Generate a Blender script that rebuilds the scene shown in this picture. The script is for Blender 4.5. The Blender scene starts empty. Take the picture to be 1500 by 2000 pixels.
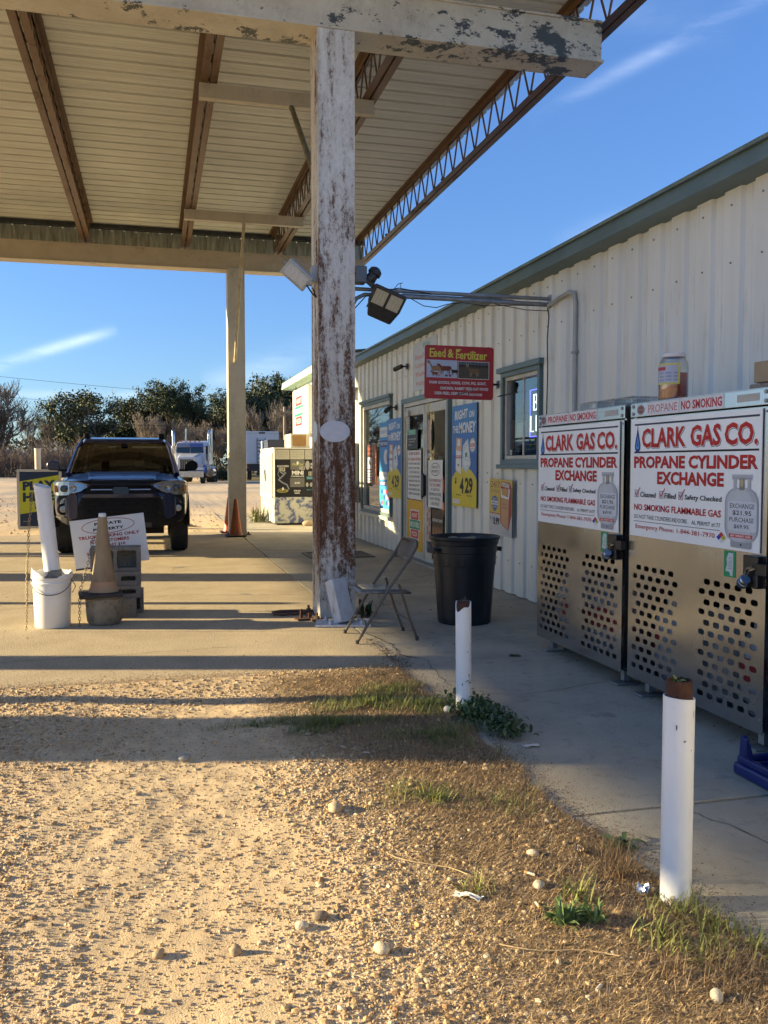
import bpy, bmesh, math, random
import numpy as np
from mathutils import Vector, Matrix, Euler
R = math.radians
random.seed(7)
sc = bpy.context.scene
col = sc.collection

# ---------------------------------------------------------------- camera
cd = bpy.data.cameras.new('camera'); cam = bpy.data.objects.new('camera', cd); col.objects.link(cam)
cd.sensor_fit = 'VERTICAL'; cd.sensor_height = 36.0; cd.sensor_width = 36.0
cd.lens = 36.0 * 1730 / 2000
cd.clip_start = 0.05; cd.clip_end = 3000
cam.location = (0, 0, 1.35); cam.rotation_euler = (R(90 - 3.11), 0, R(-14.56))
sc.camera = cam
# ---------------------------------------------------------------- sky and sun
SUN_EL, SUN_AZ = 13.5, 14.5         # azimuth: degrees from -X towards +Y
w = bpy.data.worlds.new('World'); sc.world = w; w.use_nodes = True
nt = w.node_tree; N = nt.nodes; L = nt.links
N.clear()
out = N.new('ShaderNodeOutputWorld'); bg = N.new('ShaderNodeBackground'); sky = N.new('ShaderNodeTexSky')
sky.sky_type = 'NISHITA'; sky.sun_disc = False
sky.sun_elevation = R(SUN_EL); sky.sun_rotation = R(-(90 - SUN_AZ))
sky.altitude = 50; sky.air_density = 1.0; sky.dust_density = 0.35; sky.ozone_density = 3.0
bg.inputs['Strength'].default_value = 0.08
tc = N.new('ShaderNodeTexCoord')
def vm(op, a=None, b=None, val=None):
    n = N.new('ShaderNodeVectorMath'); n.operation = op
    for i, x in enumerate((a, b)):
        if x is None: continue
        if isinstance(x, (tuple, list, Vector)): n.inputs[i].default_value = x
        else: L.new(x, n.inputs[i])
    return n
def mt(op, a, b=None, c=None, clamp=False):
    n = N.new('ShaderNodeMath'); n.operation = op; n.use_clamp = clamp
    for i, x in enumerate((a, b, c)):
        if x is None: continue
        if isinstance(x, (int, float)): n.inputs[i].default_value = x
        else: L.new(x, n.inputs[i])
    return n.outputs[0]
def cdir(az, el):                    # azimuth clockwise from +Y, elevation
    return Vector((math.sin(R(az)) * math.cos(R(el)), math.cos(R(az)) * math.cos(R(el)), math.sin(R(el))))
dirv = vm('NORMALIZE', tc.outputs['Generated']).outputs[0]
nz = N.new('ShaderNodeTexNoise'); nz.inputs['Scale'].default_value = 5.0; nz.inputs['Detail'].default_value = 8; nz.inputs['Roughness'].default_value = 0.62
mp = N.new('ShaderNodeMapping'); mp.inputs['Scale'].default_value = (1.2, 1.2, 5.5); mp.inputs['Rotation'].default_value = (0.1, -0.12, 0.3)
L.new(dirv, mp.inputs[0]); L.new(mp.outputs[0], nz.inputs['Vector'])
wis = mt('SMOOTH_MIN', mt('MULTIPLY', mt('SUBTRACT', nz.outputs[0], 0.36), 3.2), 1.0, 0.2, True)
total = None
# thin cirrus streaks: two directions each streak runs through, half width, strength
for (a0, e0), (a1, e1), wd, st in [((23.5, 20.5), (41.5, 26.5), .40, .12), ((25, 13.5), (42, 17.5), .6, .09), ((-14, 3.9), (-2, 8.2), .30, .34),
                                   ((-8.5, 4.1), (4, 4.3), .25, .22), ((3, 5.0), (12, 7.5), .8, .15), ((60, 24), (100, 30), 2.5, .25), ((-60, 14), (-100, 20), 2.5, .3), ((26, 26), (36, 24), .9, .05), ((-120, 30), (-190, 22), 4, .3)]:
    A, B = cdir(a0, e0), cdir(a1, e1)
    nrm = A.cross(B).normalized(); mid = (A + B).normalized(); half = A.angle(B) / 2
    d = vm('DOT_PRODUCT', dirv, nrm).outputs['Value']
    q = mt('MULTIPLY', d, 1 / math.sin(R(wd))); q = mt('EXPONENT', mt('MULTIPLY', mt('MULTIPLY', q, q), -1.0))
    e = vm('DOT_PRODUCT', dirv, mid).outputs['Value']
    al = mt('DIVIDE', mt('SUBTRACT', e, math.cos(half)), 1 - math.cos(half), clamp=True)
    v = mt('MULTIPLY', mt('MULTIPLY', q, mt('POWER', al, .6)), st)
    total = v if total is None else mt('ADD', total, v)
haze_w = mt('ADD', total, 0.0)
msk = mt('MULTIPLY', haze_w, mt('ADD', mt('MULTIPLY', wis, 1.3), .12), clamp=True)
mx = N.new('ShaderNodeMix'); mx.data_type = 'RGBA'
tint = N.new('ShaderNodeMix'); tint.data_type = 'RGBA'; tint.blend_type = 'MULTIPLY'; tint.inputs[0].default_value = 1.0
# the air near the horizon is a little darker and bluer than the model's, all the way round
szx = N.new('ShaderNodeSeparateXYZ'); L.new(dirv, szx.inputs[0])
hr = N.new('ShaderNodeMapRange'); hr.interpolation_type = 'SMOOTHSTEP'; L.new(szx.outputs['Z'], hr.inputs[0]); hr.inputs['From Min'].default_value = 0.0; hr.inputs['From Max'].default_value = 0.55
hc = N.new('ShaderNodeMix'); hc.data_type = 'RGBA'; L.new(hr.outputs[0], hc.inputs[0]); hc.inputs[6].default_value = (0.50, 0.62, 0.84, 1); hc.inputs[7].default_value = (0.66, 0.82, 1.10, 1)
L.new(hc.outputs[2], tint.inputs[7])
L.new(sky.outputs[0], tint.inputs[6])
L.new(msk, mx.inputs[0]); L.new(tint.outputs[2], mx.inputs[6]); mx.inputs[7].default_value = (6.4, 6.9, 7.8, 1)
L.new(mx.outputs[2], bg.inputs['Color']); L.new(bg.outputs[0], out.inputs['Surface'])
ld = bpy.data.lights.new('sun', 'SUN'); ld.energy = 5.0; ld.angle = R(0.55); ld.color = (1.0, 0.80, 0.46)
sun = bpy.data.objects.new('sun', ld); col.objects.link(sun)
sdir = Vector((-math.cos(R(SUN_AZ)) * math.cos(R(SUN_EL)), math.sin(R(SUN_AZ)) * math.cos(R(SUN_EL)), math.sin(R(SUN_EL))))
sun.rotation_euler = (-sdir).to_track_quat('-Z', 'Y').to_euler(); sun.location = (-30, 6, 20)
vs = sc.view_settings
vs.view_transform = 'Standard'; vs.look = 'None'; vs.gamma = 1.0; vs.exposure = 1.75; vs.use_curve_mapping = False
sc.cycles.max_bounces = 8; sc.cycles.diffuse_bounces = 4; sc.cycles.transparent_max_bounces = 16
sc.cycles.use_denoising = True

# ---------------------------------------------------------------- materials
MATS = {}
def M(name, c=(.5, .5, .5), rough=.6, metal=0.0, c2=None, scale=8.0, det=6, lo=.35, hi=.65, bump=0.0, bscale=40.0, stretch=(1, 1, 1), spec=.5,
      c3=None, s3=30.0, lo3=.55, hi3=.62, coat=0.0, emit=None, estr=1.0, attr=None, alpha=None, rough2=None, sss=0, trans=0, aniso=0):
    """procedural Principled material: base colour varied by noise, an optional second stain layer, optional bump"""
    if name in MATS: return MATS[name]
    m = bpy.data.materials.new(name); m.use_nodes = True; MATS[name] = m
    t = m.node_tree; n = t.nodes; l = t.links
    b = n['Principled BSDF']
    b.inputs['Roughness'].default_value = rough; b.inputs['Metallic'].default_value = metal
    b.inputs['Specular IOR Level'].default_value = spec; b.inputs['Base Color'].default_value = (*c, 1)
    if coat: b.inputs['Coat Weight'].default_value = coat; b.inputs['Coat Roughness'].default_value = .08
    if trans: b.inputs['Transmission Weight'].default_value = trans
    if aniso: b.inputs['Anisotropic'].default_value = aniso
    if emit: b.inputs['Emission Color'].default_value = (*emit, 1); b.inputs['Emission Strength'].default_value = estr
    tcn = n.new('ShaderNodeTexCoord'); mpn = n.new('ShaderNodeMapping'); mpn.inputs['Scale'].default_value = stretch
    l.new(tcn.outputs['Object'], mpn.inputs[0])
    cur = None
    def noise(s, d=det, ro=.6):
        q = n.new('ShaderNodeTexNoise'); q.inputs['Scale'].default_value = s; q.inputs['Detail'].default_value = d; q.inputs['Roughness'].default_value = ro
        l.new(mpn.outputs[0], q.inputs['Vector']); return q.outputs[0]
    def ramp(src, a, bb):
        q = n.new('ShaderNodeMapRange'); q.inputs['From Min'].default_value = a; q.inputs['From Max'].default_value = bb; l.new(src, q.inputs[0]); return q.outputs[0]
    def mix(f, a, bb, mode='MIX'):
        q = n.new('ShaderNodeMix'); q.data_type = 'RGBA'; q.blend_type = mode
        if isinstance(f, float): q.inputs[0].default_value = f
        else: l.new(f, q.inputs[0])
        for i, x in ((6, a), (7, bb)):
            if isinstance(x, tuple): q.inputs[i].default_value = (*x, 1)
            else: l.new(x, q.inputs[i])
        return q.outputs[2]
    if attr:
        at = n.new('ShaderNodeAttribute'); at.attribute_name = attr; cur = at.outputs['Color']
        if c2: cur = mix(ramp(noise(scale), lo, hi), cur, mix(.5, cur, c2))
    elif c2: cur = mix(ramp(noise(scale), lo, hi), c, c2)
    if c3:
        f3 = ramp(noise(s3, 8, .7), lo3, hi3); cur = mix(f3, cur if cur is not None else c, c3)
        if rough2 is not None:
            q = n.new('ShaderNodeMapRange'); l.new(f3, q.inputs[0]); q.inputs['To Min'].default_value = rough; q.inputs['To Max'].default_value = rough2
            l.new(q.outputs[0], b.inputs['Roughness'])
    if cur is not None: l.new(cur, b.inputs['Base Color'])
    if bump:
        bn = n.new('ShaderNodeBump'); bn.inputs['Strength'].default_value = bump; bn.inputs['Distance'].default_value = .01
        l.new(noise(bscale, 5), bn.inputs['Height']); l.new(bn.outputs[0], b.inputs['Normal'])
    return m
def glass(name, tintc=(.9, .95, .95), rough=.02, tr=1.0):
    if name in MATS: return MATS[name]
    m = bpy.data.materials.new(name); m.use_nodes = True; MATS[name] = m
    t = m.node_tree; n = t.nodes; l = t.links; n.clear()
    o = n.new('ShaderNodeOutputMaterial'); mixn = n.new('ShaderNodeMixShader'); tr_ = n.new('ShaderNodeBsdfTransparent'); gl = n.new('ShaderNodeBsdfGlossy')
    ge = n.new('ShaderNodeNewGeometry'); dt = n.new('ShaderNodeVectorMath'); dt.operation = 'DOT_PRODUCT'; l.new(ge.outputs['Incoming'], dt.inputs[0]); l.new(ge.outputs['Normal'], dt.inputs[1])
    def mth(op, a, b=None):
        q = n.new('ShaderNodeMath'); q.operation = op
        for i, x in enumerate((a, b)):
            if x is None: continue
            if isinstance(x, (int, float)): q.inputs[i].default_value = x
            else: l.new(x, q.inputs[i])
        return q.outputs[0]
    schl = mth('POWER', mth('SUBTRACT', 1.0, mth('ABSOLUTE', dt.outputs['Value'])), 4.5)
    tr_.inputs[0].default_value = (*tintc, 1); gl.inputs['Roughness'].default_value = rough
    nzz = n.new('ShaderNodeTexNoise'); nzz.inputs['Scale'].default_value = 1.6
    bm_ = n.new('ShaderNodeBump'); bm_.inputs['Strength'].default_value = .03; l.new(nzz.outputs[0], bm_.inputs['Height']); l.new(bm_.outputs[0], gl.inputs['Normal'])
    mm = n.new('ShaderNodeMath'); mm.operation = 'MULTIPLY_ADD'; mm.inputs[1].default_value = .9; mm.inputs[2].default_value = tr * .09; mm.use_clamp = True
    l.new(schl, mm.inputs[0]); l.new(mm.outputs[0], mixn.inputs[0]); l.new(tr_.outputs[0], mixn.inputs[1]); l.new(gl.outputs[0], mixn.inputs[2]); l.new(mixn.outputs[0], o.inputs[0])
    return m
def flat(c, rough=.45):
    k = 'print_%d_%d_%d' % tuple(int(round(x * 255)) for x in c)
    if k in MATS: return MATS[k]
    return M(k, c, rough, c2=tuple(x * .86 for x in c), scale=14, lo=.3, hi=.8, spec=.22)

# ---------------------------------------------------------------- mesh building
class MB:
    def __init__(s, T=None): s.v = []; s.f = []; s.m = []; s.T = T; s.mi = 0
    def add(s, vs_, fs):
        o = len(s.v)
        for p in vs_:
            p = Vector(p)
            if s.T is not None: p = s.T @ p
            s.v.append(tuple(p))
        for f in fs: s.f.append([o + i for i in f]); s.m.append(s.mi)
        return s
    def box(s, a, b, rot=None, piv=None):
        x0, y0, z0 = a; x1, y1, z1 = b
        P = [Vector(p) for p in ((x0, y0, z0), (x1, y0, z0), (x1, y1, z0), (x0, y1, z0), (x0, y0, z1), (x1, y0, z1), (x1, y1, z1), (x0, y1, z1))]
        if rot is not None:
            c = Vector(piv) if piv is not None else (P[0] + P[6]) / 2
            E_ = Euler([R(q) for q in rot]).to_matrix(); P = [c + E_ @ (p - c) for p in P]
        return s.add(P, [(0, 3, 2, 1), (4, 5, 6, 7), (0, 1, 5, 4), (1, 2, 6, 5), (2, 3, 7, 6), (3, 0, 4, 7)])
    def tube(s, pts, r, n=8, cap=True, closed=False):
        pts = [Vector(p) for p in pts]; rs = r if isinstance(r, (list, tuple)) else [r] * len(pts)
        rings = []; prev = None; K = len(pts)
        for i, p in enumerate(pts):
            if closed: d = pts[(i + 1) % K] - pts[i - 1]
            else: d = (pts[min(i + 1, K - 1)] - pts[max(i - 1, 0)])
            d = d.normalized() if d.length > 1e-9 else Vector((0, 0, 1))
            if prev is None:
                up = Vector((0, 0, 1)) if abs(d.z) < .9 else Vector((1, 0, 0)); u = d.cross(up).normalized()
            else: u = (prev - d * prev.dot(d)).normalized()
            prev = u; v = d.cross(u)
            rings.append([p + (u * math.cos(2 * math.pi * k / n) + v * math.sin(2 * math.pi * k / n)) * rs[i] for k in range(n)])
        V = [q for rg in rings for q in rg]; F = []
        for i in range(K if closed else K - 1):
            j = (i + 1) % K
            for k in range(n): F.append((i * n + k, i * n + (k + 1) % n, j * n + (k + 1) % n, j * n + k))
        if cap and not closed: F.append(tuple(range(n))[::-1]); F.append(tuple((K - 1) * n + k for k in range(n)))
        return s.add(V, F)
    def lathe(s, prof, c=(0, 0, 0), n=24, cap=True, sq=None):
        V = []; F = []
        for r, z in prof:
            for k in range(n):
                a = 2 * math.pi * k / n; V.append((c[0] + r * math.cos(a), c[1] + r * math.sin(a), c[2] + z))
        for i in range(len(prof) - 1):
            for k in range(n): F.append((i * n + k, i * n + (k + 1) % n, (i + 1) * n + (k + 1) % n, (i + 1) * n + k))
        if cap: F.append(tuple(range(n))[::-1]); F.append(tuple((len(prof) - 1) * n + k for k in range(n)))
        return s.add(V, F)
    def prism(s, pts, z0, z1, ax='z'):
        f = {'z': lambda p, h: (p[0], p[1], h), 'y': lambda p, h: (p[0], h, p[1]), 'x': lambda p, h: (h, p[0], p[1])}[ax]
        n = len(pts)
        return s.add([f(p, z0) for p in pts] + [f(p, z1) for p in pts], [tuple(range(n))[::-1], tuple(range(n, 2 * n))] + [(i, (i + 1) % n, n + (i + 1) % n, n + i) for i in range(n)])
    def loft(s, rings, cap=True, close=True):
        n = len(rings[0]); V = [p for r in rings for p in r]; F = []
        for i in range(len(rings) - 1):
            for k in range(n if close else n - 1): F.append((i * n + k, i * n + (k + 1) % n, (i + 1) * n + (k + 1) % n, (i + 1) * n + k))
        if cap: F.append(tuple(range(n))[::-1]); F.append(tuple((len(rings) - 1) * n + k for k in range(n)))
        return s.add(V, F)
    def build(s, name, mats, parent=None, smooth=False, bevel=0, sub=0, world=True, fix=True, ang=40):
        me = bpy.data.meshes.new(name)
        off = Vector((0, 0, 0))
        if parent is not None and world:
            q = parent
            while q is not None: off += Vector(q.location); q = q.parent
        V = [tuple(Vector(p) - off) for p in s.v] if off.length else s.v
        me.from_pydata(V, [], s.f); me.update()
        if fix:
            b = bmesh.new(); b.from_mesh(me); bmesh.ops.recalc_face_normals(b, faces=b.faces); b.to_mesh(me); b.free()
        mats = mats if isinstance(mats, (list, tuple)) else [mats]
        for q in mats: me.materials.append(q)
        if len(mats) > 1: me.polygons.foreach_set('material_index', s.m)
        o = bpy.data.objects.new(name, me); col.objects.link(o); o.parent = parent
        if smooth:
            me.polygons.foreach_set('use_smooth', [True] * len(me.polygons))
            if not sub and ang: me.set_sharp_from_angle(angle=R(ang))
        if bevel:
            bv = o.modifiers.new('bevel', 'BEVEL'); bv.width = bevel; bv.segments = 2; bv.limit_method = 'ANGLE'; bv.angle_limit = R(35)
        if sub:
            sm = o.modifiers.new('sub', 'SUBSURF'); sm.levels = sub; sm.render_levels = sub
        return o
def tag(o, label, cat=None, group=None, kind=None):
    if label: o['label'] = label
    if cat: o['category'] = cat
    if group: o['group'] = group
    if kind: o['kind'] = kind
    return o
def thing(name, label, cat, loc=(0, 0, 0), rot=None, group=None):
    o = bpy.data.objects.new(name, None); o.empty_display_size = .1; col.objects.link(o); o.location = loc
    if rot is not None: o.rotation_euler = rot
    return tag(o, label, cat, group)
def struct(o): o['kind'] = 'structure'; return o
def copytree(o, parent=None):
    c = o.copy(); col.objects.link(c); c.parent = parent
    for ch in list(o.children): copytree(ch, c)
    return c
def box(name, a, b, mat, parent=None, bevel=0, **k): return MB().box(a, b).build(name, mat, parent, bevel=bevel, **k)
def cyl(name, p0, p1, r, mat, parent=None, n=14, **k): return MB().tube([p0, p1], r, n).build(name, mat, parent, smooth=True, **k)
def arc(c, r, a0, a1, n, f): return [f(c, r * math.cos(R(a0 + (a1 - a0) * i / n)), r * math.sin(R(a0 + (a1 - a0) * i / n))) for i in range(n + 1)]

# ---- flat printing on signs: local frame x right, y up, z out of the sign
TXT = {}
def text_geo(t, bold=0.0, sp=1.0):
    k = (t, bold, sp)
    if k in TXT: return TXT[k]
    c = bpy.data.curves.new('t', 'FONT'); c.body = t; c.offset = bold; c.resolution_u = 2; c.space_character = sp; c.align_x = 'CENTER'
    o = bpy.data.objects.new('t', c); me = o.to_mesh()
    V = [(v.co.x, v.co.y) for v in me.vertices]; F = [tuple(p.vertices) for p in me.polygons]
    o.to_mesh_clear(); bpy.data.objects.remove(o); bpy.data.curves.remove(c)
    TXT[k] = (V, F); return TXT[k]
WALLM = Matrix(((0, 0, -1), (-1, 0, 0), (0, 1, 0)))       # sign on a wall that faces -X
FRONTM = Matrix(((1, 0, 0), (0, 0, -1), (0, 1, 0)))       # sign that faces -Y
class Sign:
    def __init__(s, name, label, cat, loc, basis, W, H, t=.004, board=None, group=None, rot=0, tilt=0, rnd=0, part='panel', W2=None):
        s.W, s.H = W, H
        m = basis.to_4x4() @ Matrix.Rotation(R(tilt), 4, 'X') @ Matrix.Rotation(R(rot), 4, 'Z')
        s.root = thing(name, label, cat, loc, m.to_euler(), group)
        s.lay = {}; s.l = 0
        if board is not None:
            s.board = s.shape(rnd, t).build(part, board, s.root, world=False)
    def shape(s, rnd, t):
        W, H = s.W, s.H; P = []
        if rnd:
            for cx, cy, a in ((W - rnd, rnd, -90), (W - rnd, H - rnd, 0), (rnd, H - rnd, 90), (rnd, rnd, 180)):
                P += [(cx + rnd * math.cos(R(a + i * 22.5)), cy + rnd * math.sin(R(a + i * 22.5))) for i in range(5)]
        else: P = [(0, 0), (W, 0), (W, H), (0, H)]
        return MB().prism(P, -t, 0)
    def _g(s, kind, c):
        return s.lay.setdefault(kind, ([], [], [], []))
    def put(s, V, F, c, kind='print', z=None):
        vs_, fs, ms, cs = s._g(kind, c)
        if c not in cs: cs.append(c)
        s.l += 1; z = (.0005 + .00006 * s.l) if z is None else z
        o = len(vs_); vs_ += [(x, y, z) for x, y in V]; fs += [[o + i for i in f] for f in F]; ms += [cs.index(c)] * len(F)
    def poly(s, P, c, kind='print'): s.put(P, [tuple(range(len(P)))], c, kind)
    def rect(s, x0, y0, x1, y1, c, kind='print'): s.poly([(x0, y0), (x1, y0), (x1, y1), (x0, y1)], c, kind)
    def ell(s, cx, cy, rx, ry, c, n=28, ring=0):
        P = [(cx + rx * math.cos(2 * math.pi * i / n), cy + ry * math.sin(2 * math.pi * i / n)) for i in range(n)]
        if ring:
            Q = [(cx + (rx - ring) * math.cos(2 * math.pi * i / n), cy + (ry - ring) * math.sin(2 * math.pi * i / n)) for i in range(n)]
            s.put(P + Q, [(i, (i + 1) % n, n + (i + 1) % n, n + i) for i in range(n)], c)
        else: s.poly(P, c)
    def text(s, t, x0, y0, x1, y1, c, bold=0.0, shear=0.0, arch=0, slope=0, sp=1.0):
        V, F = text_geo(t, bold, sp)
        xs = [v[0] for v in V]; ys = [v[1] for v in V]; a, b = min(xs), max(xs); e, f = min(ys), max(ys)
        Q = []
        for x, y in V:
            u = (x - a) / (b - a); v = (y - e) / (f - e)
            X_ = x0 + u * (x1 - x0) + shear * (v - .5) * (y1 - y0); Y_ = y0 + v * (y1 - y0) + slope * u
            Q.append((X_, Y_))
        s.put(Q, F, c, 'lettering')
    def line(s, P, wd, c):
        for (xa, ya), (xb, yb) in zip(P, P[1:]):
            d = Vector((xb - xa, yb - ya)).normalized() * wd / 2; n_ = Vector((-d.y, d.x))
            s.poly([(xa - n_.x - d.x, ya - n_.y - d.y), (xb - n_.x + d.x, yb - n_.y + d.y), (xb + n_.x + d.x, yb + n_.y + d.y), (xa + n_.x - d.x, ya + n_.y - d.y)], c)
    def done(s):
        for kind, (V, F, ms, cs) in s.lay.items():
            me = bpy.data.meshes.new(kind); me.from_pydata(V, [], F)
            for c in cs: me.materials.append(flat(c) if isinstance(c, tuple) else c)
            me.polygons.foreach_set('material_index', ms)
            o = bpy.data.objects.new(kind, me); col.objects.link(o); o.parent = s.root
        return s.root

# ---- numpy helpers: value noise and joining many small pieces into one mesh
rng = np.random.default_rng(11)
_h = rng.random((256, 256))
def vnoise(x, y):
    xi = np.floor(x).astype(int); yi = np.floor(y).astype(int); fx = x - xi; fy = y - yi
    fx = fx * fx * (3 - 2 * fx); fy = fy * fy * (3 - 2 * fy)
    g_ = lambda a, b: _h[a & 255, b & 255]
    return (g_(xi, yi) * (1 - fx) + g_(xi + 1, yi) * fx) * (1 - fy) + (g_(xi, yi + 1) * (1 - fx) + g_(xi + 1, yi + 1) * fx) * fy
def fbm(x, y, o=4):
    s = 0; a = .5; t = 0
    for k in range(o): s = s + a * vnoise(x * 2 ** k + 17.3 * k, y * 2 ** k + 5.1 * k); t += a; a *= .5
    return s / t
def np_mesh(name, V, F, mat, colors=None, smooth=False, kind=None, parent=None):
    me = bpy.data.meshes.new(name); nf, k = F.shape
    me.vertices.add(len(V)); me.vertices.foreach_set('co', V.astype(np.float32).ravel())
    me.loops.add(nf * k); me.loops.foreach_set('vertex_index', F.astype(np.int32).ravel())
    me.polygons.add(nf); me.polygons.foreach_set('loop_start', np.arange(0, nf * k, k, dtype=np.int32))
    me.update(calc_edges=True)
    if colors is not None:
        at = me.color_attributes.new('Col', 'FLOAT_COLOR', 'POINT'); at.data.foreach_set('color', np.c_[colors, np.ones(len(colors))].astype(np.float32).ravel())
    me.polygons.foreach_set('use_smooth', [smooth] * nf)
    me.materials.append(mat); o = bpy.data.objects.new(name, me); col.objects.link(o); o.parent = parent
    if kind: o['kind'] = kind
    return o
def rotm(n):
    q = rng.normal(size=(n, 4)); q /= np.linalg.norm(q, axis=1)[:, None]; w_, x, y, z = q.T
    return np.stack([1 - 2 * (y * y + z * z), 2 * (x * y - z * w_), 2 * (x * z + y * w_), 2 * (x * y + z * w_), 1 - 2 * (x * x + z * z), 2 * (y * z - x * w_),
                     2 * (x * z - y * w_), 2 * (y * z + x * w_), 1 - 2 * (x * x + y * y)], 1).reshape(n, 3, 3)
def ico(sub=1):
    b = bmesh.new(); bmesh.ops.create_icosphere(b, subdivisions=sub, radius=1); V = np.array([v.co[:] for v in b.verts]); F = np.array([[v.index for v in f.verts] for f in b.faces]); b.free(); return V, F
# ================================================================ GROUND
def edge_x(y):                      # the ragged line where the walk meets the dirt
    return 1.60 + .10 * (fbm(y * 1.3, y * 0 + 3.3, 3) - .5) * 2 + np.where(y < 2.3, (2.3 - y) * .10, 0)
def outside(x, y):                  # > 0 on the dirt, < 0 on the pavement
    a = 5.66 + .16 * (fbm(x * 1.1, x * 0 + 9.1, 3) - .5) - y
    b = edge_x(y) - x
    near = np.minimum(a, b)
    c = np.maximum(y - (17.9 + .3 * (fbm(x * .8, x * 0, 3) - .5)), -(x + 20.5)); c2 = np.where(x > 1.6, y - 23.6, c)
    d = np.maximum(near, c2)
    return np.maximum(d, np.where(x > 30, x - 30, -1)) + .10 * (fbm(x * 5, y * 5, 3) - .5)
def sstep(a, b, x): t = np.clip((x - a) / (b - a), 0, 1); return t * t * (3 - 2 * t)
def gh(x, y):
    o = outside(x, y)
    fine = (fbm(x * 9, y * 9, 4) - .5) * .009 + (fbm(x * 1.3, y * 1.3, 3) - .5) * .045 + (fbm(x * 34, y * 34, 2) - .5) * .0055
    far = sstep(30, 60, np.hypot(x, y)); k = sstep(-.05, .06, o)
    return -.06 * (1 - k) + k * (.008 + fine * (1 - far) * sstep(-.02, .5, o) + .006 * (fbm(x * 20, y * 20, 2) - .5))
def axis(lo, hi, f0, f1, step, g=1.09):
    a = list(np.arange(f0, f1, step)); s = step; x = f0; L_ = []
    while x > lo: s *= g; x -= s; L_.append(x)
    s = step; x = a[-1]; H_ = []
    while x < hi: s *= g; x += s; H_.append(x)
    return np.array(L_[::-1] + a + H_)
gx = axis(-700, 700, -1.9, 2.4, .017); gy = axis(-300, 1200, 1.3, 6.4, .017)
GX, GY = np.meshgrid(gx, gy); GZ = gh(GX, GY)
nx_, ny_ = len(gx), len(gy); idx = np.arange(nx_ * ny_).reshape(ny_, nx_)
F = np.stack([idx[:-1, :-1], idx[:-1, 1:], idx[1:, 1:], idx[1:, :-1]], -1).reshape(-1, 4)
x, y = GX.ravel(), GY.ravel()
tan = np.array([.62, .485, .305]); fine_c = np.array([.58, .43, .255]); dark = np.array([.27, .195, .115]); grey = np.array([.30, .27, .23]); soil = np.array([.15, .105, .062])
n1 = fbm(x * .9, y * .9, 4)[:, None]; n2 = fbm(x * 12, y * 12, 4)[:, None]
C = tan * (1 - n1) + fine_c * n1; C = C * (.78 + .44 * n2)
edge = (sstep(1.1, .15, edge_x(y) - x) * sstep(6, 5.2, y))[:, None] * (.55 + .8 * fbm(x * 4, y * 4, 3)[:, None]); edge = np.clip(edge, 0, 1); C = C * (1 - edge) + soil * edge
lp = sstep(.46, .60, fbm(x * .35 + 4, y * .35, 4))[:, None] * .8 * sstep(19, 30, y)[:, None]; C = C * (1 - lp) + grey * lp
road = (sstep(88, 92, y) * sstep(112, 107, y) * sstep(6, 2, x + 0 * y))[:, None]; C = C * (1 - road) + np.array([.16, .155, .15]) * road
gr = (sstep(64, 72, y) * sstep(3, 8, x) + sstep(113, 117, y) + sstep(80, 140, x) + sstep(-110, -150, x) + sstep(-60, -90, y)).clip(0, 1)[:, None]; C = C * (1 - gr) + np.array([.17, .15, .07]) * (.6 + .8 * n2) * gr
mg = M('dirt', attr='Col', rough=.95, spec=.15, bump=.6, bscale=190, c2=(.44, .33, .2), scale=55, lo=.45, hi=.75)
ground = np_mesh('ground', np.c_[x, y, GZ.ravel()], F, mg, C, True, 'structure')
# ---- pavement: slabs with real joints
conc = M('concrete', (.47, .425, .325), .85, c2=(.34, .305, .235), scale=2.2, lo=.3, hi=.7, c3=(.20, .175, .135), s3=9, lo3=.54, hi3=.78, bump=.8, bscale=120, spec=.25)
concD = M('concrete_apron', (.54, .45, .31), .9, c2=(.42, .345, .23), scale=2.2, lo=.3, hi=.7, c3=(.20, .155, .10), s3=70, lo3=.50, hi3=.66, bump=1.0, bscale=95, spec=.2)
pav = struct(thing('pavement', None, None)); del_ = [pav.pop(k) for k in list(pav.keys()) if k in ('label', 'category')]
def slab(x0, x1, y0, y1, mat, seed, z=0.0):
    random.seed(seed); g_ = .013; P = []
    def edge_pts(a, b):
        n = max(2, int((Vector(b) - Vector(a)).length / .22)); d = (Vector(b) - Vector(a)); nn = Vector((-d.y, d.x)).normalized(); acc = 0
        o_ = []
        for i in range(n):
            t = i / n; acc = acc * .8 + random.uniform(-.005, .005); q = Vector(a) + d * t + nn * (g_ * .5 + (acc if 0 < i else 0)); o_.append((q.x, q.y))
        return o_
    for a, b in (((x0, y0), (x1, y0)), ((x1, y0), (x1, y1)), ((x1, y1), (x0, y1)), ((x0, y1), (x0, y0))): P += edge_pts(a, b)
    o = MB().prism(P, z - .1, z).build('slab', mat, pav, bevel=.004); return o
ys_ = [-3.0, .34, 3.04, 5.74, 8.12, 11.0, 13.8, 17.2, 20.3, 23.5]
for i in range(len(ys_) - 1): slab(1.585 if ys_[i] >= 5 else 1.45, 3.60, ys_[i], ys_[i + 1], conc, i + 3, z=random.uniform(-.0015, .0015))
for j, (xa, xb) in enumerate(((-4.6, 1.585), (-10.8, -4.6), (-17, -10.8), (-20.4, -17))):
    for i, (ya, yb) in enumerate(((5.50, 11.9), (11.9, 18.1))): slab(xa, xb, ya, yb, concD, 40 + i + 5 * j)
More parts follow.
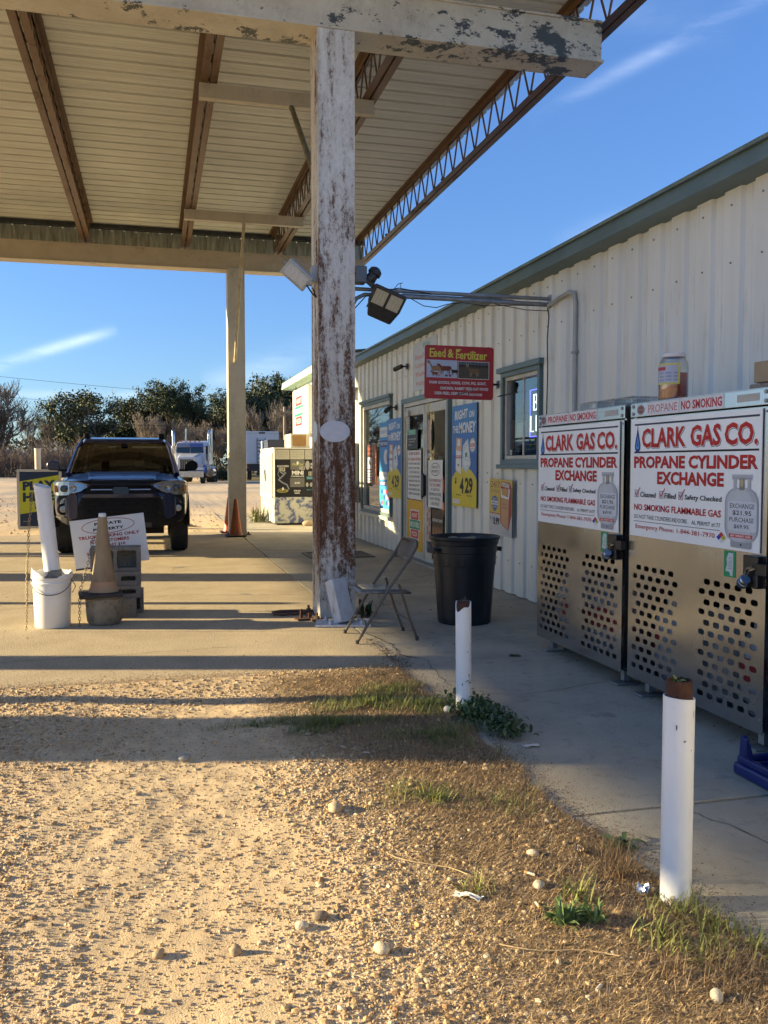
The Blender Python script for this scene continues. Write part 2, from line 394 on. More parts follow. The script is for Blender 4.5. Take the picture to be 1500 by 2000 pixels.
def crack(P, wd, seed):
    rr = random.Random(seed); V = []; Q = []
    for (xa, ya), (xb, yb) in zip(P, P[1:]):
        n_ = max(2, int(math.hypot(xb - xa, yb - ya) / .06))
        for i in range(n_): u = i / n_; Q.append((xa + (xb - xa) * u + rr.uniform(-.014, .014), ya + (yb - ya) * u + rr.uniform(-.014, .014)))
    Q.append(P[-1])
    for i, (x_, y_) in enumerate(Q):
        j = min(i + 1, len(Q) - 1); k = max(i - 1, 0); d = Vector((Q[j][0] - Q[k][0], Q[j][1] - Q[k][1])).normalized(); w_ = wd * rr.uniform(.25, 1) * (.2 if i in (0, len(Q) - 1) else 1)
        V += [(x_ - d.y * w_, y_ + d.x * w_, .0030), (x_ + d.y * w_, y_ - d.x * w_, .0030)]
    MB().add(V, [(2 * i, 2 * i + 1, 2 * i + 3, 2 * i + 2) for i in range(len(Q) - 1)]).build('crack', M('crack_dirt', (.055, .045, .032), 1.0, c2=(.11, .09, .065), scale=30), pav)
for i, (P_, w__) in enumerate((([(1.62, 6.85), (1.70, 6.3), (1.66, 5.95), (1.80, 5.80)], .008), ([(1.80, 5.80), (1.75, 5.4), (1.72, 5.0)], .005), ([(-4.2, 8.9), (-1.5, 8.7), (.2, 9.3), (1.5, 9.0)], .006),
    ([(1.6, 4.9), (2.1, 4.75), (2.7, 4.9)], .003), ([(2.0, 3.0), (2.15, 2.5), (2.4, 2.1), (2.45, 1.5)], .003), ([(2.1, 8.1), (2.3, 9.2), (2.9, 9.9), (3.4, 10.4)], .005), ([(-3, 6.6), (-1.2, 6.4), (.6, 6.55)], .004))): crack(P_, w__, i)
stm = M('oil_stain', (.25, .22, .17), .7, c2=(.33, .29, .225), scale=9)
for i, (x_, y_, r_) in enumerate(((-.5, 10.6, .16), (.3, 11.8, .10), (2.2, 6.2, .06), (2.35, 4.25, .05), (.9, 9.2, .07), (2.1, 2.5, .03), (2.8, 7.9, .07), (-.9, 12.2, .13))):
    rr_s = random.Random(i); P_ = [(x_ + r_ * math.cos(a) * rr_s.uniform(.55, 1.1), y_ + r_ * math.sin(a) * rr_s.uniform(.55, 1.1), .0026) for a in [k_ * 2 * math.pi / 18 for k_ in range(18)]]; MB().add(P_, [tuple(range(18))]).build('stain', stm, pav)
# ---- store floor line dirt
# ================================================================ CANOPY
paint = bpy.data.materials.new('rusted_white_paint'); MATS['rp'] = paint; paint.use_nodes = True
def rust_mat(name, base, base2, rust, rust2, amount, *a_, xgrad=None, **k_):
    return rust_mat_(name, base, base2, rust, rust2, amount, *a_, xgrad=xgrad, **k_)
def rust_mat_(name, base, base2, rust, rust2, amount, streak=(1, 1, .10), sc_=5.0, patch=(.16, .17, .16), patch_amt=.0, zfade=None, patch_s=1.5, xgrad=None):
    m = bpy.data.materials.new(name); m.use_nodes = True; t = m.node_tree; n = t.nodes; l = t.links; b = n['Principled BSDF']
    tcn = n.new('ShaderNodeTexCoord')
    def nz_(s, st=(1, 1, 1), d=9, ro=.65):
        mp_ = n.new('ShaderNodeMapping'); mp_.inputs['Scale'].default_value = st; l.new(tcn.outputs['Object'], mp_.inputs[0])
        q = n.new('ShaderNodeTexNoise'); q.inputs['Scale'].default_value = s; q.inputs['Detail'].default_value = d; q.inputs['Roughness'].default_value = ro; l.new(mp_.outputs[0], q.inputs['Vector']); return q.outputs[0]
    def rp(src, a, bb, lo=0., hi=1.):
        q = n.new('ShaderNodeMapRange'); q.inputs['From Min'].default_value = a; q.inputs['From Max'].default_value = bb; q.inputs['To Min'].default_value = lo; q.inputs['To Max'].default_value = hi; l.new(src, q.inputs[0]); return q.outputs[0]
    def mx_(f, a, bb):
        q = n.new('ShaderNodeMix'); q.data_type = 'RGBA'; l.new(f, q.inputs[0])
        for i, x_ in ((6, a), (7, bb)):
            if isinstance(x_, tuple): q.inputs[i].default_value = (*x_, 1)
            else: l.new(x_, q.inputs[i])
        return q.outputs[2]
    def ma(op, a, bb):
        q = n.new('ShaderNodeMath'); q.operation = op
        for i, x_ in enumerate((a, bb)):
            if isinstance(x_, (int, float)): q.inputs[i].default_value = x_
            else: l.new(x_, q.inputs[i])
        return q.outputs[0]
    f = ma('ADD', ma('MULTIPLY', nz_(sc_, streak), .42), ma('MULTIPLY', nz_(26, (1, 1, .5), 10, .9), .58))
    if zfade is not None:        # more rust near some heights of the object itself
        sp_ = n.new('ShaderNodeSeparateXYZ'); l.new(tcn.outputs['Object'], sp_.inputs[0])
        zr = n.new('ShaderNodeFloatCurve'); cv = zr.mapping.curves[0]
        zz, vals = zfade
        while len(cv.points) > 2: cv.points.remove(cv.points[-1])
        cv.points[0].location = (0, vals[0][1]); cv.points[1].location = (1, vals[-1][1])
        for a_, v_ in vals[1:-1]: cv.points.new(a_, v_)
        zr.mapping.update(); l.new(rp(sp_.outputs['Z'], 0, zz), zr.inputs[1]); f = ma('ADD', f, ma('MULTIPLY', ma('SUBTRACT', zr.outputs[0], .5), .36))
    mask = rp(f, .60 - amount, .66 - amount); stain = rp(f, .50 - amount, .62 - amount, 0, .75)
    base_c = mx_(rp(nz_(2.5), .3, .7), base, base2)
    stc = mx_(stain, base_c, tuple(.55 * a + .45 * c for a, c in zip(base, rust)))
    rc = mx_(rp(nz_(60, d=4), .35, .65), rust, rust2)
    cc = mx_(mask, stc, rc)
    if patch_amt:
        pn = nz_(patch_s, (1, 1, 1.6), 12, .76)
        if xgrad:
            sx_ = n.new('ShaderNodeSeparateXYZ'); l.new(tcn.outputs['Object'], sx_.inputs[0]); pn = ma('ADD', pn, rp(sx_.outputs['X'], xgrad[0], xgrad[1], 0, xgrad[2]))
        pm = rp(pn, .60 - patch_amt, .612 - patch_amt); cc = mx_(pm, cc, patch)
    l.new(cc, b.inputs['Base Color']); l.new(rp(mask, 0, 1, .45, .9), b.inputs['Roughness']); b.inputs['Specular IOR Level'].default_value = .35
    bn = n.new('ShaderNodeBump'); bn.inputs['Strength'].default_value = .5; bn.inputs['Distance'].default_value = .004; l.new(mask, bn.inputs['Height']); l.new(bn.outputs[0], b.inputs['Normal'])
    MATS[name] = m; return m
colm = rust_mat('column_paint', (.74, .71, .64), (.60, .57, .50), (.17, .070, .030), (.065, .032, .02), .034, (3.2, 3.2, .36), 3.4, zfade=(5.0, [(0, .56), (.08, .74), (.2, .85), (.30, .79), (.40, .74), (.55, .68), (.7, .64), (1, .60)]))
colm2 = rust_mat('column_paint_dusty', (.60, .56, .45), (.48, .43, .33), (.15, .075, .035), (.06, .035, .02), .005, (2, 2, .5), 3.0)
beamm = rust_mat('beam_paint', (.62, .575, .47), (.47, .42, .32), (.13, .085, .05), (.06, .045, .035), .012, (.8, 1, 1.2), 4.0, (.07, .075, .07), .01, patch_s=3.6, xgrad=(-1.5, 2.5, .085))
joistm = rust_mat('joist_rust', (.17, .105, .055), (.12, .065, .032), (.10, .042, .018), (.045, .02, .01), .05, (1, .3, 1), 4)
deckm = M('deck_underside', (.65, .65, .57), .5, c2=(.56, .56, .485), scale=1.2, stretch=(.5, 4, 1), c3=(.36, .32, .21), s3=3, lo3=.6, hi3=.8, spec=.3)
XL, XR = -18.5, 4.28
can = thing('fuel_canopy', 'tall rusty steel canopy with ribbed white roof over the forecourt', 'canopy', (1.53, 7.7, 0))
for cx in (1.535, -5.9, -13.2):
    for cy, mt_ in ((7.69, colm), (17.08, colm2)):
        c = MB(); w2, d2 = .155, .18
        # box column welded from two channels: lips and a shallow seam on each face
        c.box((cx - w2, cy - d2, 0), (cx + w2, cy + d2, 5.0))
        for sx in (-1, 1): c.box((cx + sx * w2 - .004, cy - d2 - .006, 0), (cx + sx * w2 + .004, cy - d2 + .05, 5.0)); c.box((cx + sx * (w2 + .002) - .004, cy - d2 + .09, 0), (cx + sx * (w2 + .002) + .004, cy + d2 - .02, 5.0))
        o = c.build('column', mt_, can, bevel=.012)
        b = MB().box((cx - .24, cy - .26, .004), (cx + .24, cy + .26, .018))
        for sx in (-.19, .19):
            for sy in (-.22, .22): b.tube([(cx + sx, cy + sy, .016), (cx + sx, cy + sy, .07)], .012, 6); b.tube([(cx + sx, cy + sy, .018), (cx + sx, cy + sy, .040)], .024, 6)
        b.build('base_plate', joistm, can)
def ibeam(y0, y1, z0, z1, x0, x1, mat):
    m = MB(); ym = (y0 + y1) / 2
    m.box((x0, y0, z0), (x1, y1, z0 + .022)); m.box((x0, y0, z1 - .022), (x1, y1, z1)); m.box((x0, ym - .09, z0 + .021), (x1 - .01, ym + .09, z1 - .021))
    m.box((x1 - .012, y0 + .01, z0 + .02), (x1, y1 - .01, z1 - .02))
    return m.build('beam', mat, can, bevel=.004)
def cbeam(y0, y1, z0, z1, mat):      # boxed beam: web flush near the front, flanges with small lips
    m = MB(); m.box((XL + .2, y0, z0), (4.02, y1, z0 + .02)); m.box((XL + .2, y0, z1 - .02), (4.0, y1, z1)); m.box((XL + .2, y0 + .018, z0 + .019), (4.0, y1 - .018, z1 - .019))
    return m.build('beam', mat, can, bevel=.003)
cbeam(7.50, 7.86, 5.0, 5.365, beamm)
beamm2 = rust_mat('beam_paint_dusty', (.52, .45, .33), (.43, .36, .25), (.14, .08, .045), (.06, .045, .03), .0, (.8, 1, 1.2), 4.0, (.09, .09, .085), .0)
cbeam(16.92, 17.24, 4.96, 5.295, beamm2)
# open web joists
Y0, Y1 = 6.25, 18.0
jx = [4.12, 2.37, .62, -1.13, -2.88, -4.63, -6.38, -8.13, -9.88, -11.63, -13.38, -15.13, -16.88, -18.3]
tmpl = None
def joist(x):
    zb, zt = 5.375, 5.93
    ch = []
    for s_ in (-1, 1):
        a = MB(); xa = x + s_ * .012
        a.box((min(xa, xa + s_ * .075), 7.0, zb), (max(xa, xa + s_ * .075), 17.9, zb + .008)); a.box((min(xa, xa + s_ * .008), 7.0, zb + .008), (max(xa, xa + s_ * .008), 17.9, zb + .075))
        a.build('bottom_chord', joistm, can)
        a = MB(); a.box((min(xa, xa + s_ * .07), Y0, zt), (max(xa, xa + s_ * .07), Y1, zt + .008)); a.box((min(xa, xa + s_ * .008), Y0, zt - .065), (max(xa, xa + s_ * .008), Y1, zt))
        a.build('top_chord', joistm, can)
    wbm = MB(); n = 24; p = (17.7 - 7.2) / n
    pts = []
    for i in range(n):
        y_ = 7.2 + i * p; pts += [(x, y_, zb + .05), (x, y_ + p * .5, zt - .03)]
    pts.append((x, 17.7, zb + .05)); pts = [(x, Y0 + .1, zt - .03)] + pts + [(x, Y1 - .1, zt - .03)]
    for a_, b_ in zip(pts, pts[1:]): wbm.tube([a_, b_], .0115, 6)
    wbm.build('web_rods', joistm, can)
    for yy in (9.3, 12.4, 15.6):
        MB().box((x - .035, yy, zb + .076), (x + .035, yy + .06, zb + .10)).build('clip', joistm, can)
for x_ in jx: joist(x_)
# roof deck: ribbed sheets, ribs run across
def deck():
    y_ = Y0; k = 0
    pitch = .3
    while y_ < Y1 - .01:
        y2 = min(y_ + .9, Y1); P = []; q = y_
        while q < y2 - .001:
            P += [(q, 0), (q + .012, .0), (q + .024, .042), (q + .066, .042), (q + .078, 0), (q + .14, 0), (q + .148, .006), (q + .158, 0), (q + .20, 0), (q + .208, .006), (q + .218, 0)]; q += pitch
        P.append((y2, 0)); z = 5.942 + (k % 2) * .0012
        V = [(XL, a, z + b) for a, b in P] + [(XR, a, z + b) for a, b in P]; n = len(P)
        mm = MB(); mm.add(V, [(i, i + 1, n + i + 1, n + i) for i in range(n - 1)]); o = mm.build('roof_sheet', deckm, can, fix=False)
        sol = o.modifiers.new('thick', 'SOLIDIFY'); sol.thickness = .0015; sol.offset = 1
        y_ = y2; k += 1
deck()
trim = M('dark_gutter', (.035, .045, .05), .5, c2=(.02, .02, .02), scale=9)
fasc = M('fascia_green', (.20, .24, .21), .5, c2=(.13, .15, .13), scale=6, stretch=(3, 3, .4))
MB().box((XL, Y1 + .02, 5.86), (XR, Y1 + .16, 5.98)).build('gutter', trim, can, bevel=.01)
MB().box((XL, Y0 - .10, 5.90), (XR, Y0 - .02, 6.06)).build('gutter', trim, can, bevel=.01)
k = XL; n = 0
while k < XR - .1:
    mm = MB(); q = k; P = []
    while q < min(k + .9, XR) - .001: P += [(q, 0), (q + .012, -.02), (q + .052, -.02), (q + .064, 0)]; q += .225
    P.append((min(k + .9, XR), 0)); V = [(a, Y1 + .18 + b, 5.22) for a, b in P] + [(a, Y1 + .18 + b, 5.87) for a, b in P]; nn = len(P)
    o = mm.add(V, [(i, i + 1, nn + i + 1, nn + i) for i in range(nn - 1)]).build('fascia_panel', M('fascia_panel_paint', (.34, .36, .30), .5, c2=(.17, .17, .13), scale=5, stretch=(4, 4, .5), lo=.4, hi=.65), can, fix=False)
    o.modifiers.new('thick', 'SOLIDIFY').thickness = .001; k += .9
MB().box((XL - .06, Y0, 5.0), (XL - .03, Y1 + .2, 5.98)).build('shade_fascia', fasc, can)  # added unseen panel, placed and hung low to set where the canopy shade ends
# hanging cross channels and their pipe braces
chm = rust_mat('channel_paint', (.52, .46, .34), (.44, .38, .27), (.13, .10, .06), (.07, .05, .03), -.01, (1, 1, 1), 5)
for yb in (9.75, 14.55):
    a = MB(); a.box((.52, yb, 5.215), (2.42, yb + .09, 5.235)); a.box((.52, yb, 5.235), (2.42, yb + .012, 5.37)); a.box((.52, yb + .078, 5.235), (2.42, yb + .09, 5.37)); a.build('cross_channel', chm, can)
cyl('brace_pipe', (1.50, 9.78, 5.22), (1.52, 7.89, 3.62), .028, M('mossy_pipe', (.20, .18, .10), .8, c2=(.12, .10, .06), scale=12), can)
cyl('brace_pipe', (1.46, 14.6, 5.22), (1.50, 16.88, 3.25), .026, M('pipe_cream', (.50, .44, .30), .7, c2=(.30, .22, .12), scale=7), can)
# blank oval plates and leaning foot brace of the near column
ov = M('oval_sticker', (.62, .64, .68), .35, c2=(.55, .57, .62), scale=20)
a = MB(); P = [(1.512 + .131 * math.cos(2 * math.pi * i / 32), 1.628 + .092 * math.sin(2 * math.pi * i / 32)) for i in range(32)]; a.prism(P, 7.492, 7.503, 'y'); a.build('oval_plate', ov, can)
a = MB(); P = [(7.67 + .10 * math.cos(2 * math.pi * i / 32), 1.63 + .092 * math.sin(2 * math.pi * i / 32)) for i in range(32)]; a.prism(P, 1.369, 1.378, 'x'); a.build('oval_plate', ov, can)
brm = rust_mat('brace_paint', (.60, .63, .66), (.55, .56, .56), (.25, .13, .05), (.12, .06, .03), .035, (1, 1, .6), 9)
a = MB(); a.T = Matrix.Translation((1.53, 7.22, .02)) @ Matrix.Rotation(R(-18), 4, 'X') @ Matrix.Rotation(R(-9), 4, 'Y') @ Matrix.Rotation(R(24), 4, 'Z')
a.box((-.072, -.06, 0), (.075, .05, .37)); a.build('foot_brace', brm, can, bevel=.008)
a = MB(); a.box((1.30, 7.10, .004), (1.76, 7.42, .018), rot=(0, 0, -12))
for sx, sy in ((1.40, 7.17), (1.40, 7.36), (1.66, 7.13), (1.68, 7.31)): a.tube([(sx, sy, .016), (sx, sy, .06)], .012, 6); a.tube([(sx, sy, .018), (sx, sy, .036)], .022, 6)
a.build('foot_plate', brm, can)
# ================================================================ STORE
WX = 3.58
wallm = M('wall_paint', (.69, .68, .62), .42, c2=(.585, .58, .53), scale=1.4, stretch=(1, 3, .35), lo=.3, hi=.75, c3=(.42, .39, .31), s3=4.5, lo3=.56, hi3=.80, spec=.45, bump=.25, bscale=5)
trimg = M('green_trim', (.115, .175, .185), .5, c2=(.09, .14, .15), scale=3, c3=(.20, .23, .21), s3=18, lo3=.62, hi3=.72)
alu = M('aluminium_frame', (.52, .50, .44), .45, c2=(.40, .38, .32), scale=5, c3=(.24, .22, .18), s3=12, lo3=.6, hi3=.75)
dark = M('dark_plastic', (.012, .012, .013), .45, c2=(.022, .022, .022), scale=20)
store = thing('store_building', 'long cream ribbed metal store with dark green eave behind the propane lockers', 'building', (WX, 9.5, 0))
OPEN = [(7.77, 8.74, 1.34, 2.30), (10.36, 12.50, -.1, 2.28), (13.24, 15.24, .52, 2.39)]
RIBW = .30
def wall_panel(ya, yb, X0, z0, z1, parent, mat=None):
    rel = []
    k = math.floor(ya / RIBW) * RIBW
    prof = [(0, 0), (.045, 0), (.062, -.026), (.225, -.026), (.242, 0), (.27, 0), (.275, -.005), (.282, 0), (.30, 0)]
    P = {}
    while k < yb + RIBW:
        for a, b in prof: P[round(k + a, 4)] = b
        k += RIBW
    ks = sorted(P)
    def pr_(y): return float(np.interp(y, ks, [P[q] for q in ks]))
    cuts = [e for o_ in OPEN for e in o_[:2]] + [ya, yb]
    ys = sorted(set([q for q in ks if ya < q < yb] + [c for c in cuts if ya <= c <= yb]))
    mm = MB()
    for a, b in zip(ys, ys[1:]):
        if b - a < 1e-5: continue
        c = (a + b) / 2; sp_ = [(z0, z1)]
        for o_ in OPEN:
            if X0 == WX and o_[0] < c < o_[1]:
                sp_ = []
                if o_[2] > z0: sp_.append((z0, o_[2]))
                sp_.append((o_[3], z1))
        for za, zb in sp_: mm.add([(X0 + pr_(a), a, za), (X0 + pr_(b), b, za), (X0 + pr_(b), b, zb), (X0 + pr_(a), a, zb)], [(0, 3, 2, 1)])
    if not mm.v: return
    o = mm.build('wall_panel', mat or wallm, parent, fix=False)
    return o
y_ = -2.7
while y_ < 16.6:
    y2 = min(y_ + .9, 16.6); wall_panel(y_, y2, WX, .01, 3.12, store); y_ += .9
# screws in rows: tiny heads
sm_ = MB()
for zz in (.35, 1.15, 1.25, 2.62, 2.98):
    q = -2.7
    while q < 16.5:
        yy = q + .15
        if not any(o_[0] - .1 < yy < o_[1] + .1 and o_[2] - .1 < zz < o_[3] + .1 for o_ in OPEN): sm_.tube([(WX - .034, yy, zz), (WX - .024, yy, zz)], .007, 5)
        q += .3
tag(sm_.build('screw_heads', M('screw', (.25, .24, .22), .5), store), None, kind='stuff')
# eave and roof
a = MB(); a.prism([(3.40, 3.09), (3.585, 3.075), (3.60, 3.20), (3.60, 3.25), (3.42, 3.22)], -2.8, 16.75, 'y')
a.T = None; e_ = a.build('eave_trim', trimg, store, bevel=.004)
MB().prism([(3.385, 3.20), (3.41, 3.20), (3.41, 3.235), (3.385, 3.225)], -2.8, 16.75, 'y').build('drip_edge', M('drip_edge', (.16, .21, .19), .45, c2=(.1, .14, .13), scale=6), store)
MB().add([(3.42, -2.8, 3.226), (12, -2.8, 4.2), (12, 16.75, 4.2), (3.42, 16.75, 3.226)], [(0, 1, 2, 3)]).build('roof', M('roof_metal', (.35, .38, .36), .4), store)
MB().add([(3.6, -2.72, 0), (12, -2.72, 0), (12, -2.72, 4.1), (3.6, -2.72, 3.2)], [(0, 1, 2, 3)]).build('gable_wall', wallm, store)
# dark interior behind the openings
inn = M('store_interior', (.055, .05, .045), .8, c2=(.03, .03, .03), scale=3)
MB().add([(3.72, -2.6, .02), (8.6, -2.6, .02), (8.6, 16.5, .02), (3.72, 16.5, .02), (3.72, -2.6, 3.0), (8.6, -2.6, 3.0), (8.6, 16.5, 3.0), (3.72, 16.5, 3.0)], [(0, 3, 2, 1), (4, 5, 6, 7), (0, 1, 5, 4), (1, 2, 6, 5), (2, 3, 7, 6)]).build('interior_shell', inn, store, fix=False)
shelfm = M('shelf_goods', (.20, .14, .09), .6, c2=(.06, .10, .16), scale=22, lo=.45, hi=.5, c3=(.40, .33, .20), s3=35, lo3=.6, hi3=.62)
def frame(name, y0, y1, z0, z1, wd, x0, x1, mat, parent, bevel=.004):
    a = MB(); a.box((x0, y0, z1 - wd), (x1, y1, z1)); a.box((x0, y0, z0), (x1, y1, z0 + wd)); a.box((x0 + .001, y0 + .001, z0 + wd), (x1 - .001, y0 + wd, z1 - wd)); a.box((x0 + .001, y1 - wd, z0 + wd), (x1 - .001, y1 - .001, z1 - wd))
    return a.build(name, mat, parent, bevel=bevel)
gl = glass('window_glass', (.80, .86, .85), .015)
# small right window
wn = frame('window', 7.77, 8.74, 1.34, 2.30, .055, 3.53, 3.62, trimg, store)
frame('frame', 7.825, 8.685, 1.395, 2.245, .04, 3.56, 3.63, alu, wn)
MB().box((3.505, 7.72, 1.30), (3.585, 8.79, 1.345)).build('sill', trimg, wn, bevel=.004)
MB().box((3.500, 7.72, 2.29), (3.585, 8.79, 2.345)).build('sill', trimg, wn, bevel=.004)
MB().box((3.605, 7.86, 1.43), (3.609, 8.65, 2.21)).build('pane', gl, wn)
MB().box((3.600, 8.28, 1.43), (3.612, 8.31, 2.21)).build('frame', alu, wn)
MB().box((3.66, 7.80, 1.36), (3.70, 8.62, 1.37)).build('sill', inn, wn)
# left big window
wn = frame('window', 13.24, 15.24, .52, 2.39, .05, 3.53, 3.62, trimg, store)
frame('frame', 13.29, 15.19, .57, 2.34, .06, 3.56, 3.63, alu, wn)
MB().box((3.49, 13.2, .47), (3.60, 15.28, .525)).build('sill', alu, wn, bevel=.004)
MB().box((3.50, 13.2, 2.385), (3.60, 15.28, 2.43)).build('sill', trimg, wn, bevel=.004)
MB().box((3.605, 13.35, .63), (3.609, 15.13, 2.28)).build('pane', gl, wn)
# entrance: fixed left frame, two leaves
dr = frame('door', 10.36, 12.50, -.02, 2.28, .065, 3.50, 3.63, trimg, store)
frame('frame', 10.43, 12.43, .0, 2.215, .055, 3.52, 3.64, alu, dr)
for (ya, yb) in ((11.44, 12.37), (10.49, 11.42)):
    a = MB(); a.box((3.535, ya, .04), (3.585, yb, .20)); a.box((3.535, ya, 2.03), (3.585, yb, 2.15)); a.box((3.536, ya, .2), (3.584, ya + .075, 2.03)); a.box((3.536, yb - .075, .2), (3.584, yb, 2.03))
    a.build('frame', alu, dr, bevel=.003)
    MB().box((3.558, ya + .07, .19), (3.563, yb - .07, 2.04)).build('pane', gl, dr)
MB().box((3.50, 11.445, .90), (3.53, 11.50, 1.22)).build('handle', dark, dr, bevel=.006)
MB().box((3.49, 11.36, .92), (3.53, 11.40, 1.20)).build('handle', dark, dr, bevel=.006)
MB().box((3.44, 10.40, .0), (3.66, 12.46, .03)).build('sill', M('step', (.34, .31, .25), .8, c2=(.25, .22, .17), scale=6), dr)
MB().box((3.50, 12.12, 2.02), (3.535, 12.33, 2.10)).build('closer', alu, dr, bevel=.004)
# goods seen through the glass
for ya, yb, xx, hh in ((10.0, 12.3, 4.7, 1.9), (13.0, 15.4, 4.6, 1.5), (7.4, 9.1, 4.9, 1.6)):
    t = thing('display_shelf', {4.7: 'stocked wooden display shelf inside, seen through the glass doors', 4.6: 'low stocked shelf inside behind the large left window', 4.9: 'shelf of goods inside behind the small window'}[xx], 'shelf', (xx, ya, .02))
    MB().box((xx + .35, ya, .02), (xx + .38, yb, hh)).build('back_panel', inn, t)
    for k in range(4): MB().box((xx, ya, .1 + k * hh / 4), (xx + .35, yb, .125 + k * hh / 4)).build('shelf', shelfm, t)
    gdm = MB(); random.seed(ya)
    for k in range(4):
        q = ya + .05
        while q < yb - .1:
            wq = random.uniform(.06, .14); hq = random.uniform(.12, hh / 4 - .08); gdm.mi = random.randrange(5); gdm.box((xx + .03, q, .126 + k * hh / 4), (xx + .25, q + wq, .126 + k * hh / 4 + hq)); q += wq + random.uniform(.005, .03)
    tag(gdm.build('goods', [flat(c) for c in ((.4, .3, .12), (.35, .08, .06), (.1, .2, .35), (.45, .42, .35), (.1, .25, .12))], t), None, kind='stuff')
# far wing: a little higher with mint eave
wing = thing('store_wing', 'taller far end of the store with pale mint eave in full sun', 'building', (3.6, 19.6, 0))
mint = M('mint_trim', (.34, .55, .44), .45, c2=(.28, .46, .37), scale=4)
y_ = 16.62
while y_ < 22.9: wall_panel(y_, min(y_ + .9, 22.95), 3.6, .01, 3.3, wing); y_ += .9
a = MB(); a.prism([(3.30, 3.30), (3.6, 3.28), (3.6, 3.50), (3.32, 3.47)], 16.62, 23.5, 'y'); a.build('eave_trim', mint, wing, bevel=.01)
MB().add([(3.32, 16.62, 3.48), (12, 16.62, 4.45), (12, 23.5, 4.45), (3.32, 23.5, 3.48)], [(0, 1, 2, 3)]).build('roof', MATS['roof_metal'], wing)
MB().add([(3.6, 22.95, 0), (12, 22.95, 0), (12, 22.95, 4.4), (3.6, 22.95, 3.4)], [(0, 1, 2, 3)]).build('gable_wall', wallm, wing)
MB().add([(3.6, 16.6, 3.1), (12, 16.6, 4.1), (12, 16.6, 4.4), (3.6, 16.6, 3.45)], [(0, 1, 2, 3)]).build('gable_wall', wallm, wing)
MB().box((3.54, 22.75, .0), (3.60, 22.96, 3.28)).build('corner_trim', mint, wing)
cyl('downpipe', (3.50, 22.3, 3.3), (3.50, 22.35, 1.9), .012, dark, wing, n=6)
MB().box((3.55, 22.1, 3.48), (3.95, 22.75, 3.62)).build('roof_box', dark, wing, bevel=.01)

# ================================================================ SIGNS
W_, K_ = (.68, .68, .66), (.012, .012, .014)
RED, YEL, BLU, NAVY = (.50, .025, .02), (.62, .50, .04), (.07, .20, .52), (.02, .035, .09)
def hunt(s, cx, cy, w, h, ring=True):
    if ring: s.poly([(cx - w * .42, cy - h * .5), (cx + w * .42, cy - h * .5), (cx + w * .42, cy - h * .2), (cx + w * .54, cy - h * .2), (cx + w * .54, cy + h * .2), (cx + w * .42, cy + h * .2), (cx + w * .42, cy + h * .5), (cx - w * .42, cy + h * .5), (cx - w * .42, cy + h * .2), (cx - w * .54, cy + h * .2), (cx - w * .54, cy - h * .2), (cx - w * .42, cy - h * .2)], W_)
    s.rect(cx - w * .37, cy + h * .17, cx + w * .37, cy + h * .45, (.55, .04, .03)); s.rect(cx - w * .37, cy - h * .45, cx + w * .37, cy - h * .17, (.55, .04, .03))
    s.rect(cx - w * .5, cy - h * .155, cx + w * .5, cy + h * .155, (.02, .25, .14)); s.rect(cx - w * .48, cy - h * .13, cx + w * .48, cy + h * .13, (.03, .30, .17))
    s.text('HUNT', cx - w * .26, cy + h * .235, cx + w * .26, cy + h * .385, W_, .02); s.text('BROTHERS', cx - w * .42, cy - h * .085, cx + w * .42, cy + h * .085, W_, .02); s.text('PIZZA', cx - w * .26, cy - h * .385, cx + w * .26, cy - h * .235, W_, .02)
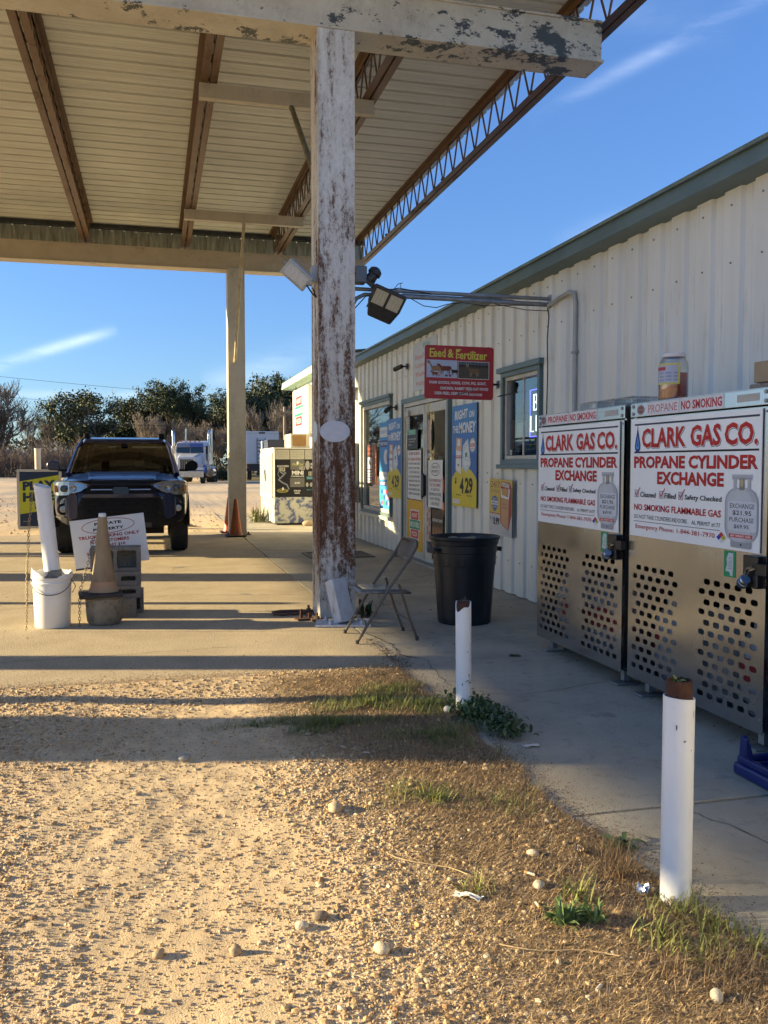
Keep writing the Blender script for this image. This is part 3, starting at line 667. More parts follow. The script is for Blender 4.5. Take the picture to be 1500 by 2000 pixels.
def rom(Yl, z0, W, H, label):
    s = Sign('price_poster', label, 'poster', (WX - .05, Yl, z0), WALLM, W, H, .012, M('poster_back', (.03, .035, .045), .5), group='blue and yellow price posters beside the doors')
    s.rect(0, 0, W, H, (.06, .20, .50)); s.rect(0, H * .52, W, H * .80, (.055, .17, .46)); s.rect(0, H * .30, W, H * .52, (.045, .13, .40))
    P = [(0, 0), (W, 0)] + [(W * .5 + W * .55 * math.cos(R(a)), H * .17 + H * .22 * math.sin(R(a))) for a in range(-5, 186, 10)]
    P = [(min(max(a, 0), W), b) for a, b in P]; s.poly(P, YEL)
    s.text('RIGHT', W * .12, H * .855, W * .64, H * .945, W_, .03, .12, slope=H * .012); s.text('ON', W * .70, H * .865, W * .90, H * .93, W_, .03, .12)
    s.text('THE', W * .03, H * .73, W * .26, H * .80, W_, .025, .12); s.text('MONEY', W * .29, H * .72, W * .96, H * .83, W_, .03, .12)
    # left pack, right pack, round badge
    s.poly([(W * .16, H * .36), (W * .38, H * .32), (W * .40, H * .56), (W * .17, H * .58)], W_); s.poly([(W * .17, H * .56), (W * .40, H * .54), (W * .42, H * .67), (W * .19, H * .68)], (.60, .36, .22))
    s.poly([(W * .22, H * .60), (W * .36, H * .60), (W * .34, H * .66), (W * .25, H * .665)], W_); s.rect(W * .17, H * .475, W * .39, H * .505, (.50, .12, .10)); s.text('AMERICAN', W * .18, H * .482, W * .38, H * .498, W_, .02); s.ell(W * .27, H * .41, W * .035, H * .012, (.2, .2, .22))
    s.poly([(W * .42, H * .40), (W * .60, H * .33), (W * .78, H * .42), (W * .66, H * .665), (W * .46, H * .60)], (.50, .58, .66)); s.poly([(W * .48, H * .42), (W * .62, H * .37), (W * .74, H * .43), (W * .66, H * .60), (W * .50, H * .55)], (.60, .66, .70)); s.rect(W * .55, H * .49, W * .64, H * .53, (.08, .22, .18)); s.line([(W * .52, H * .47), (W * .70, H * .45)], .006, (.2, .3, .42)); s.ell(W * .64, H * .40, .012, .012, (.3, .35, .4))
    s.ell(W * .845, H * .60, W * .11, H * .065, W_); s.ell(W * .845, H * .60, W * .10, H * .058, (.42, .16, .18), ring=.006); s.rect(W * .745, H * .585, W * .945, H * .615, (.45, .10, .12)); s.text('AMERICAN', W * .755, H * .592, W * .935, H * .608, W_, .02); s.text('MADE', W * .80, H * .560, W * .89, H * .575, (.4, .1, .1), .02)
    s.line([(0, H * .485), (W, H * .485)], .003, (.03, .09, .25))
    s.text('$', W * .13, H * .215, W * .20, H * .285, K_, .03); s.text('4', W * .34, H * .13, W * .50, H * .285, K_, .035); s.text('.', W * .515, H * .125, W * .535, H * .137, K_, .03); s.text('29', W * .55, H * .13, W * .86, H * .29, K_, .04)
    s.text('Per Pack', W * .18, H * .105, W * .38, H * .122, K_, .01); s.text('Plus Tax', W * .62, H * .105, W * .84, H * .122, K_, .01)
    s.rect(W * .05, H * .025, W * .33, H * .07, W_)
    for i in range(3): s.text(['UNDERAGE SALE', 'PROHIBITED BY LAW', 'WE CHECK ID'][i], W * .07, H * (.057 - i * .013), W * .31, H * (.065 - i * .013), (.1, .1, .25), .0)
    s.done(); return s
rom(10.28, .845, .85, 1.20, 'blue and yellow 4.29 poster on the wall right of the doors')
rom(13.39, .835, .81, 1.20, 'blue and yellow 4.29 poster left of the doors, half in sun')
# 24/7 savings poster, curling off the wall
W, H = .63, .57 + .02
s = Sign('savings_poster', 'yellow and white 24/7 savings poster priced 3.99 left of the lockers', 'poster', (WX - .055, 9.02, .605), WALLM, W, H, .006, M('poster_back', (.03, .035, .045), .5), rot=-1.2)
s.rect(0, 0, W, H, (.50, .50, .50)); s.rect(0, H * .38, W, H, (.58, .43, .09)); s.rect(0, H * .37, W * .5, H * .385, (.40, .05, .04))
s.text('24/7', W * .05, H * .84, W * .46, H * .96, (.22, .05, .06), .0); s.text('SAVINGS', W * .05, H * .75, W * .48, H * .81, (.25, .12, .12), -.01)
cx = W * .25; s.poly([(cx, H * .40), (cx + .07, H * .48), (cx + .085, H * .60), (cx + .08, H * .66), (cx, H * .70), (cx - .08, H * .66), (cx - .085, H * .60), (cx - .07, H * .48)], (.07, .13, .33)); s.rect(cx - .095, H * .53, cx + .095, H * .605, W_); s.text('AMERICAN', cx - .085, H * .545, cx + .085, H * .59, (.07, .13, .33), .02); s.text('SMOOTH', cx - .055, H * .625, cx + .055, H * .65, W_, .02)
for i in range(5): s.ell(cx - .048 + i * .024, H * .495, .008, .008, W_, 5)
s.poly([(W * .50, H * .22), (W * .86, H * .10), (W * .98, H * .42), (W * .98, H * .86), (W * .90, H * .95), (W * .54, H * .97), (W * .50, H * .88)], (.33, .06, .05)); s.poly([(W * .53, H * .24), (W * .84, H * .13), (W * .86, H * .66), (W * .53, H * .68)], (.52, .30, .16)); s.poly([(W * .52, H * .68), (W * .86, H * .66), (W * .90, H * .83), (W * .84, H * .86), (W * .82, H * .70), (W * .56, H * .73), (W * .54, H * .84), (W * .51, H * .84)], W_)
for i in range(6): s.rect(W * (.565 + i * .042), H * .72, W * (.60 + i * .042), H * (.84 + .01 * (i == 3) * 4), (.55, .36, .12))
s.poly([(W * .53, H * .88), (W * .86, H * .86), (W * .88, H * .93), (W * .56, H * .955)], (.52, .50, .46)); s.text('24/7', W * .58, H * .885, W * .84, H * .925, (.25, .06, .06), -.01, .1)
s.text('RED', W * .62, H * .55, W * .75, H * .585, (.35, .10, .08)); s.text('100\'S BOX', W * .59, H * .49, W * .79, H * .51, K_)
s.poly([(W * .50, H * .22), (W * .86, H * .10), (W * .87, H * .135), (W * .51, H * .25)], (.42, .22, .2))
s.text('$', W * .04, H * .26, W * .08, H * .31, K_, .02); s.text('8', W * .12, H * .18, W * .19, H * .30, (.42, .42, .43), -.01); s.text('3.99', W * .20, H * .17, W * .46, H * .31, K_, .035)
for i in range(4): s.text('PER PACK PLUS TAX' if i % 2 else 'RESTRICTIONS APPLY', W * .62, H * (.085 - i * .02), W * .94, H * (.098 - i * .02), (.3, .3, .32))
s.text('PER PACK', W * .04, H * .075, W * .20, H * .09, (.3, .3, .32))
s.done()
# hunt brothers poster and notices on the doors
s = Sign('pizza_poster', 'orange pizza poster at the bottom of the left glass door', 'poster', (3.533, 12.27, .14), WALLM, .76, .70, .003, flat((.60, .33, .02)))
s.rect(.0, .0, .76, .70, (.64, .36, .025)); hunt(s, .38, .36, .50, .42); s.done()
s = Sign('notice_sign', 'long white rules notice on the left glass door above the orange poster', 'sign', (3.533, 12.25, .86), WALLM, .66, .68, .003, flat(W_))
s.text('NO SHIRT NO SERVICE', .07, .615, .59, .655, (.35, .04, .04), .02); s.text('NO COOKING IN THE STORE', .03, .535, .63, .575, (.35, .04, .04), .02)
for i, t in enumerate(('MUST SHOW GAS HOSES, OUTSIDE', 'MONEY UP TO PAY PUMPS', '# LOTTERY INSIDE ONLY', 'NO HOLDING OR VISITING PUMPS', 'PHONES ONLY OUTSIDE STORE', 'STORE HOURS DAILY UP PAY', 'NO TOUCH TERMS FOR GOODS', 'PLEASE PAY TO LEAVE OR COME')): s.text(t, .05 + .01 * (i % 3), .475 - i * .06, .60 - .012 * (i % 2), .508 - i * .06, (.08, .08, .09), .01)
s.done()
s = Sign('notice_sign', 'white private property truck parking notice on the right glass door', 'sign', (3.533, 11.26, .78), WALLM, .60, .62, .003, flat(W_))
s.ell(.30, .50, .20, .085, K_, ring=.008); s.text('PRIVATE', .17, .51, .43, .545, K_, .01); s.text('PROPERTY', .15, .455, .45, .49, K_, .01)
for i, t in enumerate(('TRUCK PARKING ONLY', 'FOR CUSTOMERS', 'AT LEAST $10', 'SHOPPING IN STORE.', 'IF NOT WE WILL', 'CALL POLICE.')): s.text(t, .04 + .04 * (i % 3), .335 - i * .06, .56 - .04 * (i % 3), .375 - i * .06, (.40, .05, .05) if i < 2 else K_, .01)
s.done()
s = Sign('food_poster', 'dark chicken food poster low on the right glass door', 'poster', (3.533, 11.10, .10), WALLM, .48, .66, .003, flat((.05, .03, .02)))
for i in range(6):
    P = [(.06 + i * .07 + .05 * math.cos(R(a)) * .7, .24 + .20 * math.sin(R(a)) + .02 * (i % 2)) for a in range(0, 360, 24)]; s.poly(P, (.28, .12, .05) if i % 2 else (.36, .18, .08))
s.text('NEVER BASIC FLAVOR', .03, .50, .45, .54, W_, .02); s.done()
s = Sign('menu_sheet', 'narrow sheet of small red labels beside the food poster', 'sign', (3.533, 11.34, .32), WALLM, .19, .46, .002, flat((.42, .36, .32)))
for i in range(7):
    for j in range(2): s.rect(.02 + j * .085, .03 + i * .06, .085 + j * .085, .075 + i * .06, (.42, .16, .12) if (i + j) % 3 else (.55, .4, .3))
s.done()
s = Sign('card_sticker', 'black and mint payment sticker on the left glass door', 'sticker', (3.533, 12.26, 1.56), WALLM, .50, .27, .002, flat((.025, .03, .03)))
s.rect(.0, .20, .40, .27, (.18, .42, .30)); s.text('Bonus rewards inside', .05, .13, .42, .155, W_); s.text('with every fill up', .05, .09, .36, .115, W_); s.text('ask us', .05, .05, .2, .075, W_); s.done()
s = Sign('door_flyer', 'white flyer with black border at the top of the left glass door', 'sticker', (3.533, 12.27, 1.75), WALLM, .11, .30, .002, flat((.45, .45, .42)))
for i in range(6): s.rect(.02, .03 + i * .04, .09, .05 + i * .04, (.2, .2, .2))
s.rect(0, .29, .11, .30, K_); s.done()
s = Sign('door_flyer', 'pale pink state outline sticker on the right glass door', 'sticker', (3.533, 11.30, 1.40), WALLM, .16, .55, .002, None)
s.poly([(.0, .12), (.11, .14), (.15, .3), (.12, .5), (.02, .55), (.0, .3)], (.42, .30, .30)); s.text('COVER', .0, .03, .15, .09, W_, .03); s.rect(0, .60, .06, .82, (.45, .42, .1)); s.done()
# posters in the big window
s = Sign('pizza_poster', 'pizza slice poster with red headline in the large left window', 'poster', (3.60, 15.00, 1.0), WALLM, .62, .68, .003, flat((.35, .12, .06)))
s.rect(0, 0, .34, .68, (.10, .04, .03)); s.text('HUNT', .03, .58, .31, .63, (.6, .1, .05), .03); s.text('BROTHERS', .03, .51, .31, .55, (.6, .1, .05), .03); s.rect(.03, .26, .31, .46, W_); s.text('ALL', .06, .33, .28, .44, K_, .06)
for i in range(5): s.rect(.03, .03 + i * .045, .31, .06 + i * .045, W_)
random.seed(5)
for i in range(70): s.ell(random.uniform(.36, .6), random.uniform(.02, .66), random.uniform(.012, .03), random.uniform(.012, .03), random.choice([(.5, .10, .04), (.6, .35, .12), (.42, .06, .03), (.62, .48, .28)]), 8)
s.done()
s = Sign('ice_poster', 'bright blue drinks poster at the right of the large window', 'poster', (3.60, 14.15, .60), WALLM, .80, 1.42, .003, flat((.05, .28, .60)))
s.rect(.02, 1.18, .78, 1.34, W_); s.rect(.02, 1.02, .78, 1.13, (.03, .06, .28)); s.text('FREE YOUR COOL', .06, 1.05, .74, 1.10, W_, .03); s.rect(.02, .50, .78, .62, W_); s.rect(.02, .40, .78, .47, (.03, .06, .28)); s.text('BUY 2', .08, .41, .5, .46, W_, .03)
s.ell(.42, .86, .14, .12, W_); s.ell(.55, .86, .10, .10, (.05, .10, .4)); s.text('SAVE MORE AT THE CORE', .06, 1.24, .74, 1.29, (.1, .25, .6), .01); s.text('ON TWO BOTTLES', .06, .54, .7, .58, (.1, .25, .6), .01)
for i in range(4):
    for j in range(3): s.ell(.16 + i * .15, .12 + j * .09, .05, .038, [(.5, .05, .05), (.05, .35, .1), (.03, .08, .35), (.6, .6, .6)][(i + j) % 4], 14)
s.done()
# white sign high on the wall, partly behind the hanging sign
s = Sign('wall_sign', 'weathered white sign with faded red lettering high above the doors', 'sign', (WX - .035, 12.0, 2.36), WALLM, 1.05, .66, .008, flat((.50, .52, .54)), rot=0)
s.text('FISH', .45, .55, .75, .62, (.12, .35, .22), .03)
for i, t in enumerate(("Reed's Live", 'Liquor &', 'Fishing', 'Poultry Feed')): s.text(t, .08 + .02 * i, .42 - i * .125, .95 - .05 * i, .50 - i * .125, (.50, .20, .19), .02)
s.done()
# hanging feed sign
Wf, Hf = .655, .475
s = Sign('hanging_sign', 'red Feed and Fertilizer sign with animal pictures hanging from the conduit', 'sign', (2.345, 7.60, 1.935), FRONTM, Wf, Hf, .006, M('feed_red', (.36, .012, .02), .35, c2=(.30, .01, .018), scale=6), rnd=.025, rot=-.6)
Y_ = (.62, .55, .09)
def ff(t, x0, x1, y0, y1): s.text(t, x0, y0, x1, y1, Y_, .022)
ff('Feed', .045, .195, .37, .447); ff('&', .215, .272, .368, .445); ff('Fertilizer', .292, .590, .358, .436)
for xx in (.045, .292): s.rect(xx, .37, xx + .045, .378, Y_); s.rect(xx, .436, xx + .05, .447, Y_)
s.rect(.018, .188, .305, .345, (.45, .50, .58)); s.rect(.312, .183, .612, .342, (.60, .56, .52)); s.rect(.317, .188, .607, .337, (.055, .045, .038)); s.rect(.317, .188, .607, .29, (.095, .078, .055)); s.rect(.317, .31, .607, .337, (.10, .12, .14))
for i in range(9): s.rect(.322 + i * .033, .285, .326 + i * .033, .337, (.03, .025, .022))
def beast(ox, oy, k, c, neck=1, flip=1, horn=False, c2=None):
    Q = lambda P: [(ox + flip * a * k, oy + b * k) for a, b in P]
    s.poly(Q([(0, .35), (.9, .35), (1.0, .5), (1.0, .85), (.15, .85), (-.05, .7)]), c)
    for a in (.05, .2, .75, .92): s.poly(Q([(a - .05, .4), (a + .06, .4), (a + .03, 0), (a - .03, 0)]), c2 or c)
    s.poly(Q([(.05, .85), (-.25, 1.1 * neck), (-.45, 1.12 * neck - .05), (-.5, .95 * neck - .05), (-.2, .8 * neck), (.0, .55)]), c)
    if horn: s.line(Q([(-.3, 1.08), (-.42, 1.3)]), .003, (.5, .42, .3)); s.line(Q([(-.22, 1.08), (-.12, 1.3)]), .003, (.5, .42, .3))
    s.line(Q([(1.0, .8), (1.06, .4)]), .003, c)
beast(.065, .215, .09, (.30, .17, .09), 1.25, -1 * -1, c2=(.25, .2, .16)); beast(.155, .22, .085, (.16, .045, .025), 1.0, 1, True); beast(.255, .215, .055, (.045, .03, .025), 1.25, 1); beast(.075, .198, .045, (.22, .06, .045), 1)
for i, c in enumerate(((.5, .3, .28), (.45, .45, .45), (.1, .1, .1), (.35, .05, .04))): s.ell(.135 + i * .035, .207, .014, .009, c, 10); s.ell(.128 + i * .035, .216, .005, .006, c, 8)
beast(.425, .205, .085, (.19, .11, .055), 1.15, 1, True, (.28, .22, .15)); s.line([(.40, .31), (.385, .335), (.395, .325)], .003, (.45, .36, .24)); s.line([(.41, .31), (.425, .335)], .003, (.45, .36, .24))
s.text('FARM GOODS, HORSE, COW, PIG, GOAT,', .045, .128, .585, .158, W_, .03, slope=0); s.text('CHICKEN, RABBIT FEED,CAT FOOD', .145, .078, .605, .108, W_, .03); s.text('DEER FEED, DEER CORN,', .095, .033, .415, .063, W_, .03); s.text('DOG FOOD', .425, .033, .548, .056, W_, .03)
s.done()
for xx, zt in ((2.485, 2.80), (2.875, 2.80)):
    MB().tube([(xx, 7.597, 2.40), (xx - .004, 7.60, 2.52), (xx, 7.60, 2.6), (xx - .003, 7.60, zt)], .0055, 6).build('tie', dark, s.root)
MB().tube([(2.875 + .02 * math.cos(a), 7.6, 2.47 + .055 * math.sin(a)) for a in [i * .5236 for i in range(12)]], .003, 5, closed=True).build('tie', dark, s.root)
MB().tube([(2.87, 7.6, 2.52), (2.83, 7.59, 2.545), (2.79, 7.58, 2.56)], .003, 5).build('tie', dark, s.root)
# neon beer sign in the small window
s = Sign('neon_sign', 'lit blue and white BUD LIGHT neon sign hanging in the small window', 'neon sign', (3.64, 8.24, 1.60), WALLM, .62, .50, .01, None)
nb = M('neon_blue', (.02, .02, .3), .4, emit=(.10, .09, 1.0), estr=1.6); nw = M('neon_white', (.6, .6, .8), .4, emit=(.75, .80, 1.0), estr=1.2)
MB().tube([(0.02, 0.02, 0), (.60, .02, 0), (.60, .48, 0), (.02, .48, 0)], .007, 6, closed=True).build('tube_light', nb, s.root, world=False)
def strokes(paths, mat):
    a = MB()
    for P in paths: a.tube([(x, y, .01) for x, y in P], .0065, 5)
    a.build('tube_light', mat, s.root, world=False)
LET = {'B': [[(0, 0), (0, 1), (.6, 1), (.75, .85), (.75, .6), (.55, .5), (0, .5)], [(.55, .5), (.85, .35), (.85, .12), (.65, 0), (0, 0)]], 'U': [[(0, 1), (0, .15), (.2, 0), (.6, 0), (.8, .15), (.8, 1)]], 'D': [[(0, 0), (0, 1), (.5, 1), (.8, .75), (.8, .25), (.5, 0), (0, 0)]],
       'L': [[(0, 1), (0, 0), (.7, 0)]], 'I': [[(.3, 0), (.3, 1)]], 'G': [[(.8, .85), (.6, 1), (.2, 1), (0, .8), (0, .2), (.2, 0), (.6, 0), (.8, .2), (.8, .5), (.5, .5)]], 'H': [[(0, 0), (0, 1)], [(.8, 0), (.8, 1)], [(0, .5), (.8, .5)]], 'T': [[(.4, 0), (.4, 1)], [(0, 1), (.8, 1)]]}
for word, x0, y0, k in (('BUD', .13, .28, .15), ('LIGHT', .06, .07, .155)):
    for i, chh in enumerate(word): strokes([[(x0 + i * k * (1.05 if word == 'BUD' else .66) + a * k * .62, y0 + b * k) for a, b in P] for P in LET[chh]], nw)
s.done()
ob_ = Sign('open_board', 'small white card standing in the small window left of the neon', 'sign', (3.63, 8.52, 1.55), WALLM, .20, .22, .004, flat((.4, .4, .4))); ob_.done()
st = thing('round_sticker', 'small round white sticker low in the small window', 'sticker', (3.60, 8.60, 1.47)); a = MB(); a.lathe([(.028, 0), (.028, .002)], n=20); a.T = None
o = a.build('disc', flat(W_), st, world=False); o.rotation_euler = (0, R(-90), 0); a = MB(); a.lathe([(.010, .002), (.010, .003)], n=12); o = a.build('mark', flat(K_), st, world=False); o.rotation_euler = (0, R(-90), 0)
# light box on the far wing
s = Sign('light_box_sign', 'white pizza light box sign on the sunny far wing', 'sign', (3.40, 22.2, 2.02), WALLM, 2.3, 1.13, .12, M('lightbox', (.60, .60, .58), .35), rnd=.03)
s.rect(.03, .03, 2.27, 1.10, (.66, .66, .65)); hunt(s, .95, .60, 1.25, .78, False); s.done()
MB().box((0, .0, -.2), (2.3, 1.13, -.12)).build('bracket', alu, s.root, world=False)
# ================================================================ WALL FITTINGS
galv = M('galvanised', (.33, .35, .36), .45, .55, c2=(.22, .23, .24), scale=9)
t = thing('conduit_bracket', 'pair of grey conduits bridging from the rusty column to the store wall', 'conduit', (1.7, 7.6, 2.85))
cyl('pipe', (1.70, 7.62, 2.872), (3.56, 7.60, 2.865), .017, galv, t); cyl('pipe', (1.95, 7.60, 2.825), (3.56, 7.60, 2.812), .020, galv, t); cyl('pipe', (2.15, 7.64, 2.845), (3.2, 7.64, 2.84), .011, galv, t)
MB().tube([(1.70, 7.62, 2.74), (1.73, 7.62, 2.79), (1.80, 7.61, 2.825), (1.96, 7.60, 2.826)], .018, 10).build('elbow', galv, t, smooth=True)
MB().box((3.54, 7.57, 2.78), (3.565, 7.63, 2.90)).build('bracket', galv, t, bevel=.003)
w_ = MB(); w_.tube([(1.71, 7.58, 2.70), (1.80, 7.56, 2.80), (1.98, 7.56, 2.86), (2.10, 7.56, 2.885), (2.22, 7.56, 2.87), (2.4, 7.57, 2.85)], .005, 5); w_.tube([(2.05, 7.56, 2.87), (2.09, 7.56, 2.92), (2.13, 7.55, 2.93)], .003, 4); w_.tube([(2.12, 7.56, 2.87), (2.11, 7.56, 2.93), (2.08, 7.55, 2.91)], .003, 4)
w_.tube([(2.22, 7.58, 2.80), (2.33, 7.58, 2.745), (2.45, 7.58, 2.735), (2.55, 7.58, 2.77), (2.7, 7.58, 2.79), (2.9, 7.58, 2.77), (3.2, 7.58, 2.79), (3.54, 7.6, 2.80)], .004, 5); w_.tube([(3.0, 7.57, 2.79), (3.3, 7.57, 2.75), (3.55, 7.62, 2.76)], .004, 5)
w_.build('wire', dark, t)
t = thing('wall_conduit', 'bent grey pipe running down the store wall behind the lockers', 'pipe', (3.53, 7.2, 2.75))
MB().tube([(3.53, 7.58, 2.80), (3.53, 7.35, 2.83), (3.53, 7.16, 2.845), (3.53, 7.07, 2.82), (3.53, 7.045, 2.74), (3.53, 7.04, 1.2)], .019, 10).build('pipe', M('conduit_paint', (.42, .43, .40), .5, c2=(.33, .34, .32), scale=6), t, smooth=True)
for zz in (2.3, 1.7): MB().box((3.505, 7.015, zz), (3.56, 7.065, zz + .02)).build('clamp', galv, t)
t = thing('black_cable', 'thin black cable running down the wall beside the small window', 'cable', (3.53, 7.6, 2))
MB().tube([(3.54, 7.62, 2.78), (3.53, 7.57, 2.70), (3.53, 7.60, 2.5), (3.53, 7.585, 2.2), (3.53, 7.60, 1.8), (3.53, 7.59, .6)], .006, 6).build('wire', dark, t)
def camera_(name, label, p, d):
    t = thing(name, label, 'security camera', p); p = Vector(p); d = Vector(d).normalized()
    MB().tube([p + Vector((.0, 0, 0)), p + Vector((-.09, 0, 0))], .012, 8).build('arm', dark, t); q = p + Vector((-.10, 0, -.01))
    MB().tube([q - d * .03, q + d * .12], .033, 12).build('body', dark, t, smooth=True); MB().box(tuple(p + Vector((-.012, -.04, -.04))), tuple(p + Vector((.004, .04, .04)))).build('mount', dark, t, bevel=.004)
camera_('security_camera', 'black bullet security camera high on the wall left of the doors', (3.55, 12.35, 2.75), (-.5, .85, -.25))
camera_('security_camera', 'black security camera above the gap between window and doors', (3.55, 12.95, 2.20), (-.6, -.5, -.45))
camera_('security_camera', 'black camera on a stalk just right of the hanging sign', (3.56, 8.86, 2.19), (-.3, .95, -.35))
t = thing('wall_lamp', 'old grey lamp bracket on the wall beside the big window', 'lamp', (3.55, 15.7, 2.6))
MB().box((3.50, 15.55, 2.50), (3.56, 15.72, 2.72)).build('mount', galv, t, bevel=.01); MB().tube([(3.52, 15.65, 2.66), (3.32, 15.75, 2.70), (3.30, 15.85, 2.60)], .02, 8).build('arm', dark, t); MB().tube([(3.30, 15.85, 2.62), (3.20, 15.95, 2.52)], [.03, .06], 10).build('lamp_head', galv, t)
t = thing('meter_box', 'tall grey electrical box on the wall left of the big window', 'electrical box', (3.47, 15.6, 1.3))
MB().box((3.40, 15.45, .95), (3.57, 15.85, 1.72)).build('box', M('box_grey', (.14, .155, .18), .5, c2=(.11, .12, .14), scale=5), t, bevel=.01); MB().box((3.392, 15.48, .98), (3.40, 15.82, 1.69)).build('door', M('box_grey2', (.16, .175, .20), .5), t, bevel=.003)
MB().tube([(3.47, 15.7, .95), (3.47, 15.72, .6), (3.42, 15.6, .35), (3.47, 15.5, .12)], .02, 8).build('cable', dark, t); MB().tube([(3.50, 15.8, 1.72), (3.5, 15.8, 3.05)], .018, 8).build('conduit', galv, t)
s = Sign('small_sign', 'small dark brown notice under the grey electrical box', 'sign', (3.53, 15.95, .66), WALLM, .62, .26, .006, flat((.09, .07, .055)))
for i in range(5): s.text(['AUTHORIZED', 'PERSONNEL', 'ONLY PAST', 'THIS POINT', 'THANK YOU'][i], .28, .205 - i * .045, .56, .235 - i * .045, (.3, .28, .25))
s.rect(.02, .03, .24, .23, (.04, .04, .045)); s.text('ATM', .05, .09, .21, .17, (.4, .4, .4)); s.done()
# floor grate
t = thing('drain_grate', 'weathered metal floor grate set in the concrete near the store wall', 'grate', (2.62, 12.9, .0))
a = MB(); 
for q in ((2.15, 12.4, 2.19, 13.25), (3.05, 12.4, 3.09, 13.25), (2.19, 12.4, 3.05, 12.44), (2.19, 13.21, 3.05, 13.25)): a.box((q[0], q[1], .002), (q[2], q[3], .016))
gm = M('grate_metal', (.13, .12, .10), .7, .3, c2=(.08, .07, .06), scale=9); a.build('frame', gm, t)
for i in range(14): MB().box((2.21 + i * .06, 12.44, .003), (2.235 + i * .06, 13.21, .013)).build('slat', gm, t)
# floodlights on the near column
t = thing('floodlight', 'black twin panel LED floodlight right of the rusty column', 'floodlight', (1.95, 7.42, 2.72))
a = MB(); a.T = Matrix.Translation((1.945, 7.45, 2.715)) @ Matrix.Rotation(R(21), 4, 'Y') @ Matrix.Rotation(R(30), 4, 'X')
blk = M('lamp_black', (.016, .016, .017), .4, c2=(.03, .03, .03), scale=30)
P = [(-.15, -.02), (-.15, .13), (.15, .13), (.15, -.02), (.115, -.15), (-.10, -.15)]
a.prism([(x, z) for x, z in P], -.0, .05, 'y'); a.build('housing', blk, t, bevel=.014)
led = M('led_panel', (.50, .46, .33), .4, c2=(.36, .33, .24), scale=60, stretch=(1, 1, 2))
for x0, x1 in ((-.125, -.012), (.012, .125)):
    b = MB(); b.T = a.T; b.box((x0, -.004, -.025), (x1, .0, .105)); p_ = b.build('led_panel', led, t)
    dd = MB(); dd.T = a.T
    for i in range(3):
        for j in range(8): dd.box((x0 + .022 + i * .03, -.006, -.012 + j * .014), (x0 + .027 + i * .03, -.004, -.006 + j * .014))
    dd.build('diode', flat((.6, .58, .45)), p_)
b = MB(); b.T = a.T
for i in range(9): b.box((-.13 + i * .031, .05, -.10), (-.124 + i * .031, .08, .11))
b.build('cooling_fin', blk, t)
MB().tube([(1.70, 7.50, 2.99), (1.78, 7.48, 2.93), (1.86, 7.47, 2.86)], .022, 8).build('arm', blk, t)
MB().box((1.695, 7.46, 2.90), (1.79, 7.60, 3.04)).build('junction_box', M('jbox', (.10, .115, .13), .5), t, bevel=.008)
a = MB(); a.T = Matrix.Translation((1.84, 7.5, 2.955)) @ Matrix.Rotation(R(35), 4, 'Y'); a.lathe([(.03, -.06), (.05, -.03), (.045, .02), (.06, .03), (.055, .07), (.03, .09)], n=10); a.build('sensor', blk, t, smooth=True)
t = thing('floodlight', 'pale square floodlight bracketed on the left side of the rusty column', 'floodlight', (1.2, 7.5, 2.94))
a = MB(); a.T = Matrix.Translation((1.185, 7.50, 2.935)) @ Matrix.Rotation(R(40), 4, 'Y') @ Matrix.Rotation(R(30), 4, 'X')
lg = M('lamp_grey', (.42, .43, .42), .45, c2=(.32, .33, .32), scale=8)
a.box((-.125, 0, -.075), (.125, .06, .075)); a.build('housing', lg, t, bevel=.01)
b = MB(); b.T = a.T; b.box((-.10, -.005, -.05), (.10, .0, .05)); b.build('lens', M('lens_ribbed', (.55, .56, .54), .3, c2=(.44, .45, .43), scale=30, stretch=(3, 1, 1)), t)
b = MB(); b.T = a.T; b.tube([(-.13, .03, .0), (-.15, .08, .0), (.15, .08, 0), (.13, .03, 0)], .008, 6); b.build('yoke', lg, t)
MB().tube([(1.10, 7.55, 2.99), (1.19, 7.6, 3.10), (1.37, 7.62, 3.01)], .004, 5).build('wire', lg, t); MB().tube([(1.27, 7.5, 2.86), (1.33, 7.55, 2.80), (1.37, 7.6, 2.78), (1.34, 7.6, 2.86)], .007, 6).build('wire', dark, t); MB().box((1.33, 7.56, 2.90), (1.38, 7.66, 3.04)).build('mount', lg, t, bevel=.004)

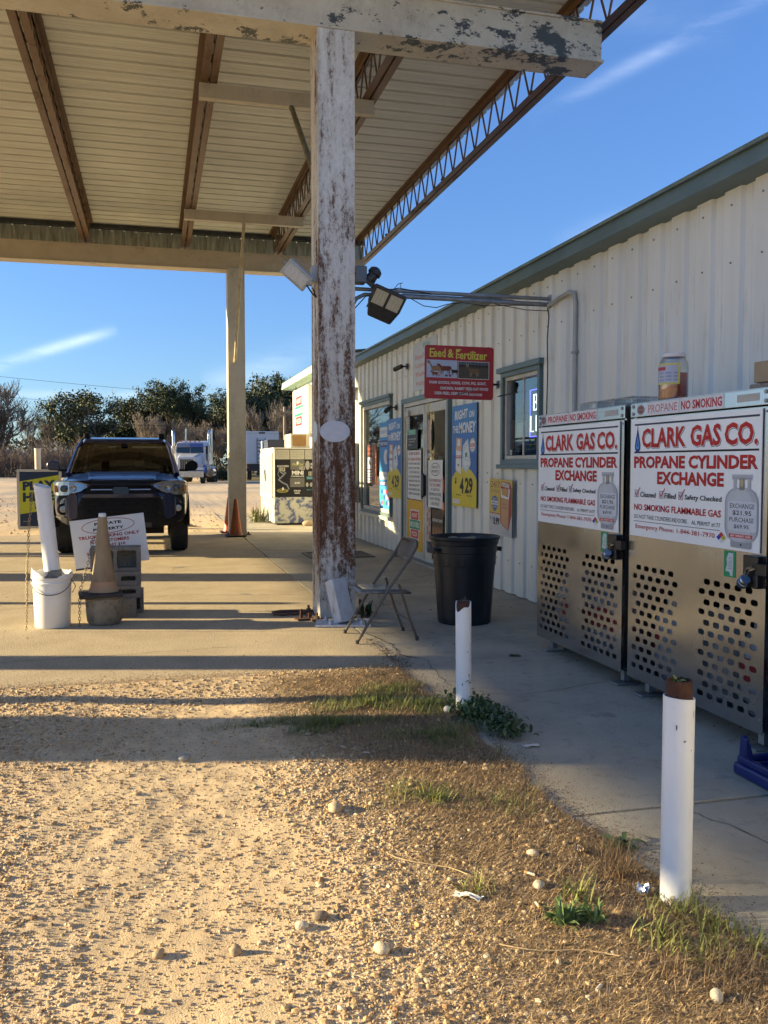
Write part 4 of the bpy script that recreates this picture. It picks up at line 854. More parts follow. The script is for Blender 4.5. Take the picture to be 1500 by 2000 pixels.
# ================================================================ PROPANE LOCKERS
steel = bpy.data.materials.new('brushed_steel'); MATS['brushed_steel'] = steel; steel.use_nodes = True
def mk_steel(m):
    t = m.node_tree; n = t.nodes; l = t.links; b = n['Principled BSDF']; b.inputs['Metallic'].default_value = 1; b.inputs['Base Color'].default_value = (.46, .45, .43, 1)
    tc_ = n.new('ShaderNodeTexCoord'); mp_ = n.new('ShaderNodeMapping'); mp_.inputs['Scale'].default_value = (1, 220, .6); l.new(tc_.outputs['Object'], mp_.inputs[0])
    q = n.new('ShaderNodeTexNoise'); q.inputs['Scale'].default_value = 1.0; q.inputs['Detail'].default_value = 3; l.new(mp_.outputs[0], q.inputs[0])
    q2 = n.new('ShaderNodeTexNoise'); q2.inputs['Scale'].default_value = 3; q2.inputs['Detail'].default_value = 6; l.new(tc_.outputs['Object'], q2.inputs[0])
    r = n.new('ShaderNodeMapRange'); l.new(q2.outputs[0], r.inputs[0]); r.inputs['From Min'].default_value = .3; r.inputs['From Max'].default_value = .7; r.inputs['To Min'].default_value = .20; r.inputs['To Max'].default_value = .29; l.new(r.outputs[0], b.inputs['Roughness'])
    bn = n.new('ShaderNodeBump'); bn.inputs['Strength'].default_value = .12; bn.inputs['Distance'].default_value = .002; l.new(q.outputs[0], bn.inputs['Height']); l.new(bn.outputs[0], b.inputs['Normal'])
    mx_ = n.new('ShaderNodeMix'); mx_.data_type = 'RGBA'; l.new(q.outputs[0], mx_.inputs[0]); mx_.inputs[6].default_value = (.38, .39, .405, 1); mx_.inputs[7].default_value = (.52, .53, .55, 1); l.new(mx_.outputs[2], b.inputs['Base Color'])
    b.inputs['Anisotropic'].default_value = .6
mk_steel(steel)
dsteel = M('locker_body', (.10, .10, .105), .5, .6)
def perforated(y0, y1, z0, z1, x, parent):      # sheet with real slots, from a filled 2D curve
    c = bpy.data.curves.new('d', 'CURVE'); c.dimensions = '2D'; c.fill_mode = 'BOTH'; c.extrude = .0015
    def loop(P):
        sp = c.splines.new('POLY'); sp.points.add(len(P) - 1)
        for i, (a, b) in enumerate(P): sp.points[i].co = (a, b, 0, 1)
        sp.use_cyclic_u = True
    W, H = y1 - y0, z1 - z0; loop([(0, 0), (W, 0), (W, H), (0, H)])
    def slot(u, v, w=.052, h=.029):
        r = h / 2 * .92; P = []
        for cx, cy, a in ((w / 2 - r, -h / 2 + r, -90), (w / 2 - r, h / 2 - r, 0), (-w / 2 + r, h / 2 - r, 90), (-w / 2 + r, -h / 2 + r, 180)): P += [(u + cx + r * math.cos(R(a + k * 30)), v + cy + r * math.sin(R(a + k * 30))) for k in range(4)]
        loop(P)
    for r_ in range(12):
        v = .753 - r_ * .0525 - z0
        for b0 in ((.11, .069), (.764, .722)):
            for k in range(5 if r_ % 2 == 0 else 6): slot(b0[r_ % 2] + k * .082, v)
    o = bpy.data.objects.new('d', c); me = o.to_mesh().copy(); bpy.data.objects.remove(o); bpy.data.curves.remove(c)
    me.materials.clear(); me.materials.append(steel)
    V = [v.co.copy() for v in me.vertices]; off = Vector(parent.location)
    for v, q in zip(me.vertices, V): v.co = Vector((x - q.z, y1 - q.x, z0 + q.y)) - off
    me.update(); o = bpy.data.objects.new('door', me); col.objects.link(o); o.parent = parent
    return o
cylw = M('cylinder_white', (.55, .56, .57), .35, c2=(.45, .46, .47), scale=5)
SC = (.76, .76, .76)
def locker(yl, label, seal_u):
    t = thing('propane_locker', label, 'propane locker', (3.05, yl - .62, 0), group=None); y0, y1 = yl - 1.225, yl
    xf = 2.712
    a = MB(); a.box((xf + .014, y0 + .012, .105), (xf + .04, y0 + .04, 1.69)); a.box((xf + .014, y1 - .04, .105), (xf + .04, y1 - .012, 1.69)); a.box((xf + .02, y0 + .04, .105), (xf + .05, y1 - .04, .13)); a.build('frame', steel, t)
    for q_ in (y0 + .008, y1 - .014): MB().box((xf + .04, q_, .10), (3.40, q_ + .006, 1.69)).build('side_panel', dsteel, t)
    MB().box((3.385, y0 + .014, .10), (3.40, y1 - .014, 1.69)).build('back_panel', dsteel, t)
    MB().box((xf + .02, y0 + .014, .10), (3.385, y1 - .014, .115)).build('floor_panel', dsteel, t); MB().box((xf + .05, y0 + .014, .76), (3.385, y1 - .014, .775)).build('shelf', dsteel, t)
    MB().box((xf + .0, y0 + .006, 1.690), (3.42, y1 - .006, 1.700)).build('top_panel', steel, t)
    MB().box((xf - .006, y0 + .004, 1.62), (xf + .012, y1 - .004, 1.697)).build('header', steel, t, bevel=.002)
    d = perforated(y0 + .012, y1 - .004, .095, 1.612, xf - .002, t)
    bl = MB()
    for yy in (y0 + .035, y1 - .035):
        for zz in (1.638, 1.68): bl.lathe([(.010, 0), (.010, .004), (.005, .006)], (0, 0, 0), 8) if 0 else bl.tube([(xf - .011, yy, zz), (xf - .005, yy, zz)], .010, 8)
    for zz in (.16, 1.59): bl.tube([(xf - .007, y0 + .03, zz), (xf - .003, y0 + .03, zz)], .006, 6); bl.tube([(xf - .007, y1 - .02, zz), (xf - .003, y1 - .02, zz)], .006, 6)
    bl.build('bolt', galv, t)
    for yy in (y0 + .10, y1 - .12):
        MB().box((xf + .06, yy - .02, .022), (xf + .10, yy + .02, .1)).build('leg', galv, t); MB().box((xf + .0, yy - .045, .004), (xf + .14, yy + .045, .012)).build('foot', galv, t)
    # latch guard and padlock
    MB().box((xf - .045, y0 + .02, .775), (xf - .005, y0 + .125, .925)).build('latch_guard', M('latch_black', (.008, .008, .009), .35), t, bevel=.006)
    MB().box((xf - .05, y0 - .045, .84), (xf - .004, y0 + .03, .895)).build('latch_guard', MATS['latch_black'], t, bevel=.004)
    pl = thing('padlock', {0: 'steel puck padlock on the near propane locker', 1: 'steel puck padlock on the far propane locker'}[int(yl > 5)], 'padlock', (xf - .06, y0 + .075, .81))
    ch = M('chrome', (.32, .32, .33), .25, 1.0)
    a = MB(); a.T = Matrix.Translation((xf - .065, y0 + .085, .805)) @ Matrix.Rotation(R(60), 4, 'X') @ Matrix.Rotation(R(-15), 4, 'Y'); a.lathe([(.020, -.03), (.027, -.027), (.027, .0), (.023, .002), (.023, .008), (.027, .01), (.027, .025), (.022, .03)], n=16); a.build('body', ch, pl, smooth=True)
    a = MB(); a.tube([(xf - .063, y0 + .070, .83), (xf - .063, y0 + .045, .862), (xf - .05, y0 + .03, .87)], .006, 6); a.tube([(xf - .063, y0 + .088, .835), (xf - .063, y0 + .065, .868), (xf - .05, y0 + .045, .875)], .006, 6); a.build('shackle', ch, pl)
    # header decals
    s = Sign('warning_label', 'PROPANE NO SMOKING label strip on the header of the %s locker' % ('near' if yl < 5 else 'far'), 'sign', (xf - .0065, yl - .02, 1.6225), WALLM, 1.0, .072, .0004, None)
    hw = (.64, .64, .66); rr = (.46, .035, .04) if yl > 5 else (.45, .10, .11)
    if yl < 5: u0, u1, u2 = .155, .48, .862
    else: u0, u1, u2 = .125, .47, .86
    s.rect(u0, 0, u1 - .003, .072, hw); s.rect(u1 + .003, 0, u2, .072, hw); s.text('PROPANE', u0 + .02, .014, u1 - .02, .058, rr, .03 if yl > 5 else .0); s.text('NO SMOKING', u1 + .016, .012, u2 - .015, .060, (.46, .035, .04), .035)
    s.ell(.095 if yl < 5 else .07, .036, .038, .028, (.20, .07, .07)); s.ell(.095 if yl < 5 else .07, .036, .034, .025, (.42, .34, .34), ring=.004); s.text('CLARK GAS', .07 if yl < 5 else .045, .031, .12 if yl < 5 else .095, .041, (.5, .45, .45)); s.rect(u2 + .10, .02, u2 + .26, .055, (.40, .39, .36)); s.done()
    # big sign
    W, H = 1.15, .67
    s = Sign('locker_sign', 'CLARK GAS CO. propane exchange sign on the %s locker' % ('near' if yl < 5 else 'far'), 'sign', (xf - .012, yl - .025, .935), WALLM, W, H, .004, M('sign_white', (.78, .78, .77), .30, c2=(.74, .74, .74), scale=3))
    R_ = (.46, .018, .016); Rd = (.33, .014, .02)
    s.rect(.038, .634, 1.133, .644, (.04, .045, .07)); s.rect(.036, .476, 1.133, .486, K_)
    def clark(dx, dy, c):
        for w_, a, b in (('CLARK', .118, .55), ('GAS', .59, .845), ('CO.', .875, 1.125)): s.text(w_, a + dx, .505 + dy, b + dx, .615 + dy, c, .034)
    clark(.006, -.006, K_); clark(.003, -.003, SC); clark(0, 0, R_)
    fl = lambda k, c: s.poly([(.073 + k * a, .555 + k * b) for a, b in ((0, .088), (.006, .05), (.018, .01), (.03, -.03), (.03, -.052), (.018, -.07), (0, -.074), (-.018, -.07), (-.03, -.052), (-.03, -.03), (-.018, .01), (-.006, .05))], c)
    fl(1.0, (.015, .03, .20)); s.poly([(.073 + a * .55, .535 + b * .55) for a, b in ((0, .088), (.018, .01), (.03, -.03), (.028, -.052), (0, -.07), (-.028, -.052), (-.03, -.03), (-.018, .01))], (.10, .30, .65)); s.poly([(.073 + a * .25, .53 + b * .3) for a, b in ((0, .088), (.018, .01), (.03, -.03), (.028, -.052), (0, -.07), (-.028, -.052), (-.03, -.03), (-.018, .01))], (.03, .08, .35))
    s.text('PROPANE CYLINDER', .039, .3895, 1.131, .4575, K_, .035); s.text('PROPANE CYLINDER', .037, .391, 1.129, .459, R_, .035)
    s.text('EXCHANGE', .285, .3015, .877, .3715, K_, .035); s.text('EXCHANGE', .283, .303, .875, .373, R_, .035)
    for u in (.050, .305, .492):
        s.rect(u, .224, u + .042, .266, (.2, .2, .22)); s.rect(u + .003, .227, u + .039, .263, (.52, .54, .58)); s.line([(u + .008, .25), (u + .02, .235), (u + .055, .278)], .007, R_)
    s.text('Cleaned', .111, .226, .272, .256, K_, .015, .12); s.text('Filled', .360, .226, .468, .256, K_, .015, .12); s.text('Safety Checked', .550, .220, .862, .254, K_, .015, .12)
    s.text('NO SMOKING FLAMMABLE GAS', .047, .150, .861, .186, R_, .02); s.text('DO NOT TAKE CYLINDERS INDOORS', .049, .102, .573, .125, K_, -.005); s.text('AL PERMIT #177', .615, .099, .857, .122, K_, -.005); s.rect(.046, .085, .856, .0875, K_)
    s.text('Emergency Phone: 1-844-381-7970', .066, .038, .814, .070, R_, .0)
    c_ = .866; d_ = .052; cx_, cy_ = .866, .053; r_ = .038; ry = .028
    s.poly([(cx_, cy_), (cx_ + r_ / 2, cy_ + ry / 2), (cx_, cy_ + ry), (cx_ - r_ / 2, cy_ + ry / 2)], (.5, .03, .03)); s.poly([(cx_, cy_), (cx_ - r_ / 2, cy_ + ry / 2), (cx_ - r_, cy_), (cx_ - r_ / 2, cy_ - ry / 2)], (.02, .04, .35)); s.poly([(cx_, cy_), (cx_ + r_ / 2, cy_ + ry / 2), (cx_ + r_, cy_), (cx_ + r_ / 2, cy_ - ry / 2)], (.60, .50, .05)); s.poly([(cx_, cy_), (cx_ - r_ / 2, cy_ - ry / 2), (cx_, cy_ - ry), (cx_ + r_ / 2, cy_ - ry / 2)], W_); s.text('0', cx_ + .014, cy_ - .007, cx_ + .024, cy_ + .007, K_)
    # pictured cylinder
    g1, g2, g3 = (.30, .31, .33), (.42, .43, .45), (.50, .51, .53)
    def rr_(x0, y0_, x1, y1_, r, c): s.poly([(x + r * .999 * math.cos(R(a + k * 22.5)), y + r * .8 * math.sin(R(a + k * 22.5))) for x, y, a in ((x1 - r, y0_ + r * .8, -90), (x1 - r, y1_ - r * .8, 0), (x0 + r, y1_ - r * .8, 90), (x0 + r, y0_ + r * .8, 180)) for k in range(5)], c)
    rr_(.94, .014, 1.095, .06, .012, g1); rr_(.892, .04, 1.140, .300, .085, g1); rr_(.900, .042, 1.132, .297, .08, g2); rr_(.915, .046, 1.09, .294, .07, g3)
    s.rect(.955, .285, .975, .352, g2); s.rect(1.06, .285, 1.08, .352, g2); s.rect(.945, .340, 1.09, .364, g2); s.rect(.95, .345, 1.085, .35, g1); s.rect(1.0, .29, 1.035, .345, (.25, .22, .18)); s.ell(1.018, .325, .012, .02, (.45, .38, .22))
    rr_(.916, .095, 1.128, .237, .018, (.56, .58, .62)); s.text('EXCHANGE', .932, .203, 1.113, .226, K_, .005); s.text('$21.95', .953, .168, 1.092, .193, K_, .015); s.text('PURCHASE', .930, .138, 1.110, .160, K_, .005); s.text('$69.95', .965, .104, 1.075, .126, K_, .01)
    s.rect(.928, .062, 1.102, .080, (.50, .06, .05)); s.text('NET WEIGHT 15LBS', .94, .066, 1.09, .076, W_, .02); s.ell(1.02, .030, .006, .005, K_)
    s.done()
    # green state sticker
    s = Sign('permit_sticker', 'green sticker with white state outline on the %s locker' % ('near' if yl < 5 else 'far'), 'sticker', (xf - .0045, yl - .905 if yl < 5 else yl - .95, .80), WALLM, .09, .128, .0004, None)
    s.rect(0, 0, .09, .128, (.02, .26, .10)); s.poly([(.012, .028), (.045, .024), (.05, .006), (.068, .006), (.072, .06), (.07, .118), (.035, .118), (.02, .09), (.024, .06)], (.52, .54, .55)); s.ell(.052, .085, .012, .012, (.2, .2, .22), ring=.003)
    for i in range(4): s.rect(.03, .04 + i * .009, .064, .043 + i * .009, (.25, .25, .28))
    s.done()
    return t
locker(4.68, 'brushed steel propane locker nearest the camera with perforated door', 0)
locker(5.965, 'brushed steel propane locker farther along, next to the small window', 0)
# cylinders inside
def cyl_mesh():
    root = thing('propane_cylinder', 'white propane cylinder standing on a shelf inside a steel locker', 'gas cylinder', (0, 0, 0), group='propane cylinders inside the lockers')
    MB().lathe([(.0, .03), (.09, .035), (.13, .07), (.148, .12), (.15, .20), (.15, .30), (.14, .36), (.10, .40), (.03, .42), (.0, .42)], n=24, cap=False).build('tank', cylw, root, smooth=True, world=False)
    MB().lathe([(.10, .0), (.10, .045), (.095, .045), (.095, .0)], n=18, cap=False).build('foot_ring', cylw, root, smooth=True, world=False)
    a = MB(); a.lathe([(.085, .40), (.085, .46), (.08, .46), (.08, .40)], n=18, cap=False); a.build('collar', cylw, root, world=False)
    b = MB(); n = 10
    V = [(-.1515 * math.cos(R(-60 + 12 * i)), .1515 * math.sin(R(-60 + 12 * i)), z) for z in (.16, .29) for i in range(n + 1)]; b.add(V, [(i, i + 1, n + 2 + i, n + 1 + i) for i in range(n)]); b.build('label', flat((.50, .06, .06)), root, world=False)
    return root
c0 = cyl_mesh(); first = True
for yl in (4.68, 5.965):
    for zz in (.116, .776):
        for k in range(3):
            for j in range(1):
                c = c0 if first else copytree(c0); first = False
                c.location = (2.93 + .31 * j, yl - .22 - k * .385, zz); c.rotation_euler = (0, 0, random.uniform(-1.3, 1.3))
# blue third locker, only its edge in frame
navy = M('navy_metal', (.012, .022, .075), .35, c2=(.016, .03, .09), scale=4)
t = thing('blue_locker', 'dark blue metal locker whose edge shows at the right picture border', 'locker', (3.1, 2.9, 0))
MB().box((2.76, 2.35, .06), (3.42, 3.425, 1.66)).build('body', navy, t, bevel=.01); MB().box((2.742, 2.37, .09), (2.758, 3.40, 1.62)).build('door', navy, t, bevel=.004); MB().box((2.80, 2.4, .004), (3.38, 3.38, .058)).build('plinth', dark, t)
# jar with orange liquid
t = thing('glass_jar', 'large clear jar half full of orange liquid with white lid on the near locker', 'jar', (2.82, 4.42, 1.70))
jp = [(.070, .0), (.078, .006), (.081, .02), (.081, .185), (.076, .215), (.062, .238), (.060, .25)]
MB().lathe([(r, z + 1.701) for r, z in jp] + [(r - .003, z + 1.701 + (.003 if i == len(jp) - 1 else 0)) for i, (r, z) in list(enumerate(jp))[::-1] if i > 0] + [(0, 1.709)], (2.82, 4.42, 0), 32, cap=False).build('jar_wall', glass('jar_plastic', (.90, .92, .93), .05), t, smooth=True)
liq = M('orange_brine', (.42, .055, .012), .25, c2=(.34, .042, .010), scale=9)
MB().lathe([(.0, 1.712), (.072, 1.712), (.0765, 1.73), (.0765, 1.854), (.0, 1.854)], (2.82, 4.42, 0), 32, cap=False).build('liquid', liq, t, smooth=True)
MB().lathe([(.0, 1.968), (.058, 1.968), (.064, 1.964), (.065, 1.946), (.063, 1.942), (.0, 1.942)], (2.82, 4.42, 0), 32, cap=False).build('lid', M('lid_white', (.58, .58, .60), .4, c2=(.5, .5, .52), scale=5), t, smooth=True)
def wraplabel(c, r, z0, z1, a0, a1, cols, name='label'):
    n = 16; NR = 12; b = MB()
    V = [(c[0] + r * math.cos(R(a0 + (a1 - a0) * i / n)), c[1] + r * math.sin(R(a0 + (a1 - a0) * i / n)), z0 + (z1 - z0) * j / NR) for j in range(NR + 1) for i in range(n + 1)]
    o = len(b.v); b.v += V
    for j in range(NR):
        for i in range(n):
            b.f.append([o + j * (n + 1) + i, o + j * (n + 1) + i + 1, o + (j + 1) * (n + 1) + i + 1, o + (j + 1) * (n + 1) + i])
            b.m.append(1 if (j in (0, NR - 1) or i in (0, 15)) else (2 if (j in (8, 9) and 1 < i < 9) else (3 if j in (2, 4, 6) and i % 4 else 0)))
    return b.build(name, [flat(c) for c in cols], t, fix=False)
wraplabel((2.82, 4.42), .0818, 1.79, 1.905, 135, 262, [(.40, .42, .50), (.55, .50, .12), (.40, .05, .08), (.25, .28, .42)])
# battered cardboard / board box on the near locker
t = thing('cardboard_box', 'weathered tan box lying on top of the near locker at the right border', 'box', (2.95, 3.4, 1.70))
a = MB(); a.box((2.80, 3.16, 1.735), (3.12, 3.695, 1.835), rot=(0, 0, 4)); a.build('lid', M('cardboard', (.33, .26, .17), .85, c2=(.25, .19, .12), scale=5, c3=(.16, .12, .08), s3=12, lo3=.6, hi3=.7), t, bevel=.006)
MB().box((2.785, 3.16, 1.702), (3.14, 3.71, 1.730), rot=(0, 0, 3)).build('base', M('mulch', (.16, .13, .10), .9, c2=(.28, .24, .18), scale=40), t, bevel=.008)
t = thing('plastic_tray', 'upturned clear plastic tray on the far locker beside the jar', 'tray', (2.95, 5.0, 1.70))
gp = glass('clear_plastic', (.80, .84, .88), .12)
for k in range(3): MB().box((2.82, 4.86 + k * .24, 1.702), (3.1, 5.08 + k * .24, 1.765)).build('cell', gp, t, bevel=.02)
# ================================================================ BLUE TRAY on the ground
t = thing('plastic_crate', 'dark blue plastic cylinder crate on the concrete at the right edge', 'crate', (2.55, 3.05, 0))
bp = M('blue_plastic', (.006, .016, .095), .4, c2=(.008, .020, .12), scale=6)
x0, x1, y0, y1 = 2.43, 2.70, 2.72, 3.30
a = MB(); a.box((x0, y0, .002), (x1, y1, .055)); a.build('base', bp, t, bevel=.012)
a = MB(); a.box((x0 + .012, y0 + .012, .056), (x0 + .04, y1 - .012, .085)); a.box((x1 - .04, y0 + .012, .056), (x1 - .012, y1 - .012, .085)); a.box((x0 + .04, y1 - .04, .056), (x1 - .04, y1 - .012, .085)); a.box((x0 + .04, y0 + .012, .056), (x1 - .04, y0 + .04, .085)); a.build('rim', bp, t, bevel=.006)
for xx in (x0 + .015, x1 - .07):
    for yy in (y1 - .075, y1 - .26, y0 + .19, y0 + .02):
        b = MB(); b.prism([(yy, .056), (yy + .055, .056), (yy + .048, .165), (yy + .035, .178), (yy + .012, .165)], xx, xx + .022, 'x'); b.prism([(xx, .056), (xx + .05, .056), (xx + .012, .17), (xx, .17)], yy + .004, yy + .016, 'y'); b.build('prong', bp, t, bevel=.003)
for k in range(7): MB().box((x0 + .041, y0 + .06 + k * .07, .056), (x1 - .041, y0 + .072 + k * .07, .075)).build('rib', bp, t)

# ================================================================ BOLLARDS
pvc = M('white_pvc', (.80, .80, .79), .32, c2=(.74, .74, .73), scale=3, c3=(.40, .37, .30), s3=6, lo3=.62, hi3=.74)
rustp = M('rusted_pipe', (.055, .022, .014), .95, c2=(.09, .036, .02), scale=40, c3=(.03, .016, .012), s3=25, bump=.8, bscale=90)
def bollard(p, r, h, rust_h, label, notch, lean):
    t = thing('bollard', label, 'bollard', (p[0], p[1], 0))
    n = 36; T = Matrix.Translation((p[0], p[1], 0)) @ Matrix.Rotation(R(lean[0]), 4, 'X') @ Matrix.Rotation(R(lean[1]), 4, 'Y')
    def topz(a): return h + notch(a)
    a = MB(); a.T = T
    for (ri, ro) in ((r - .004, r),):
        rings = [[(ro * math.cos(2 * math.pi * k / n) * (1 + .012 * math.sin(3 * z)), ro * math.sin(2 * math.pi * k / n), min(z, topz(k / n)) if z < h else topz(k / n)) for k in range(n)] for z in (-.03, .1, .3, .45, .55, h)] + [[(ri * math.cos(2 * math.pi * k / n), ri * math.sin(2 * math.pi * k / n), topz(k / n)) for k in range(n)], [(ri * math.cos(2 * math.pi * k / n), ri * math.sin(2 * math.pi * k / n), h * .7) for k in range(n)]]
        a.loft(rings, cap=False)
    a.build('sleeve', pvc, t, smooth=True)
    a = MB(); a.T = T; ri = r * .84; rr = random.Random(3)
    rings = [[(q * math.cos(2 * math.pi * k / n), q * math.sin(2 * math.pi * k / n), z + (.002 * math.sin(k * 1.7) + .0015 * math.sin(k * 3.1) if z > h else 0)) for k in range(n)] for q, z in ((ri, .3), (ri, h + rust_h), (ri * .86, h + rust_h + .002), (ri * .85, h - .1))]
    a.loft(rings, cap=False); a.build('pipe', rustp, t, smooth=True)
    a = MB(); a.T = T; a.lathe([(0, h + .002), (ri * .86, h)], n=16, cap=False); a.build('soil', M('soil', (.035, .026, .018), 1), t)
    return t
bollard((1.535, 2.345), .0465, .645, .05, 'white pipe bollard with rusted top nearest the camera', lambda a: -.004 * math.cos(a * 6.28), (0, 0))
bollard((1.632, 4.54), .0425, .60, .0, 'white pipe bollard with chipped rusty top beside the concrete walk', lambda a: (-.045 * max(0, math.cos((a - .62) * 6.28)) ** .7 + .012 * math.sin(a * 20) * (math.cos((a - .62) * 6.28) > 0)), (0, -.5))
def scuffs(root, px, py, r, spots, mat, seed):
    rr = random.Random(seed); a = MB()
    for az, z, w_, h_ in spots:
        P = []
        for k in range(12): an = 2 * math.pi * k / 12; q = rr.uniform(.45, 1.1); th = R(az) + w_ / r * math.cos(an) * q; P.append((px + (r + .0012) * math.cos(th), py + (r + .0012) * math.sin(th), z + h_ * math.sin(an) * q))
        a.add(P, [tuple(range(12))])
    a.build('scuff', mat, root)
_b = [o for o in col.objects if o.name.startswith('bollard')]
_b = sorted([o for o in _b if 'category' in o], key=lambda o: o.location.y)
scf = M('scuff_black', (.03, .03, .032), .7, c2=(.2, .19, .17), scale=60); dirtm = M('splash_dirt', (.36, .27, .16), .9, c2=(.5, .43, .32), scale=40)
scuffs(_b[1], 1.632, 4.54, .0425, [(-80, .17, .010, .006), (-62, .16, .012, .004), (-95, .165, .006, .003), (-70, .20, .004, .008), (-120, .15, .003, .010), (-85, .33, .004, .004), (-60, .08, .006, .004)], scf, 1)
scuffs(_b[0], 1.535, 2.345, .0465, [(-100, .52, .004, .004), (-70, .49, .003, .002), (-60, .60, .002, .012), (-130, .56, .002, .010)], scf, 2)
scuffs(_b[0], 1.535, 2.345, .0465, [(-160 + 14 * i, .012 + .006 * (i % 3), .008, .012 + .007 * ((i * 5) % 4)) for i in range(12)], dirtm, 3)
scuffs(_b[1], 1.632, 4.54, .0425, [(-160 + 14 * i, .012 + .006 * (i % 3), .008, .012 + .006 * ((i * 7) % 4)) for i in range(12)], dirtm, 4)
# ================================================================ TRASH CAN
t = thing('trash_can', 'large black ribbed plastic trash can standing by the wall', 'trash can', (2.56, 7.12, 0))
bk = M('can_plastic', (.008, .010, .014), .42, c2=(.014, .016, .022), scale=4, c3=(.03, .03, .03), s3=14, lo3=.66, hi3=.8)
n = 72; cx, cy = 2.56, 7.12; rings = []
for z, r, rib in ((.0, .222, 0), (.015, .228, 0), (.05, .230, 1), (.12, .235, 1), (.48, .259, 1), (.50, .266, 0), (.60, .268, 0), (.605, .274, 0), (.665, .276, 0), (.67, .285, 0), (.705, .290, 0), (.715, .300, 0), (.735, .302, 0), (.738, .295, 0), (.725, .280, 0), (.70, .275, 0), (.3, .245, 0), (.05, .22, 0)):
    rings.append([(cx + (r - (.006 if rib and (k % 6) in (0, 1, 2) else 0)) * math.cos(2 * math.pi * k / n), cy + (r - (.006 if rib and (k % 6) in (0, 1, 2) else 0)) * math.sin(2 * math.pi * k / n), z + .002) for k in range(n)])
MB().loft(rings).build('body', bk, t, smooth=True, ang=30)
for sx in (-1, 1):
    a = MB(); a.T = Matrix.Translation((cx, cy, 0)) @ Matrix.Rotation(R(8 if sx > 0 else 8), 4, 'Z'); a.box((sx * .270, -.075, .625), (sx * .325, .075, .64)); a.box((sx * .312, -.07, .60), (sx * .325, .07, .626)); a.build('handle', bk, t, bevel=.005)
random.seed(2); a = MB()
for i in range(7): a.lathe([(0, .0), (.06, .01), (.05, .05), (0, .06)], (cx + random.uniform(-.1, .1), cy + random.uniform(-.1, .1), .66 + random.uniform(-.01, .02)), 9, cap=False)
tag(a.build('bagged_trash', M('trash_bag', (.10, .11, .12), .25, c2=(.02, .02, .02), scale=12), t, smooth=True), None, kind='stuff')
# ================================================================ FOLDING CHAIR
t = thing('folding_chair', 'brown metal folding chair with worn seat facing left by the rusty column', 'chair', (1.70, 6.65, 0))
cb = M('chair_brown', (.15, .12, .09), .40, .2, c2=(.11, .088, .065), scale=7, c3=(.20, .18, .15), s3=20, lo3=.68, hi3=.74)
y0, y1 = 6.42, 6.86
for yy in (y0, y1):
    MB().tube([(1.46, yy, .012), (1.70, yy, .40), (1.875, yy, .64), (1.925, yy, .725)], .0115, 8).build('leg', cb, t, smooth=True)
    ins = .022 if yy == y0 else -.022
    MB().tube([(1.935, yy + ins, .012), (1.86, yy + ins, .21), (1.79, yy + ins, .44)], .0105, 8).build('leg', cb, t, smooth=True)
    for p in ((1.46, yy), (1.935, yy + ins)): MB().lathe([(.014, .0), (.015, .025), (.012, .03)], (p[0], p[1], .001), 8).build('foot_cap', M('rubber_cap', (.05, .045, .035), .8), t)
MB().tube([(1.53, y0, .125), (1.535, y0 + .05, .155), (1.535, y1 - .05, .155), (1.53, y1, .125)], .008, 6).build('crossbar', cb, t, smooth=True)
MB().tube([(1.885, y0 + .02, .15), (1.885, y1 - .02, .15)], .008, 6).build('crossbar', cb, t)
MB().tube([(1.925, y0, .725), (1.932, y0 + .02, .752), (1.935, y0 + .06, .765), (1.935, y1 - .06, .765), (1.932, y1 - .02, .752), (1.925, y1, .725)], .0115, 8).build('back_frame', cb, t, smooth=True)
# curved back panel
V = []; ny = 14
for j, (dx, z) in enumerate(((0, .60), (.006, .63), (.018, .68), (.035, .73), (.045, .758))):
    for i in range(ny + 1):
        u = i / ny; bow = .035 * (1 - (2 * u - 1) ** 2); zz = z + (.028 * (1 - (2 * u - 1) ** 2) if j == 0 else 0); V.append((1.868 + dx * 1.35 + bow, y0 + .008 + (y1 - y0 - .016) * u, zz))
a = MB(); a.add(V, [(j * (ny + 1) + i, j * (ny + 1) + i + 1, (j + 1) * (ny + 1) + i + 1, (j + 1) * (ny + 1) + i) for j in range(4) for i in range(ny)])
o = a.build('backrest', cb, t, smooth=True); o.modifiers.new('s', 'SOLIDIFY').thickness = .004
# seat pan with rolled edge
V = []; nx2, ny2 = 10, 10
def seatz(u, v): e = max(abs(2 * u - 1), abs(2 * v - 1)); return .405 - (.010 * (1 - e ** 2)) - (.022 if e > .999 else 0)
for i in range(nx2 + 1):
    for j in range(ny2 + 1):
        u, v = i / nx2, j / ny2; rr_ = 1 - .10 * (u < .02) ; yy = y0 + .025 + (y1 - y0 - .05) * (.5 + (v - .5) * (1 - .09 * (1 - u) ** 3)); V.append((1.49 + .40 * u, yy, seatz(u, v) - .012 * u))
a = MB(); a.add(V, [(i * (ny2 + 1) + j, (i + 1) * (ny2 + 1) + j, (i + 1) * (ny2 + 1) + j + 1, i * (ny2 + 1) + j + 1) for i in range(nx2) for j in range(ny2)])
o = a.build('seat', M('seat_worn', (.16, .145, .125), .3, .4, c2=(.24, .22, .19), scale=5, c3=(.055, .045, .035), s3=12, lo3=.5, hi3=.7), t, smooth=True, ang=60); q = o.modifiers.new('s', 'SOLIDIFY'); q.thickness = .014; q.offset = -1
